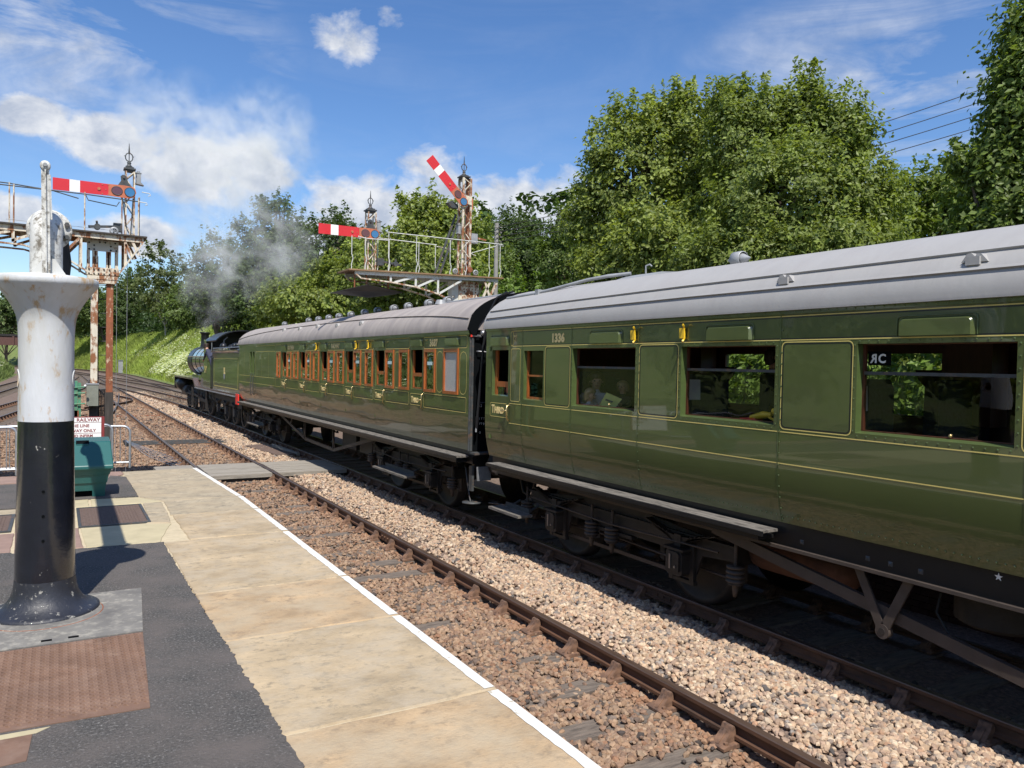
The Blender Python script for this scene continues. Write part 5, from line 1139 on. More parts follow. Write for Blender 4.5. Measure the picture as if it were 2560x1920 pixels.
for k in range(25):
    f = k/24; y = A0+.02+(A1-A0-.04)*f; P.append((5.60+.215*(1-abs(2*f-1)**2.2), y))
rainstrip(c2, P, 'roof2', .022, .012)
m = MB(); m.box(5.565, 5.60, A0-.03, A1, 3.095, 3.160); m.build('cornice', M_['green2'], c2)
for y in (A0+.01, A1-.01):
    m = MB(); m.prism([(5.685, 1.25), (5.61, 1.8), (5.61, 3.16), (8.33, 3.16), (8.33, 1.8), (8.25, 1.25)], y-.012, y+.012, 'y'); m.build('end_wall', M_['bindark'], c2)
m = MB(); P = [(XC+1.43*u, roofz(XC+1.42*u)+.012) for u in [x/20 for x in range(-20, 21)]]; Q = [(XC+1.30*u, roofz(XC+1.42*u)-.14) for u in [x/20 for x in range(20, -21, -1)]]
m.prism(P+Q, A0-.06, A0-.03, 'y'); m.build('roof_end_hoop', M_['bindark'], c2)
m = MB(); 
for k in range(7): m.box(6.28-.02*(k % 2), 7.66+.02*(k % 2), 10.36+k*.075, 10.42+k*.075, 1.15, 3.45)
m.build('gangway_bellows', M_['bindark'], c2)
m = MB(); m.box(5.62, 5.66, A0-.04, A0, 1.25, 3.1); m.box(5.60, 5.64, A0-.02, A0+.0, 1.25, 3.16); m.box(5.63, 6.1, A0-.20, A0, 1.205, 1.235); m.build('end_steps', M_['iron'], c2)
m = MB(); m.tube([(5.72, A0-.02, 2.83), (5.72, A0-.07, 2.83), (5.93, A0-.07, 2.82)], .012, 6); m.tube([(5.70, A0-.06, 3.08), (5.86, A0-.06, 3.08)], .012, 6); m.tube([(5.78, A0-.06, 2.02), (5.90, A0-.06, 2.02), (5.9, A0-.06, 2.2)], .010, 6)
m.sphere((5.8, A0-.07, 3.12), .05, 10, 7); m.build('end_handrail', M_['silverd'], c2)
MB().box(5.60, 5.66, A0-.05, A0+.03, 3.055, 3.09).build('red_bracket', M_['scarlet'], c2)
m = MB(); m.tube([(5.62, A0-.05, 3.07), (5.78, A0-.06, 3.06)], .010, 6); m.build('alarm_rod', M_['silverd'], c2)
m = MB(); m.tube([(5.96, 10.35, 3.74), (5.86, 10.5, 3.66), (5.78, 10.62, 3.40), (5.74, 10.7, 2.9), (5.71, 10.74, 2.2), (5.69, 10.76, 1.80)], .022, 8); m.tube([(6.06, 10.35, 3.76), (5.92, 10.5, 3.70), (5.85, 10.60, 3.50)], .016, 8)
m.cyl((5.69, 10.76, 1.80), (5.685, 10.77, 1.62), .03, .022, 8); m.build('control_cable', M_['cable'], c2)
MB().tube([(5.68, 10.77, 1.74), (5.675, 10.77, 1.56)], .014, 6).build('cable_clip', M_['lgrey'], c2)
for s_, x, z, sz in (('33', 5.80, 1.945, .075), ('31 T 7', 5.79, 1.745, .05), ('9 FT 0', 5.79, 1.665, .05), ('0', 5.83, 1.52, .055)):
    text(s_, 'end_lettering', M_['swhite'], c2, sz, (x-.04, A0-.024, z), right=(1, 0, 0))
# lining
m = MB(); LX = 5.597
def box_(a, b, za, zb, r=.03, w_=.009): m.rline(LX, min(a, b), max(a, b), za, zb, r, w_)
box_(12.66, 10.98, 2.885, 3.08); box_(12.63, 10.98, 1.85, 2.09)
DO2 = sorted(DO)
for i, (a, b) in enumerate(DO2):
    box_(a-.01, b+.01, 1.87, 2.07)
    nx = DO2[i+1][0] if i+1 < len(DO2) else 24.05
    ya, yb = b+.09, nx-.09
    if i == len(DO2)-1: yb = 23.5
    box_(ya, yb, 1.86, 2.09); box_(ya, yb, 2.895, 3.085)
    yc = (ya+yb)/2
    if i < len(DO2)-1: box_(yc-.155, yc+.155 if i else yc+.10, 2.15, 2.83, .09 if i else .07)
box_(11.86, 12.11, 2.14, 2.83, .11); box_(10.98, 11.22, 2.14, 2.82, .11)
for z in (2.09, 1.86): hline(m, 23.6, 28.8, z, .010, 5.597)
for z in (2.90, 3.08): hline(m, 23.6, 26.2, z, .010, 5.597)
for y in (24.4, 25.3, 26.2, 27.2, 28.0): m.add([(5.597, y, 2.1), (5.597, y+.008, 2.1), (5.597, y+.008, 2.86), (5.597, y, 2.86)], [(0, 1, 2, 3)])
m.build('yellow_lining', M_['yellow'], c2)
m = MB()
def box2(a, b, za, zb, r=.03): m.rline(LX+.0012, min(a, b), max(a, b), za, zb, r, .010)
box2(12.645, 10.995, 2.90, 3.066); box2(12.615, 10.995, 1.865, 2.076)
for i, (a, b) in enumerate(DO2):
    nx = DO2[i+1][0] if i+1 < len(DO2) else 23.6
    box2(a+.005, b-.005, 1.885, 2.055); box2(b+.105, nx-.105, 1.875, 2.075); box2(b+.105, nx-.105, 2.91, 3.07)
    for y in (a-.028, b+.028): m.add([(xs_(z)-.001, y+d, z) for z in (1.26, 1.4, 1.6, 1.8, 3.08) for d in (-.005, .005)], [(2*k, 2*k+1, 2*k+3, 2*k+2) for k in range(4)])
m.build('black_fine_line', M_['black'], c2)
# framed windows
for a, b, k in FX:
    m = MB(); w_ = .042; X = 5.580
    m.box(X, 5.665, a, a+w_, 2.125, 2.875); m.box(X, 5.665, b-w_, b, 2.125, 2.875); m.box(X-.004, 5.665, a+w_, b-w_, 2.125, 2.175); m.box(X, 5.665, a+w_, b-w_, 2.82, 2.875)
    fr = m.build('window_frame', M_['wood'], c2)
    m = MB(); m.add([(5.606, a+.03, 2.15), (5.606, b-.03, 2.15), (5.606, b-.03, 2.85), (5.606, a+.03, 2.85)], [(3, 2, 1, 0)])
    m.build('pane', M_['frost'] if k == 1 else M_['glass2'], fr, org=None, label='frosted patterned pane' if k == 1 else None)
    if k == 2:      # teal roundel with a pale bar stuck on the glass
        yc = (a+b)/2; m = MB(); P = []
        for j in range(24):
            t_ = 2*math.pi*j/24; P.append((yc+.075*math.cos(t_)*(1-.35*abs(math.sin(t_))), 2.625+.115*math.sin(t_)))
        m.prism(P, 5.600, 5.602, 'x'); st = m.build('window_sticker', M_['bin'], fr, org=None)
    if k == 3:
        m = MB(); m.prism([(a+.06, 2.80), (b-.06, 2.80), (b-.07, 2.68), ((a+b)/2+.05, 2.70), ((a+b)/2, 2.55), ((a+b)/2-.06, 2.70), (a+.07, 2.66)], 5.66, 5.665, 'x'); m.build('luggage_net', M_['curtain'], fr, org=None)
m = MB()
for a, b, k in FX:
    if k == 2: yc = (a+b)/2; m.box(5.595, 5.5985, yc-.10, yc+.10, 2.595, 2.655); 
m.build('sticker_bar', mat('pale_mint', (.55, .72, .68), .5, var=.02), c2)
for a, b in DO:
    m = MB(); X = 5.632; m.box(X, X+.03, b-.055, b, 2.165, 2.865); m.box(X, X+.03, a, b-.055, 2.385, 2.45); m.box(X, X+.03, a, a+.03, 2.165, 2.385); m.box(X, X+.03, a+.03, b-.055, 2.165, 2.19)
    d_ = m.build('droplight', M_['wood'], c2); MB().add([(X+.012, a+.02, 2.17), (X+.012, b-.05, 2.17), (X+.012, b-.05, 2.40), (X+.012, a+.02, 2.40)], [(3, 2, 1, 0)]).build('pane', M_['glass2'], d_, org=None)
    m = MB(); m.tube([(5.598, a-.065, 2.085), (5.56, a-.07, 2.07), (5.55, a-.08, 2.0), (5.55, a-.085, 1.88), (5.56, a-.05, 1.835), (5.60, a-.02, 1.81)], .010, 6); m.build('grab_handle', M_['brass'], c2)
    m = MB(); m.tube([(5.60, a+.02, 1.97), (5.56, a+.02, 1.97), (5.555, a+.10, 1.965)], .010, 6); m.build('door_handle', M_['brass'], c2)
    m = MB()
    for z in (2.98, 1.55): m.box(5.585 if z > 2 else xs_(z)-.004, 5.66, b+.008, b+.030, z-.04, z+.04)
    m.build('door_hinge', M_['green2'], c2)
    hood(c2, a-.0, b+.0, 2.93, 3.065, 'green2')
    text('T', 'door_lettering', M_['gold'], c2, .15, (5.595, b-.045, 1.915), sx=.8, bold=.006); text('HIRD', 'door_lettering', M_['gold'], c2, .115, (5.595, b-.12, 1.915), sx=.95, bold=.006)
hood(c2, 11.26, 11.76, 2.93, 3.065, 'green2')
for Y in (16.25, 15.48, 19.25): ybracket(c2, Y)
text('3687', 'fleet_number', M_['gold'], c2, .160, (5.595, 12.41, 2.93), sx=1.0, bold=.008); text('RAILWAY', 'company_lettering', M_['gold'], c2, .15, (5.595, 18.06, 2.94), sx=.95, bold=.006); text('SOUTHERN', 'company_lettering', M_['gold'], c2, .15, (5.595, 22.10, 2.94), sx=.85, bold=.006)
for y, t_ in ((12.60, 1), (14.46, 1), (16.37, 1), (18.27, 0), (20.22, 0)): text('SEATS', 'seat_lettering', M_['yellow'], c2, .045, (5.595, y, 3.015), sx=.75); text('1', 'seat_lettering', M_['yellow'], c2, .05, (5.595, y-.06, 2.95))
for k in range(11): torpedo(c2, (24.93, 23.84, 22.78, 21.81, 20.76, 19.64, 18.68, 17.58, 16.7, 15.55, 14.6)[k], s=.93)
torpedo(c2, 28.0, s=.9)
for X, Y in ((5.738, 23.1), (5.716, 21.3), (5.73, 19.66), (5.69, 17.9), (5.68, 16.2)): roofclip(c2, X, Y)
m = MB(); m.tube([(6.5, 13.9, 3.80), (6.5, 12.5, 3.80), (6.45, 11.0, 3.79)], .03, 8); m.cyl((6.35, 13.6, 3.76), (6.35, 13.6, 3.85), .12, .08, 12); m.build('roof_pipe', M_['lgrey'], c2)
for y in [11.95, 13.95, 15.83, 17.7, 19.7, 21.6, 23.5]: MB().box(5.70, 8.2, y-.03, y+.03, 1.3, 3.1).build('compartment_partition', M_['wood_in'], c2)
MB().box(7.0, 7.05, A0+.1, 23.5, 1.3, 3.1).build('corridor_partition', M_['curtain'], c2)
m = MB(); m.box(5.70, 8.24, A0+.05, A1-.05, 1.255, 1.30); m.box(5.66, 8.28, A0+.05, A1-.05, 3.10, 3.13); m.build('floor', M_['wood_in'], c2)
m = MB(); m.box(5.66, 6.2, 23.5, A1-.1, 2.1, 2.12); m.box(6.2, 6.25, 23.5, A1-.1, 1.3, 3.1); m.build('guard_partition', M_['curtain'], c2)
MB().box(6.0, 6.9, A1-.02, A1+.02, 1.3, 3.2).build('end_panel', M_['black'], c2)
m = MB(); m.tube([(5.595, 26.75, 2.15), (5.56, 26.75, 2.1), (5.56, 26.75, 1.5), (5.6, 26.75, 1.45)], .012, 6); m.tube([(5.595, 26.45, 2.1), (5.56, 26.45, 2.05), (5.56, 26.45, 1.5)], .010, 6); m.build('guard_door_handrail', M_['iron'], c2)
m = MB(); m.box(5.72, 5.76, A0+.05, A1-.05, 1.03, 1.25); m.box(8.18, 8.22, A0+.05, A1-.05, 1.03, 1.25); m.box(5.76, 8.18, A0+.05, A0+.15, .95, 1.25); m.build('solebar', M_['black'], c2)
MB().box(5.45, 5.68, A0+.12, A1-.5, 1.135, 1.168).build('footboard', M_['board'], c2); m = MB(); m.box(5.445, 5.458, A0+.1, A1-.5, 1.105, 1.160); m.box(5.5, 5.70, A0+.2, A1-.6, 1.05, 1.085)
for k in range(18): m.bar((5.5, 11.4+k*.98, 1.12), (5.74, 11.4+k*.98, 1.0), .03, .03)
m.build('footboard_bracket', M_['black'], c2)
bogie(c2, 15.25, 12.85, step=(13.25, 14.9)); bogie(c2, 27.4, 25.0, step=(25.5, 27))
buffer(c2, 6.1, A0+.03, -1); buffer(c2, 7.84, A0+.03, -1)
m = MB()
for a, b in (((23.6, 1.0), (20.9, .52)), ((20.9, .52), (18.35, .48)), ((18.35, .48), (15.6, 1.0))): m.bar((5.80, a[0], a[1]), (5.80, b[0], b[1]), .04, .075)
m.build('truss_rod', M_['truss'], c2)
for y in (20.95, 18.4, 22.2): MB().bar((5.79, y, 1.02), (5.79, y+(.25 if y > 22 else 0), .50 if y < 22 else .78), .03, .05).build('queen_post', M_['truss'], c2)
MB().box(5.95, 6.6, 17.2, 18.2, .58, 1.0).build('battery_box', M_['under'], c2); MB().box(5.95, 6.6, 15.95, 16.95, .58, 1.0).build('battery_box', M_['under'], c2)
m = MB(); m.cyl((6.1, 16.0, .60), (6.1, 15.45, .60), .13, n=16); m.cyl((6.1, 16.0, .60), (6.1, 16.12, .60), .13, .03, 16); m.build('dynamo', M_['iron'], c2)
m = MB(); m.bar((5.72, 10.98, 1.0), (5.72, 10.98, .60), .04, .10, (0, 1, 0)); m.tube([(5.75, 11.25, .95), (5.74, 11.15, .7), (5.72, 11.0, .42)], .012, 6); m.lathe([(0, 0), (.16, 0), (.16, .02), (0, .02)], (5.75, 11.0, .40), 16); m.build('end_step', M_['iron'], c2)
m = MB(); m.bar((5.85, 10.82, 1.0), (5.85, 10.80, .78), .24, .03, (0, 1, 0)); m.build('galvanised_plate', M_['galv'], c2)
m = MB(); m.tube([(6.6, 10.4, .9), (6.6, 10.55, .5), (6.6, 10.8, .55), (6.6, 10.95, .9)], .03, 8); m.build('coupling_hose', M_['cable'], c2); MB().tube([(6.2, 10.3, .42), (6.0, 10.9, .40)], .012, 6).build('step_rod', M_['iron'], c2)
# ================================================================== STEAM ENGINE
t = thing('steam_locomotive', 'green steam tender engine with domed boiler at the head of the train', 'steam engine', (XC, 38.2, 0))
NX = 5.75       # near side of tender and cab
def lineY(m, y0, y1, z, x, w_=.03): m.add([(x, y0, z-w_/2), (x, y1, z-w_/2), (x, y1, z+w_/2), (x, y0, z+w_/2)], [(3, 2, 1, 0)])
m = MB(); m.box(NX, 2*XC-NX, 29.52, 35.25, 1.36, 2.86); m.build('tender_tank', M_['locog'], t)
m = MB(); m.add([(NX, 29.52, 2.86), (NX, 35.25, 2.86), (NX-.10, 35.25, 2.96), (NX-.10, 29.52, 2.96), (NX-.10, 29.52, 2.99), (NX-.10, 35.25, 2.99)], [(0, 3, 2, 1), (3, 4, 5, 2)]); m.box(NX-.03, 2*XC-NX+.03, 29.5, 35.3, 2.72, 2.87); m.build('tender_flare', mat('brownish_green', (.10, .07, .055), .35, coat=.6), t)
m = MB()
for z in (2.98, 3.09): m.tube([(NX, 29.55, z), (NX, 35.2, z)], .022, 6); m.tube([(2*XC-NX, 29.55, z), (2*XC-NX, 35.2, z)], .022, 6)
for y in (29.6, 31.5, 33.4, 35.1): m.tube([(NX, y, 2.86), (NX, y, 3.10)], .02, 6)
m.build('coal_rail', M_['silverd'], t)
m = MB(); m.box(NX+.03, NX+.06, 32.2, 35.2, 2.86, 3.09); m.build('rail_plate', M_['locog'], t)
rg = random.Random(3); m = MB()
for k in range(160): m.sphere((rg.uniform(6.0, 7.9), rg.uniform(29.8, 34.6), 2.92+rg.uniform(0, .28)), rg.uniform(.08, .17), 5, 4)
m.build('coal', M_['black'], t, kind='stuff')
m = MB(); x = NX-.004
for z in (1.52, 2.66): lineY(m, 29.85, 34.95, z, x)
for y in (29.85, 34.95): m.add([(x, y-.025, 1.52), (x, y+.025, 1.52), (x, y+.025, 2.66), (x, y-.025, 2.66)], [(3, 2, 1, 0)])
m.build('yellow_lining', M_['yellow'], t)
m = MB(); m.prism([(32.45, 2.30), (32.75, 2.30), (32.68, 2.12), (32.52, 2.12)], NX-.006, NX-.003, 'x'); m.prism([(32.5, 2.12), (32.7, 2.12), (32.75, 2.05), (32.45, 2.05)], NX-.006, NX-.003, 'x'); m.build('crest', M_['gold'], t)
m = MB(); m.prism([(32.42, 2.04), (32.78, 2.04), (32.72, 1.88), (32.6, 1.80), (32.48, 1.88)], NX-.006, NX-.003, 'x'); m.build('crest', M_['lgrey'], t)
m = MB(); m.box(5.62, 8.32, 29.4, 37.7, 1.28, 1.36); m.prism([(37.7, 1.28), (39.4, 1.28), (40.2, 1.62), (47.0, 1.62), (47.0, 1.70), (40.1, 1.70), (39.3, 1.36), (37.7, 1.36)], 5.62, 8.32, 'x'); m.build('running_plate', mat('brown_valance', (.085, .055, .045), .4, coat=.5), t)
m = MB(); m.box(5.60, 5.63, 29.4, 39.4, 1.245, 1.285); m.build('valance_edge', M_['lgrey'], t)
m = MB(); m.box(5.8, 8.14, 29.4, 29.55, .95, 1.3); m.box(6.2, 6.26, 29.6, 47.0, .75, 1.25); m.box(7.68, 7.74, 29.6, 47, .75, 1.25); m.box(5.75, 8.2, 46.95, 47.08, 1.0, 1.62); m.box(5.85, 5.9, 29.6, 35.2, .80, 1.24)
for y in (36.4, 40.6): m.box(5.66, 5.72, y-.15, y+.15, .35, 1.25); m.box(5.58, 5.74, y-.2, y+.2, .34, .38)
m.build('frames', M_['under'], t)
for y in (30.75, 32.5, 34.3):
    m = MB(); leafspring(m, 5.82, y, .86, .5); m.build('leaf_spring', M_['iron'], t); MB().box(5.78, 5.88, y-.13, y+.13, .45, .75).build('axlebox', M_['iron'], t)
def spoked(y, r, n):
    for x, s_ in ((6.22, -1), (7.72, 1)):
        m = MB(); m.lathe([(r-.09, -.05), (r, -.05), (r+.03, .06*1), (r+.03, .08), (r-.09, .08), (r-.09, -.05)], (x, y, r), 32, 'x'); m.lathe([(0, -.07), (.12, -.07), (.12, .07), (0, .07)], (x, y, r), 14, 'x')
        for k in range(n): a = 2*math.pi*k/n; m.bar((x, y+.1*math.cos(a), r+.1*math.sin(a)), (x, y+(r-.06)*math.cos(a), r+(r-.06)*math.sin(a)), .04, .05, (1, 0, 0))
        m.build('wheel', M_['iron'], t)
for y in (30.75, 32.5, 34.3): spoked(y, .60, 10)
for y, r in ((38.4, .84), (41.0, .84), (43.4, .50), (45.5, .50)): spoked(y, r, 14 if r > .6 else 10)
m = MB(); m.bar((6.08, 38.4, .62), (6.08, 41.0, .62), .05, .12); m.bar((6.0, 38.6, .66), (6.0, 44.4, .95), .04, .10); m.cyl((6.1, 44.3, .95), (6.1, 45.8, .95), .27, n=16); m.box(5.9, 6.3, 42.6, 46.0, .78, .86); m.build('rods_and_cylinder', M_['iron'], t)
m = MB(); m.cyl((XC, 37.6, 2.52), (XC, 44.6, 2.52), .78, n=40); m.build('boiler', M_['locog'], t)
m = MB(); m.cyl((XC, 44.6, 2.52), (XC, 46.1, 2.52), .80, n=40); m.cyl((XC, 46.1, 2.52), (XC, 46.2, 2.52), .74, .5, 40); m.build('smokebox', M_['black'], t)
m = MB()
for y in (38.6, 40.2, 41.9, 43.3, 44.6): m.cyl((XC, y-.03, 2.52), (XC, y+.03, 2.52), .795, n=40)
m.build('boiler_band', M_['black'], t)
m = MB(); m.lathe([(.28, 3.1), (.25, 3.32), (.22, 3.5), (.20, 3.95), (.24, 4.02), (.28, 4.05), (.28, 4.10), (.18, 4.10)], (XC, 45.3, 0), 24); m.build('chimney', M_['black'], t)
m = MB(); m.lathe([(.40, 3.05), (.33, 3.28), (.32, 3.62), (.28, 3.78), (.17, 3.88), (0, 3.90)], (XC, 41.6, 0), 24); m.build('dome', M_['locog'], t)
m = MB(); m.lathe([(.12, 3.2), (.10, 3.7), (.13, 3.75), (0, 3.75)], (XC, 38.4, 0), 12); m.tube([(6.15, 37.6, 2.75), (6.15, 45.9, 2.75)], .025, 6); m.build('safety_valve', M_['brass'], t)
m = MB(); m.box(5.85, 6.35, 39.6, 41.9, 1.62, 1.85); m.prism([(37.6+.0, 1.36), (39.3, 1.36), (39.2, 1.8), (38.8, 2.0), (38.1, 2.0), (37.6, 1.9)], 5.85, 6.35, 'x'); m.build('splasher', M_['locog'], t)
m = MB(); m.lathe([(.0, 0), (.36, 0), (.36, 1.5), (0, 1.5)], (6.0, 45.3, 1.25), 20, 'y'); m.box(5.65, 8.3, 46.9, 47.15, 1.0, 1.68); m.build('front_cylinder_cover', M_['black'], t)
m = MB()
for x in (5.75, 2*XC-5.75):
    m.box(x-.02, x+.02, 35.85, 37.6, 1.36, 2.80); m.box(x-.02, x+.02, 37.2, 37.6, 2.8, 3.5); 
m.box(5.75, 8.19, 37.55, 37.6, 1.36, 3.4); m.prism([(5.75, 3.4), (8.19, 3.4), (7.9, 3.68), (7.4, 3.87), (6.97, 3.91), (6.54, 3.87), (6.04, 3.68)], 37.55, 37.6, 'y'); m.build('cab', M_['locog'], t)
m = MB(); P = [(XC+1.32*math.sin(a), 3.02+.90*math.cos(a)) for a in [math.radians(d) for d in range(-62, 63, 6)]]; Q = [(p[0]*.985+XC*.015, p[1]-.05) for p in P[::-1]]
m.prism(P+Q, 35.0, 37.9, 'y'); m.build('cab_roof', M_['black'], t)
m = MB()
for x in (5.80, 8.14): m.tube([(x, 35.9, 1.4), (x, 35.9, 3.35)], .025, 6)
m.tube([(6.2, 35.35, 2.86), (6.2, 35.35, 3.45), (6.35, 35.35, 3.6)], .03, 6); m.build('cab_handrail', M_['silverd'], t)
m = MB(); m.box(5.8, 8.14, 37.4, 37.5, 1.6, 3.4); m.prism([(5.8, 3.4), (8.14, 3.4), (7.85, 3.66), (7.4, 3.82), (6.97, 3.86), (6.54, 3.82), (6.09, 3.66)], 37.4, 37.5, 'y'); m.cyl((6.5, 37.35, 2.9), (6.5, 37.45, 2.9), .1, n=12); m.build('backhead', M_['black'], t)
MB().box(5.74, 5.78, 35.25, 35.85, 1.4, 2.7).build('fall_plate', M_['black'], t)
text('263', 'number', M_['yellow'], t, .42, (NX-.022, 37.35, 2.02), sx=1.0, bold=.012)
m = MB(); m.box(5.60, 5.64, 29.05, 29.5, 1.0, 1.38); m.build('red_lamp_board', M_['scarlet'], t, label='bright red rectangular board at the tender end')
for s_ in (1, -1): buffer(t, XC+.87*s_, 47.1, 1); buffer(t, XC+.87*s_, 29.45, -1)

# ================================================================== PEOPLE
def person(label, base, joints, edges, cloth, mats_, parts, group=None):
    """joints: name -> (x, y, z, radius); one skinned continuous body, clothes as its own material by height"""
    t = thing('person', label, 'person', base, group)
    me = bpy.data.meshes.new('body'); names = list(joints); idx = {n: i for i, n in enumerate(names)}
    me.from_pydata([tuple(Vector(joints[n][:3])-Vector(base)) for n in names], [(idx[a], idx[b]) for a, b in edges], [])
    o = bpy.data.objects.new('body', me); COL.objects.link(o); md = o.modifiers.new('skin', 'SKIN'); sv = me.skin_vertices[0].data
    for n in names: r = joints[n][3]; sv[idx[n]].radius = r if isinstance(r, tuple) else (r, r); sv[idx[n]].use_root = (n == names[0])
    s2 = o.modifiers.new('sub', 'SUBSURF'); s2.levels = 2; s2.render_levels = 2
    dg = bpy.context.evaluated_depsgraph_get(); dg.update(); m2 = bpy.data.meshes.new_from_object(o.evaluated_get(dg)); bpy.data.objects.remove(o)
    m2.name = 'body'; m2.materials.clear()
    for q in mats_: m2.materials.append(q)
    for p in m2.polygons:
        p.use_smooth = True; c = p.center+Vector(base); p.material_index = cloth(c)
    b = link('body', m2, t)
    for nm, bld, mt in parts: bld.build(nm, mt, b, org=None)
    return t
def head_parts(hx, hy, hz, fdir, s, hair, hairlen=.06, hat=None):
    """ears, eyes, hair on a head centred at (hx,hy,hz), facing fdir"""
    f = Vector(fdir).normalized(); r = Vector((f.y, -f.x, 0)).normalized(); u = r.cross(f); C = Vector((hx, hy, hz)); out_ = []
    m = MB()
    for e in (-1, 1): m.sphere(tuple(C+f*.083*s+r*e*.032*s+u*.012*s), .011*s, 6, 5)
    out_.append(('eyes', m, M_['hairbr'])); m = MB(); q = C+f*.094*s-u*.022*s; m.sphere(tuple(q), .018*s, 6, 5, (.8, .8, 1.3)); 
    for e in (-1, 1): m.sphere(tuple(C+r*e*.078*s-u*.005*s), .022*s, 6, 5, (.7, .7, 1.2))
    out_.append(('nose_and_ears', m, M_['skin'])); m = MB(); q = C+f*.088*s-u*.052*s; m.bar(tuple(q-r*.02*s), tuple(q+r*.02*s), .01*s, .008*s); out_.append(('mouth', m, mat('lips', (.35, .12, .10), .5, var=0)))
    m = MB(); n = 16; K = 8; vs = []; fs = []; m.smooth = True
    for i in range(K+1):
        ph = math.radians(4+118*i/K)
        for k in range(n):
            a = 2*math.pi*k/n; d = r*math.cos(a)*math.sin(ph)+(-f)*math.sin(a)*math.sin(ph)+u*math.cos(ph); front = d.dot(f)
            R_ = .121*s if front < .3 else .115*s
            if front > .35 and d.dot(u) < .50: R_ = .07*s
            if front < .2 and i == K: d = d-u*hairlen/.1*.3
            vs.append(tuple(C-f*.006*s+d*R_))
    for i in range(K):
        for k in range(n): fs.append((i*n+k, (i+1)*n+k, (i+1)*n+(k+1) % n, i*n+(k+1) % n))
    m.add(vs, fs); out_.append(('hair', m, hair))
    return out_
def seated(label, x, y, sz, face, s, shirt, hair, hands, hairlen=.06, lean=0., group=None):
    """upper body seen through a window, seated on a bench at z 1.74*; face is the direction it looks"""
    f = Vector(face).normalized(); fh = Vector((f.x, f.y, 0)).normalized(); r = Vector((fh.y, -fh.x, 0)); P = Vector((x, y, sz)); J = {}
    def j(n, v, rad): J[n] = (v.x, v.y, v.z, rad)
    Z = Vector((0, 0, 1))
    j('pelvis', P+Z*.08*s, (.15*s, .11*s)); j('waist', P+Z*.24*s+fh*lean*.3, (.135*s, .10*s)); j('chest', P+Z*.42*s+fh*lean*.7, (.155*s, .11*s)); j('neck0', P+Z*.53*s+fh*lean, .055*s); j('neck1', P+Z*.59*s+fh*(lean+.01), .05*s)
    hc = P+Z*.685*s+fh*(lean+.03); j('head', hc-Z*.02*s, (.078*s, .088*s)); j('crown', hc+Z*.05*s, (.072*s, .082*s))
    E = [('pelvis', 'waist'), ('waist', 'chest'), ('chest', 'neck0'), ('neck0', 'neck1'), ('neck1', 'head'), ('head', 'crown')]
    for e, hd in zip((-1, 1), hands):
        S = P+Z*.47*s+r*e*.17*s+fh*lean; Hn = Vector(hd); El = (S+Hn)/2-Z*.08*s+r*e*.05*s
        j('sh%d' % e, S, .058*s); j('el%d' % e, El, .045*s); j('wr%d' % e, Hn-(Hn-El).normalized()*.05*s, .027*s); j('ha%d' % e, Hn, (.04*s, .016*s)); E += [('chest', 'sh%d' % e), ('sh%d' % e, 'el%d' % e), ('el%d' % e, 'wr%d' % e), ('wr%d' % e, 'ha%d' % e)]
        k = P+fh*.42*s+r*e*.10*s+Z*.06*s; j('kn%d' % e, k, .07*s); j('hp%d' % e, P+r*e*.09*s+Z*.05*s, .09*s); a_ = k-Z*.40*s; j('an%d' % e, a_, .045*s); j('ft%d' % e, a_+fh*.14*s, .035*s)
        E += [('pelvis', 'hp%d' % e), ('hp%d' % e, 'kn%d' % e), ('kn%d' % e, 'an%d' % e), ('an%d' % e, 'ft%d' % e)]
    W = [Vector(J['wr%d' % e][:3]) for e in (-1, 1)]; Hh = [Vector(J['ha%d' % e][:3]) for e in (-1, 1)]
    def cl(c):
        if c.z > P.z+.565*s and (c-hc).length < .22*s: return 0
        if any((c-h).length < .075*s for h in Hh): return 0
        return 1
    parts = head_parts(hc.x, hc.y, hc.z+.0, face, s, hair, hairlen)
    for e, hd in zip((-1, 1), hands):      # fingers, bent round what they hold
        m = MB(); Hn = Vector(hd); d = (Hn-Vector(J['wr%d' % e][:3])).normalized(); sd_ = d.cross(Z).normalized()
        for k, ln in enumerate((.062, .070, .066, .052)):
            b0 = Hn+sd_*(.026-.017*k)*s; b1 = b0+d*ln*.5*s+Z*.006; b2 = b1+d*ln*.35*s-Z*ln*.4*s; m.tube([tuple(b0), tuple(b1), tuple(b2)], [.0085*s, .008*s, .006*s], 6)
        b0 = Hn-d*.02*s+sd_*.034*s*e; m.tube([tuple(b0), tuple(b0+d*.03*s+sd_*.02*s*e), tuple(b0+d*.055*s+sd_*.012*s*e)], [.01*s, .009*s, .007*s], 6); parts.append(('fingers', m, M_['skin']))
    return person(label, (x, y, sz), J, E, cl, [M_['skin'], shirt], parts, group)
seated('dark-haired woman in a white top reading with children in the window under number 1336', 6.05, 8.16, 1.76, (-.55, -1, -.2), 1.0, M_['wcloth'], M_['hairbr'], [(5.93, 7.9, 2.14), (6.2, 7.8, 2.14)])
seated('fair-haired child in white leaning on the woman, in front of her at the window', 5.84, 8.02, 1.76, (.35, -1, -.25), .74, M_['wcloth'], M_['hairbl'], [(5.83, 7.74, 2.17), (5.96, 7.74, 2.17)], .12)
seated('small fair boy in dark clothes sitting right of the woman, behind the yellow leaflet', 6.32, 7.92, 1.86, (-.9, -.35, -.1), .74, M_['dcloth'], M_['hairbl'], [(6.1, 7.75, 2.16), (6.1, 7.95, 2.16)], .03)
t = thing('leaflet', 'yellow leaflet held open in the window under number 1336', 'leaflet', (5.86, 7.6, 2.18))
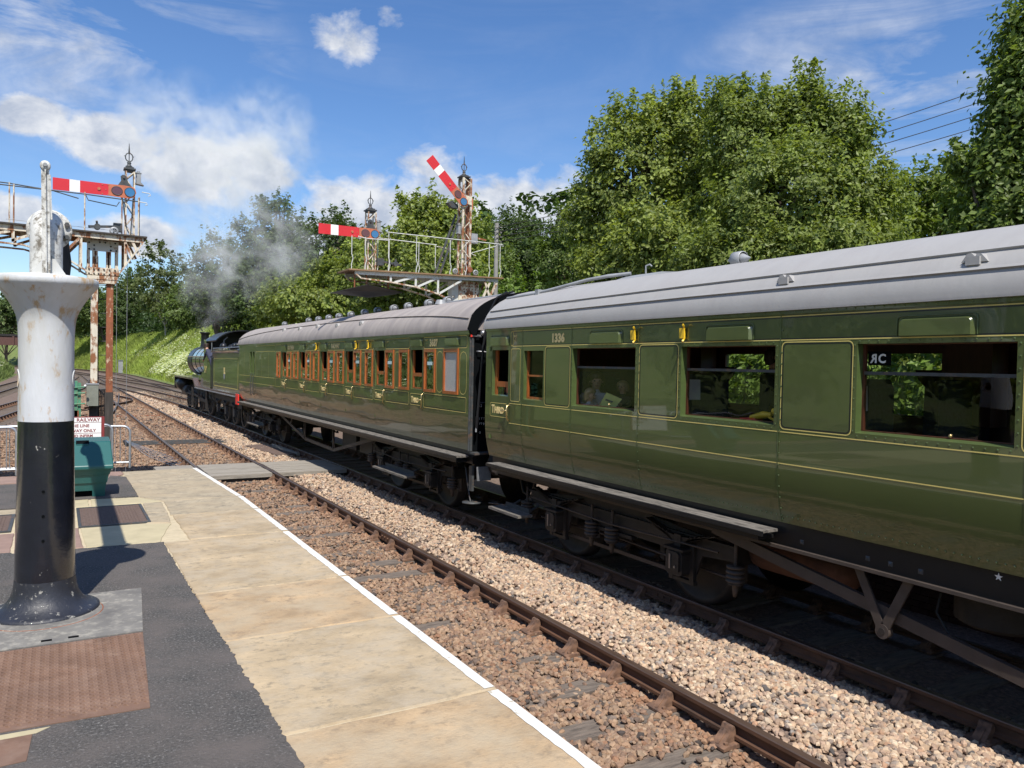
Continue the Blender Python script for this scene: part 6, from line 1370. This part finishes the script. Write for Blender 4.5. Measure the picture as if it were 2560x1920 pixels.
m = MB(); m.add([(5.80, 7.74, 2.15), (5.84, 7.50, 2.11), (5.87, 7.38, 2.24), (5.83, 7.64, 2.31)], [(3, 2, 1, 0)]); m.add([(5.80, 7.74, 2.15), (5.90, 7.76, 2.14), (5.93, 7.64, 2.28), (5.83, 7.64, 2.31)], [(0, 1, 2, 3)]); m.build('cover', M_['leaflet'], t)
for k, dz in enumerate((.055, .035)): m = MB(); m.add([(5.812, 7.64-.01*k, 2.24-dz*.5), (5.824, 7.51-.01*k, 2.215-dz*.5), (5.826, 7.51-.01*k, 2.225-dz*.5), (5.814, 7.64-.01*k, 2.25-dz*.5)], [(3, 2, 1, 0)]); m.build('print_line', M_['iron'], t)
seated('dark figure of a passenger standing in the second large window of the nearest coach', 6.9, 6.0, 2.05, (.2, -1, 0), 1.05, M_['dcloth'], M_['hairbr'], [(6.8, 5.6, 2.3), (7.1, 5.6, 2.3)])
t = thing('toy', 'yellow and red toy on the table in the second large window', 'toy', (5.9, 5.12, 2.05))
m = MB(); m.tube([(5.85, 5.35, 2.16), (5.86, 5.2, 2.19), (5.86, 5.1, 2.20)], [.02, .04, .02], 8); m.sphere((5.86, 5.07, 2.235), .03, 8, 6); m.tube([(5.86, 5.15, 2.18), (5.84, 5.02, 2.14)], .012, 6); m.build('yellow_body', M_['lampy'], t); MB().box(5.82, 5.94, 5.28, 5.46, 2.05, 2.15).build('red_base', M_['scarlet'], t)
seated('grey-haired passenger low in the open door window beside the RAILWAY lettering', 5.98, 18.72, 1.74, (.1, -1, 0), .95, M_['ocloth'], mat('grey_hair', (.3, .3, .3), .6), [(5.95, 18.3, 2.05), (6.15, 18.3, 2.05)])
# the driver leaning out of the cab
J = {'pelvis': (5.86, 35.75, 2.45, (.16, .12)), 'waist': (5.80, 35.85, 2.65, (.15, .11)), 'chest': (5.72, 36.05, 2.88, (.18, .13)), 'neck0': (5.68, 36.25, 3.02, .06), 'neck1': (5.67, 36.32, 3.07, .055), 'head': (5.66, 36.42, 3.14, (.085, .095)), 'crown': (5.66, 36.46, 3.22, (.078, .088)),
     'shL': (5.62, 36.0, 2.98, .065), 'elL': (5.58, 36.3, 2.74, .05), 'wrL': (5.60, 36.75, 2.60, .03), 'haL': (5.60, 36.9, 2.53, (.045, .02)), 'shR': (5.86, 36.15, 2.98, .065), 'elR': (5.75, 35.75, 2.76, .05), 'wrR': (5.68, 35.9, 2.62, .03), 'haR': (5.68, 36.0, 2.60, (.045, .02)),
     'hpL': (5.80, 35.75, 2.40, .10), 'knL': (5.88, 35.7, 1.95, .075), 'anL': (5.92, 35.7, 1.50, .05), 'ftL': (5.92, 35.9, 1.44, .04), 'hpR': (5.95, 35.7, 2.40, .10), 'knR': (6.02, 35.65, 1.95, .075), 'anR': (6.05, 35.65, 1.5, .05), 'ftR': (6.05, 35.85, 1.44, .04)}
E_ = [('pelvis', 'waist'), ('waist', 'chest'), ('chest', 'neck0'), ('neck0', 'neck1'), ('neck1', 'head'), ('head', 'crown')]
for s_ in 'LR': E_ += [('chest', 'sh'+s_), ('sh'+s_, 'el'+s_), ('el'+s_, 'wr'+s_), ('wr'+s_, 'ha'+s_), ('pelvis', 'hp'+s_), ('hp'+s_, 'kn'+s_), ('kn'+s_, 'an'+s_), ('an'+s_, 'ft'+s_)]
hp_ = head_parts(5.66, 36.43, 3.17, (-.25, 1, -.1), 1.0, M_['hairbr'], .03)
m = MB(); m.lathe([(.11, 0), (.115, .03), (.12, .06), (.10, .09), (0, .10)], (5.66, 36.42, 3.22), 14); m.box(5.60, 5.72, 36.5, 36.58, 3.215, 3.225); hp_.append(('cap', m, M_['hairbr']))
def clj(c):
    if c.z > 3.05 and c.y > 36.25: return 0
    return 0 if min((c-Vector((5.60, 36.85, 2.55))).length, (c-Vector((5.68, 35.97, 2.60))).length) < .11 else 1
person('engine driver in cap and dark blue overalls leaning out of the cab', (5.86, 35.75, 1.44), J, E_, clj, [M_['skin'], M_['ocloth']], hp_)

# ================================================================== BRIDGE, CABLES
t = thing('footbridge', 'brown railway bridge with a white panel far away left of the column', 'bridge', (-14, 118, 2))
m = MB(); m.box(-30, 1.3, 117, 117.3, 3.9, 5.05); m.build('girder', M_['brick'], t)
m = MB(); m.box(-30, 1.3, 116.9, 117.4, 5.05, 5.3)
m.build('parapet_rail', M_['under'], t); MB().box(-9.7, -8.4, 116.8, 116.9, 4.1, 5.0).build('white_panel', M_['swhite'], t)
for k in range(15): MB().box(-29+k*2, -28.8+k*2, 116.85, 117, 3.9, 5.05).build('stiffener', M_['brick'], t)
MB().box(-8.0, -7.4, 116.6, 118, -.3, 3.9).build('pier', M_['brick'], t)
for k in range(4):
    P0 = Vector((12.6, 22.6, 7.2-k*.16)); P1 = Vector((26, 7.5, 12.6-k*.42)); m = MB(); pts = []
    for i in range(25): f = i/24; q = P0.lerp(P1, f); q.z -= 1.1*4*f*(1-f)*.5; pts.append(tuple(q))
    m.tube(pts, .012, 5, False); o = m.build('overhead_cable', M_['under'], None)
    tag(o, ('topmost', 'second from the top', 'third from the top', 'lowest')[k]+' of the four thin cables crossing the sky at the right', 'cable', 'overhead cables beyond the train')

# ================================================================== TREES
def leaves(P, Nrm, size, cols, rng, name, parent, asp=.55, kind=None, matn='leaf', droop=.25):
    """one folded leaf per point: two triangles-pairs sharing a midrib"""
    n = len(P); R = rng.normal(size=(n, 3)); R /= np.linalg.norm(R, axis=1)[:, None]
    nn = Nrm+R*.75; nn /= np.linalg.norm(nn, axis=1)[:, None]
    a = np.cross(nn, rng.normal(size=(n, 3))); a /= np.linalg.norm(a, axis=1)[:, None]; a[:, 2] -= droop; a /= np.linalg.norm(a, axis=1)[:, None]
    b = np.cross(nn, a); b /= np.linalg.norm(b, axis=1)[:, None]+1e-9; s = (size*rng.uniform(.6, 1.25, n))[:, None]
    V = np.stack([P-a*s*.5, P+b*s*asp*.5+nn*s*.08, P+a*s*.5, P-b*s*asp*.5+nn*s*.08], 1).reshape(-1, 3)
    i = np.arange(n)[:, None]*4; F = np.concatenate([i+np.array([[0, 1, 2]]), i+np.array([[0, 2, 3]])], 1).reshape(-1, 3)
    o = npmesh(name, V, F, M_[matn], parent, kind, np.repeat(cols, 4, 0)); return o
def crown_points(blobs, n, rng, clump=.55, per=26, seed=0, shoots=0):
    """points in clusters near the surface of lumpy ellipsoids"""
    vol = np.array([b[3]*b[4]+b[4]*b[5]+b[3]*b[5] for b in blobs]); vol = vol/vol.sum(); P = []; Q = []
    K = max(1, n//per); c = rng.choice(len(blobs), K, p=vol); B = np.array(blobs)[c]; d = rng.normal(size=(K, 3)); d /= np.linalg.norm(d, axis=1)[:, None]
    lump = 1+.22*np.sin(d[:, 0]*7+B[:, 0]*3+seed)*np.cos(d[:, 1]*6+B[:, 1]+seed)+.10*np.sin(d[:, 2]*13+d[:, 0]*11+seed); rad = (1-rng.random(K)**2.2*.42)*lump
    C = B[:, :3]+d*B[:, 3:6]*rad[:, None]; cs = clump*rng.uniform(.5, 1.35, K)
    off_ = rng.normal(size=(K, per, 3)); off_ *= (.29*cs)[:, None, None]; off_[:, :, 2] *= .6
    P = (C[:, None]+off_).reshape(-1, 3); Nn = np.repeat(d, per, 0); Nn[:, 2] += .75; Nn /= np.linalg.norm(Nn, axis=1)[:, None]
    tone = np.repeat(rng.uniform(.66, 1.34, K), per)
    if shoots:       # upright leafy shoots standing proud of the crown
        k = rng.choice(K, shoots, p=np.clip(d[:, 2], .02, 1)**.8/np.sum(np.clip(d[:, 2], .02, 1)**.8)); top = B[k, :3]+d[k]*B[k, 3:6]*.97; hgt = clump*rng.uniform(.45, 1.25, shoots); q = rng.random((shoots, 34))
        S = top[:, None]+rng.normal(size=(shoots, 34, 3))*np.array([.19, .19, .10])*clump*(1.25-q)[:, :, None]; S[:, :, 2] += q*hgt[:, None]; S[:, :, :2] += (d[k][:, None, :2]*q[:, :, None]*clump*.5)
        P = np.concatenate([P, S.reshape(-1, 3)]); N2 = np.repeat(d[k], 34, 0); N2[:, 2] += .6; N2 /= np.linalg.norm(N2, axis=1)[:, None]; Nn = np.concatenate([Nn, N2]); tone = np.concatenate([tone, np.full(shoots*34, 1.15)])
    return P, Nn, tone, C
def tree(label, x, y, blobs, n, leaf, col, seed, cat='tree', group=None, trunk=.3, clump=.6, per=26, pale=False, name='broadleaf_tree', forks=9, base=None, col2=None, shoots=None, pos=None):
    if pos: x, y = pos
    rng = np.random.default_rng(seed); z0 = float(H(x, y))-.3 if base is None else base; t = thing(name, label, cat, (x, y, z0), group)
    P, Nn, tone, C = crown_points(blobs, n, rng, clump, per, seed, n//300 if shoots is None else shoots)
    g = P[:, 2] > np.maximum(H(P[:, 0], P[:, 1])+.1, -1); P, Nn, tone = P[g], Nn[g], tone[g]
    c = np.array(col)[None]*tone[:, None]*rng.uniform(.8, 1.2, (len(P), 1)); 
    if col2 is not None: k = rng.random(len(P)) < .22; c[k] = np.array(col2)[None]*rng.uniform(.85, 1.15, (k.sum(), 1))
    leaves(P, Nn, leaf, c, rng, 'crown', t)
    m = MB(); top = max(b[2]+b[5]*.5 for b in blobs); mx = sum(b[0] for b in blobs)/len(blobs); my = sum(b[1] for b in blobs)/len(blobs); rr = random.Random(seed)
    P_ = [(x, y, z0)]
    for k in range(1, 6): f = k/5; P_.append((x+(mx-x)*f+rr.uniform(-.15, .15), y+(my-y)*f+rr.uniform(-.15, .15), z0+(top-z0)*f*.85))
    m.tube(P_, [trunk, trunk*.82, trunk*.66, trunk*.48, trunk*.3, trunk*.1], 9); m.build('trunk', M_['pbark' if pale else 'bark'], t)
    for b in blobs:      # limbs reaching into every mass of foliage
        for k in range(forks//max(1, len(blobs)//3)+1):
            m = MB(); h = rr.uniform(.3, .75); s0 = Vector(P_[min(4, int(h*5))]); e = Vector((b[0]+rr.uniform(-.6, .6)*b[3], b[1]+rr.uniform(-.6, .6)*b[4], b[2]+rr.uniform(-.2, .7)*b[5])); md = (s0+e)/2+Vector((rr.uniform(-.2, .2), rr.uniform(-.2, .2), rr.uniform(0, .4)))
            m.tube([tuple(s0), tuple(md), tuple(e)], [trunk*.35, trunk*.2, trunk*.05], 6); m.build('limb', M_['pbark' if pale else 'bark'], t)
    return t
G1 = (.24, .29, .065); G2 = (.20, .25, .055); GD = (.075, .115, .032); GY = (.27, .30, .065); GM = (.12, .17, .042)
tree('broad chestnut behind the nearest coach roof, right of the grey pole', 14.0, 17.0, [(14.0, 17.0, 7.7, 1.61, 1.61, 2.19), (13.5, 18.0, 6.5, 1.0, 1.0, 1.46), (14.9, 16.2, 8.7, 1.21, 1.21, 1.53), (13.6, 15.4, 5.7, 1.68, 1.68, 0.96), (12.9, 16.6, 5.3, 0.99, 0.99, 0.74), (16.3, 16.2, 7.0, 1.32, 1.32, 1.59), (14.3, 16.8, 9.6, 0.28, 0.28, 0.28), (13.6, 17.3, 9.1, 0.34, 0.34, 0.28), (13.3, 17.9, 8.5, 0.33, 0.33, 0.39), (14.8, 16.3, 9.9, 0.31, 0.31, 0.36), (13.0, 18.4, 7.6, 0.29, 0.29, 0.4)], 62000, 0.14, G1, 1, trunk=.22, clump=0.52, col2=(.15, .20, .06))
tree('tall maple with ragged leafy spires rising above the middle of the nearest coach', 14.6, 13.6, [(14.6, 13.6, 8.0, 1.14, 1.14, 1.36), (14.2, 14.0, 9.1, 0.3, 0.3, 0.57), (14.1, 14.2, 9.2, 0.23, 0.23, 0.25), (14.5, 13.8, 8.9, 0.34, 0.34, 0.41), (15.1, 12.3, 8.9, 0.22, 0.22, 0.71), (15.3, 12.1, 8.5, 0.32, 0.32, 0.54), (14.8, 12.7, 8.7, 0.26, 0.26, 0.37), (15.3, 11.6, 8.1, 0.32, 0.32, 0.36), (15.4, 12.0, 7.8, 0.91, 0.91, 1.07), (15.4, 11.1, 7.8, 0.36, 0.36, 0.41), (14.5, 12.3, 6.4, 1.81, 1.81, 1.23), (15.4, 11.2, 6.2, 0.93, 0.93, 0.93), (13.5, 12.6, 5.1, 1.58, 1.58, 0.63), (14.3, 11.0, 5.2, 1.39, 1.39, 0.5), (15.5, 13.4, 8.4, 0.81, 0.81, 0.92)], 84000, 0.12, G2, 2, trunk=.22, clump=0.52, col2=(.15, .20, .06))
tree('chestnut with drooping leaves at the right edge of the picture', 13.0, 6.3, [(13.0, 6.3, 6.8, 0.61, 0.61, 0.79), (13.0, 6.3, 7.8, 0.46, 0.46, 0.53), (13.0, 6.5, 5.8, 0.58, 0.58, 0.54), (12.5, 7.0, 6.0, 0.26, 0.26, 0.15), (12.6, 6.7, 5.8, 0.33, 0.33, 0.22), (13.1, 6.3, 5.2, 0.82, 0.82, 0.39), (13.9, 6.8, 6.5, 0.54, 0.54, 0.69), (12.6, 6.8, 4.9, 0.44, 0.44, 0.19)], 60000, 0.115, (.15, .21, .045), 3, trunk=.22, clump=0.52, col2=(.15, .20, .06))
tree('yellow-green tree between the maple and the right-hand chestnut', 28.8, 18.1, [(28.8, 18.1, 9.4, 1.34, 1.34, 1.08), (28.7, 16.3, 9.2, 1.02, 1.02, 0.85), (31.1, 18.2, 9.7, 1.12, 1.12, 0.93), (27.7, 17.9, 8.0, 1.05, 1.05, 0.88), (29.6, 16.7, 8.5, 1.22, 1.22, 0.7)], 16000, 0.2, (.15, .20, .035), 4, trunk=.22, clump=0.8)
tree('pale chestnut with candle-like tips behind the walkway of the bracket signal', 13.4, 31.2, [(13.4, 31.2, 7.3, 1.31, 1.31, 1.31), (14.0, 31.0, 9.2, 0.32, 0.32, 0.76), (13.3, 31.8, 9.0, 0.45, 0.45, 0.81), (13.7, 31.7, 9.4, 0.28, 0.28, 0.49), (14.5, 30.8, 8.8, 0.4, 0.4, 0.72), (15.0, 30.5, 8.0, 1.11, 1.11, 1.51), (14.8, 29.5, 6.3, 1.37, 1.37, 0.98), (12.7, 32.6, 6.2, 1.65, 1.65, 1.24), (13.8, 30.0, 6.3, 1.76, 1.76, 1.17)], 42000, 0.2, G1, 5, trunk=.22, clump=0.8, col2=(.15, .20, .06))
tree('light green low chestnut above the roof of the 3687 coach', 15.4, 47.6, [(15.4, 47.6, 7.3, 2.62, 2.62, 1.6), (13.5, 50.2, 6.5, 2.24, 2.24, 1.35), (16.0, 44.2, 8.5, 1.79, 1.79, 1.51), (14.3, 47.9, 6.0, 3.48, 3.48, 0.93), (12.3, 52.6, 5.5, 1.23, 1.23, 0.77)], 26000, 0.27, G1, 6, trunk=.22, clump=0.8, col2=(.15, .20, .06))
tree('tallest dark oak, its crown above the engine cab, half veiled by steam', 18.1, 75.9, [(18.1, 75.9, 14.1, 3.11, 3.11, 3.77), (18.3, 75.8, 17.2, 0.98, 0.98, 0.8), (16.5, 76.2, 12.2, 3.09, 3.09, 3.53), (19.8, 75.4, 12.5, 3.13, 3.13, 3.58), (17.7, 73.9, 8.6, 4.77, 4.77, 3.03)], 20000, 0.36, GD, 7, trunk=.4, clump=1.3)
tree('dark oak between the tall oak and the finial of the level arm', 21.0, 68.9, [(21.0, 68.9, 11.8, 2.71, 2.71, 3.75), (23.8, 70.1, 11.4, 2.16, 2.16, 3.24), (22.5, 70.5, 15.1, 1.03, 1.03, 1.2), (20.1, 67.1, 8.3, 3.24, 3.24, 2.43)], 15000, 0.34, GD, 8, trunk=.4, clump=1.3)
tree('dark tree left of the tall oak, directly above the engine boiler, in the steam', 13.9, 82.8, [(13.9, 82.8, 10.9, 2.81, 2.81, 3.97), (15.2, 80.6, 8.9, 2.76, 2.76, 3.22), (13.0, 83.0, 8.5, 2.33, 2.33, 2.33)], 12000, 0.38, GD, 9, trunk=.4, clump=1.3)
tree('open pale-trunked tree on top of the grassy bank left of the steam', 14.9, 145.2, [(14.9, 145.2, 18.0, 3.32, 3.32, 3.96), (17.6, 142.9, 15.2, 3.15, 3.15, 3.94), (13.0, 147.4, 14.8, 3.35, 3.35, 3.19), (15.9, 144.1, 12.4, 3.95, 3.95, 2.76)], 8000, 0.5, (.12, .15, .05), 10, trunk=.16, pale=True, name='birch_tree', pos=(16.0, 145.5), clump=1.3)
tree('dark tree close right of the signal gantry posts', 13.8, 187.5, [(13.8, 187.5, 16.0, 4.83, 4.83, 5.03), (11.6, 185.6, 11.8, 4.75, 4.75, 3.37)], 8000, 0.6, GD, 11, trunk=.4, pos=(14.4, 188), clump=1.9)
tree('dark green wooded clump right of the pale-trunked tree', 18.9, 131.6, [(18.9, 131.6, 11.8, 3.52, 3.52, 3.67), (17.7, 129.8, 9.5, 3.97, 3.97, 2.02)], 8000, 0.5, GM, 12, trunk=.4, pos=(18.6, 130), clump=1.3)
tree('mid green tree behind the rusty gantry posts', 8.1, 199.8, [(8.1, 199.8, 14.3, 6.31, 6.31, 4.21), (5.0, 202.9, 11.7, 5.3, 5.3, 3.6)], 8000, 0.7, GM, 13, trunk=.4, pos=(9.6, 199), clump=1.9)
tree('dark tree at the far left edge beyond the bridge', -11.5, 239.7, [(-11.5, 239.7, 11.9, 6.6, 6.6, 6.0), (-16.9, 239.4, 12.8, 5.9, 5.9, 7.09), (-5.9, 239.9, 10.9, 6.09, 6.09, 4.87)], 8000, 0.8, GD, 14, trunk=.4, clump=1.9)
tree('dark green tree left of the pole behind the bracket signal', 28.1, 53.0, [(28.1, 53.0, 10.8, 1.61, 1.61, 2.14), (27.8, 50.9, 9.5, 1.73, 1.73, 1.73)], 9000, 0.3, GM, 15, trunk=.22, clump=1.3)
tree('round-topped dark tree just right of the pole', 32.5, 55.2, [(32.5, 55.2, 12.9, 1.83, 1.83, 2.09), (32.0, 53.1, 10.7, 2.21, 2.21, 1.85), (33.7, 53.2, 11.3, 1.5, 1.5, 1.87)], 12000, 0.3, GD, 16, trunk=.4, clump=1.3)
tree('dark tree at the left foot of the broad chestnut', 31.2, 45.3, [(31.2, 45.3, 11.8, 1.47, 1.47, 1.96), (30.0, 44.9, 9.7, 1.93, 1.93, 1.6)], 9000, 0.28, GM, 17, trunk=.22, clump=0.8)

# shrubs on the bank behind the train, seen through its windows and over the roofs
for k, (x, y, r, h) in enumerate([(12.6, 3.0, 1.5, 3.6), (13.0, 6.2, 1.6, 4.0), (12.5, 9.6, 1.7, 3.8), (12.9, 13.2, 1.7, 4.2), (12.7, 17.0, 1.8, 4.0), (13.2, 20.8, 1.7, 4.6), (13.9, 24.6, 1.9, 5.0), (14.5, 29, 2.0, 5.0), (12.4, -.5, 1.6, 3.8), (15.6, 26.5, 2.2, 6.2), (13.6, 34, 2.2, 5.0)]):
    lab = ['shrub on the bank seen through the third large window', 'bright green bush on the bank seen through the second large window', 'leafy shrub on the bank behind the number 1336', 'bush hidden behind the gap between the two coaches', 'bushy shrub on the bank behind the column of the bracket signal', 'hedge bush just right of the telegraph pole above the roofs', 'hedge bush behind the foot of the telegraph pole', 'hedge bush left of the telegraph pole behind the walkway', 'shrub on the bank beyond the right edge of the nearest coach', 'tall hedge bush above the joint between the coach roofs', 'low bush behind the roof ventilators of the 3687 coach'][k]
    tree(lab, x, y, [(x, y, h*.55, r*1.25, r*1.3, h*.5), (x+.8, y+.9, h*.5, r, r, h*.45)], 6500, .17, (.13, .20, .035), 100+k, 'shrub', trunk=.07, clump=.5, name='shrub', forks=3)
# unseen trees added behind the camera to give the coach sides something to reflect
rng = np.random.default_rng(41); B = []
for x, y, r, h in [(-17, -16, 4, 9), (-19, -6, 5, 11), (-17, 4, 4.5, 9), (-20, 14, 5, 11), (-18, 25, 4.5, 10), (-12, -24, 5, 10), (6, -30, 5, 10), (18, -24, 5, 11)]: B += [(x, y, h*.6, r, r, h*.45), (x+1, y+2, h*.45, r, r*1.1, h*.35)]
P, Nn, tone, C = crown_points(B, 40000, rng, 1.2, 26, 7)
leaves(P, Nn, .5, np.array(G2)[None]*tone[:, None]*rng.uniform(.8, 1.2, (len(P), 1)), rng, 'added_reflection_wood', None, kind='stuff')
# a far wood filling the hillside
rng = np.random.default_rng(5); B = []
for k in range(90):
    y = rng.uniform(60, 330); u = rng.uniform(30, 90); x = u+float(off(y)); r = rng.uniform(4, 7); B.append((x, y, float(H(x, y))+r*.7, r, r, r*1.15))
for k in range(26):
    y = rng.uniform(-10, 60); x = rng.uniform(34, 70); r = rng.uniform(3, 4.5); B.append((x, y, float(H(x, y))+r*.6, r, r, r*1.0))
for k in range(40):
    y = rng.uniform(90, 330); x = -rng.uniform(20, 70)+float(off(y)); r = rng.uniform(4, 7); B.append((x, y, float(H(x, y))+r*.7, r, r, r*1.1))
P, Nn, tone, C = crown_points(B, 120000, rng, 1.8, 30, 3)
leaves(P, Nn, .85, np.array((.055, .095, .024))[None]*tone[:, None]*rng.uniform(.8, 1.2, (len(P), 1)), rng, 'hillside_wood', None, kind='stuff')
P, Nn, tone, C = crown_points([(u_+float(off(y)), y, 7.2+2.0, 3.6, 4.2, 3.4) for y in range(84, 250, 8) for u_ in (20.5, 25.5)], 52000, rng, 1.3, 26, 9)
leaves(P, Nn, .55, np.array((.050, .090, .024))[None]*tone[:, None]*rng.uniform(.8, 1.2, (len(P), 1)), rng, 'bank_top_wood', None, kind='stuff')

# grass and cow parsley on the banks
def blades(name, n, u0, u1, y0, y1, s0, s1, col, rng, flower=False, left=False):
    u = rng.uniform(u0, u1, n); y = y0+(y1-y0)*rng.random(n)**1.35; x = (-u if left else u)+off(y); z = H(x, y); s = rng.uniform(s0, s1, n)*(1+(y-60).clip(0)/160)
    if flower:
        k = vnoise(x, y, 2.2, 21)+vnoise(x, y, .8, 22)*.6 > .02; x, y, z, s = x[k], y[k], z[k], s[k]; n = len(x)
        a = rng.uniform(0, 6.28, n); V = []
        zc = z+rng.uniform(.35, .95, n)
        V = np.stack([np.stack([x+np.cos(a+q)*s*.5, y+np.sin(a+q)*s*.5, zc+rng.uniform(-.04, .04, n)], -1) for q in (0, 2.09, 4.19)], 1).reshape(-1, 3); F = np.arange(n*3).reshape(-1, 3); c = np.array(col)[None]*rng.uniform(.8, 1.1, (n, 1))
        return npmesh(name, V, F, M_['grass'], None, 'stuff', np.repeat(c, 3, 0))
    a = rng.uniform(0, 6.28, n); w_ = s*.16; lean = rng.normal(0, .35, (n, 2))*s[:, None]
    A = np.stack([x-np.cos(a)*w_, y-np.sin(a)*w_, z-.05], -1); Bq = np.stack([x+np.cos(a)*w_, y+np.sin(a)*w_, z-.05], -1); Cq = np.stack([x+lean[:, 0], y+lean[:, 1], z+s], -1)
    tn = 1+vnoise(x, y, 2.5, 31)*.3+vnoise(x, y, 7, 32)*.3; c = np.array(col)[None]*tn[:, None]*rng.uniform(.75, 1.25, (n, 1)); yl = np.clip(vnoise(x, y, 4, 33)*2, 0, 1)[:, None]; c = c*(1-yl*.5)+np.array([.22, .23, .07])*yl*.5
    return npmesh(name, np.stack([A, Bq, Cq], 1).reshape(-1, 3), np.arange(n*3).reshape(-1, 3), M_['grass'], None, 'stuff', np.repeat(c, 3, 0))
rng = np.random.default_rng(17)
blades('bank_grass', 170000, 10.9, 21, 42, 235, .22, .48, (.29, .37, .07), rng)
blades('bank_grass', 22000, 11.2, 17, -6, 42, .3, .6, (.19, .25, .055), rng)
blades('bank_grass', 45000, 5.4, 14, 38, 170, .35, .7, (.14, .20, .055), rng, left=True)
blades('cow_parsley', 14000, 11.0, 13.4, 55, 120, .16, .30, (.80, .84, .66), rng, True)
blades('cow_parsley', 5000, 13.0, 16.4, 60, 160, .14, .26, (.80, .84, .66), rng, True)
blades('cow_parsley', 9000, 6.0, 12, 45, 150, .16, .30, (.78, .80, .66), rng, True, left=True)

# ================================================================== STEAM
me = bpy.data.materials.new('steam'); me.use_nodes = True; nt2 = me.node_tree; n = nt2.nodes; l = nt2.links; n.remove(n['Principled BSDF'])
pv = n.new('ShaderNodeVolumePrincipled'); pv.inputs['Color'].default_value = (.985, .99, 1, 1); pv.inputs['Anisotropy'].default_value = -.15
co = n.new('ShaderNodeTexCoord')
def vmath(op, a, b): q = n.new('ShaderNodeMath'); q.operation = op; [(l.new(v, q.inputs[i]) if not isinstance(v, (int, float)) else setattr(q.inputs[i], 'default_value', v)) for i, v in enumerate((a, b))]; return q.outputs[0]
wn = n.new('ShaderNodeTexNoise'); wn.inputs['Scale'].default_value = .35; wn.inputs['Detail'].default_value = 3; l.new(co.outputs['Object'], wn.inputs[0])
vm1 = n.new('ShaderNodeVectorMath'); vm1.operation = 'SUBTRACT'; l.new(wn.outputs['Color'], vm1.inputs[0]); vm1.inputs[1].default_value = (.5, .5, .5)
vm2 = n.new('ShaderNodeVectorMath'); vm2.operation = 'SCALE'; l.new(vm1.outputs[0], vm2.inputs[0]); vm2.inputs['Scale'].default_value = 3.2
vm3 = n.new('ShaderNodeVectorMath'); vm3.operation = 'ADD'; l.new(co.outputs['Object'], vm3.inputs[0]); l.new(vm2.outputs[0], vm3.inputs[1])
acc2 = None; PUFF = [(7.0, 45.4, 4.7, .9), (7.2, 45.8, 6.2, 1.8), (7.9, 46.5, 8.2, 3.0), (10.8, 47.0, 9.6, 3.1), (8.4, 47.2, 11.0, 3.6), (8.0, 47.6, 14.0, 4.2), (10.4, 48.0, 15.6, 3.8), (5.6, 47.6, 15.4, 3.6)]
for x, y, z, r in PUFF:
    d = n.new('ShaderNodeVectorMath'); d.operation = 'DISTANCE'; l.new(vm3.outputs[0], d.inputs[0]); d.inputs[1].default_value = (x-7, y-46, z-4)
    q = vmath('SUBTRACT', 1.0, vmath('DIVIDE', d.outputs['Value'], r)); acc2 = q if acc2 is None else vmath('MAXIMUM', acc2, q)
fn = n.new('ShaderNodeTexNoise'); fn.inputs['Scale'].default_value = .75; fn.inputs['Detail'].default_value = 6; fn.inputs['Roughness'].default_value = .62; l.new(vm3.outputs[0], fn.inputs[0])
dn = vmath('MULTIPLY', vmath('MAXIMUM', acc2, 0.0), vmath('MAXIMUM', vmath('SUBTRACT', fn.outputs[0], .45), 0.0)); l.new(vmath('MULTIPLY', dn, 3.3), pv.inputs['Density']); l.new(pv.outputs[0], n['Material Output'].inputs['Volume'])
m = MB(); m.box(.5, 15.0, 43.3, 52.0, 4.1, 20.0); o = m.build('steam_plume', me, None, org=(7, 46, 4), kind='stuff')
tag(o, 'thin white steam drifting up from the engine chimney', 'steam')
me.cycles.volume_step_rate = 1.0 if hasattr(me, 'cycles') else 1
sc.cycles.volume_bounces = 3
bpy.context.view_layer.update()
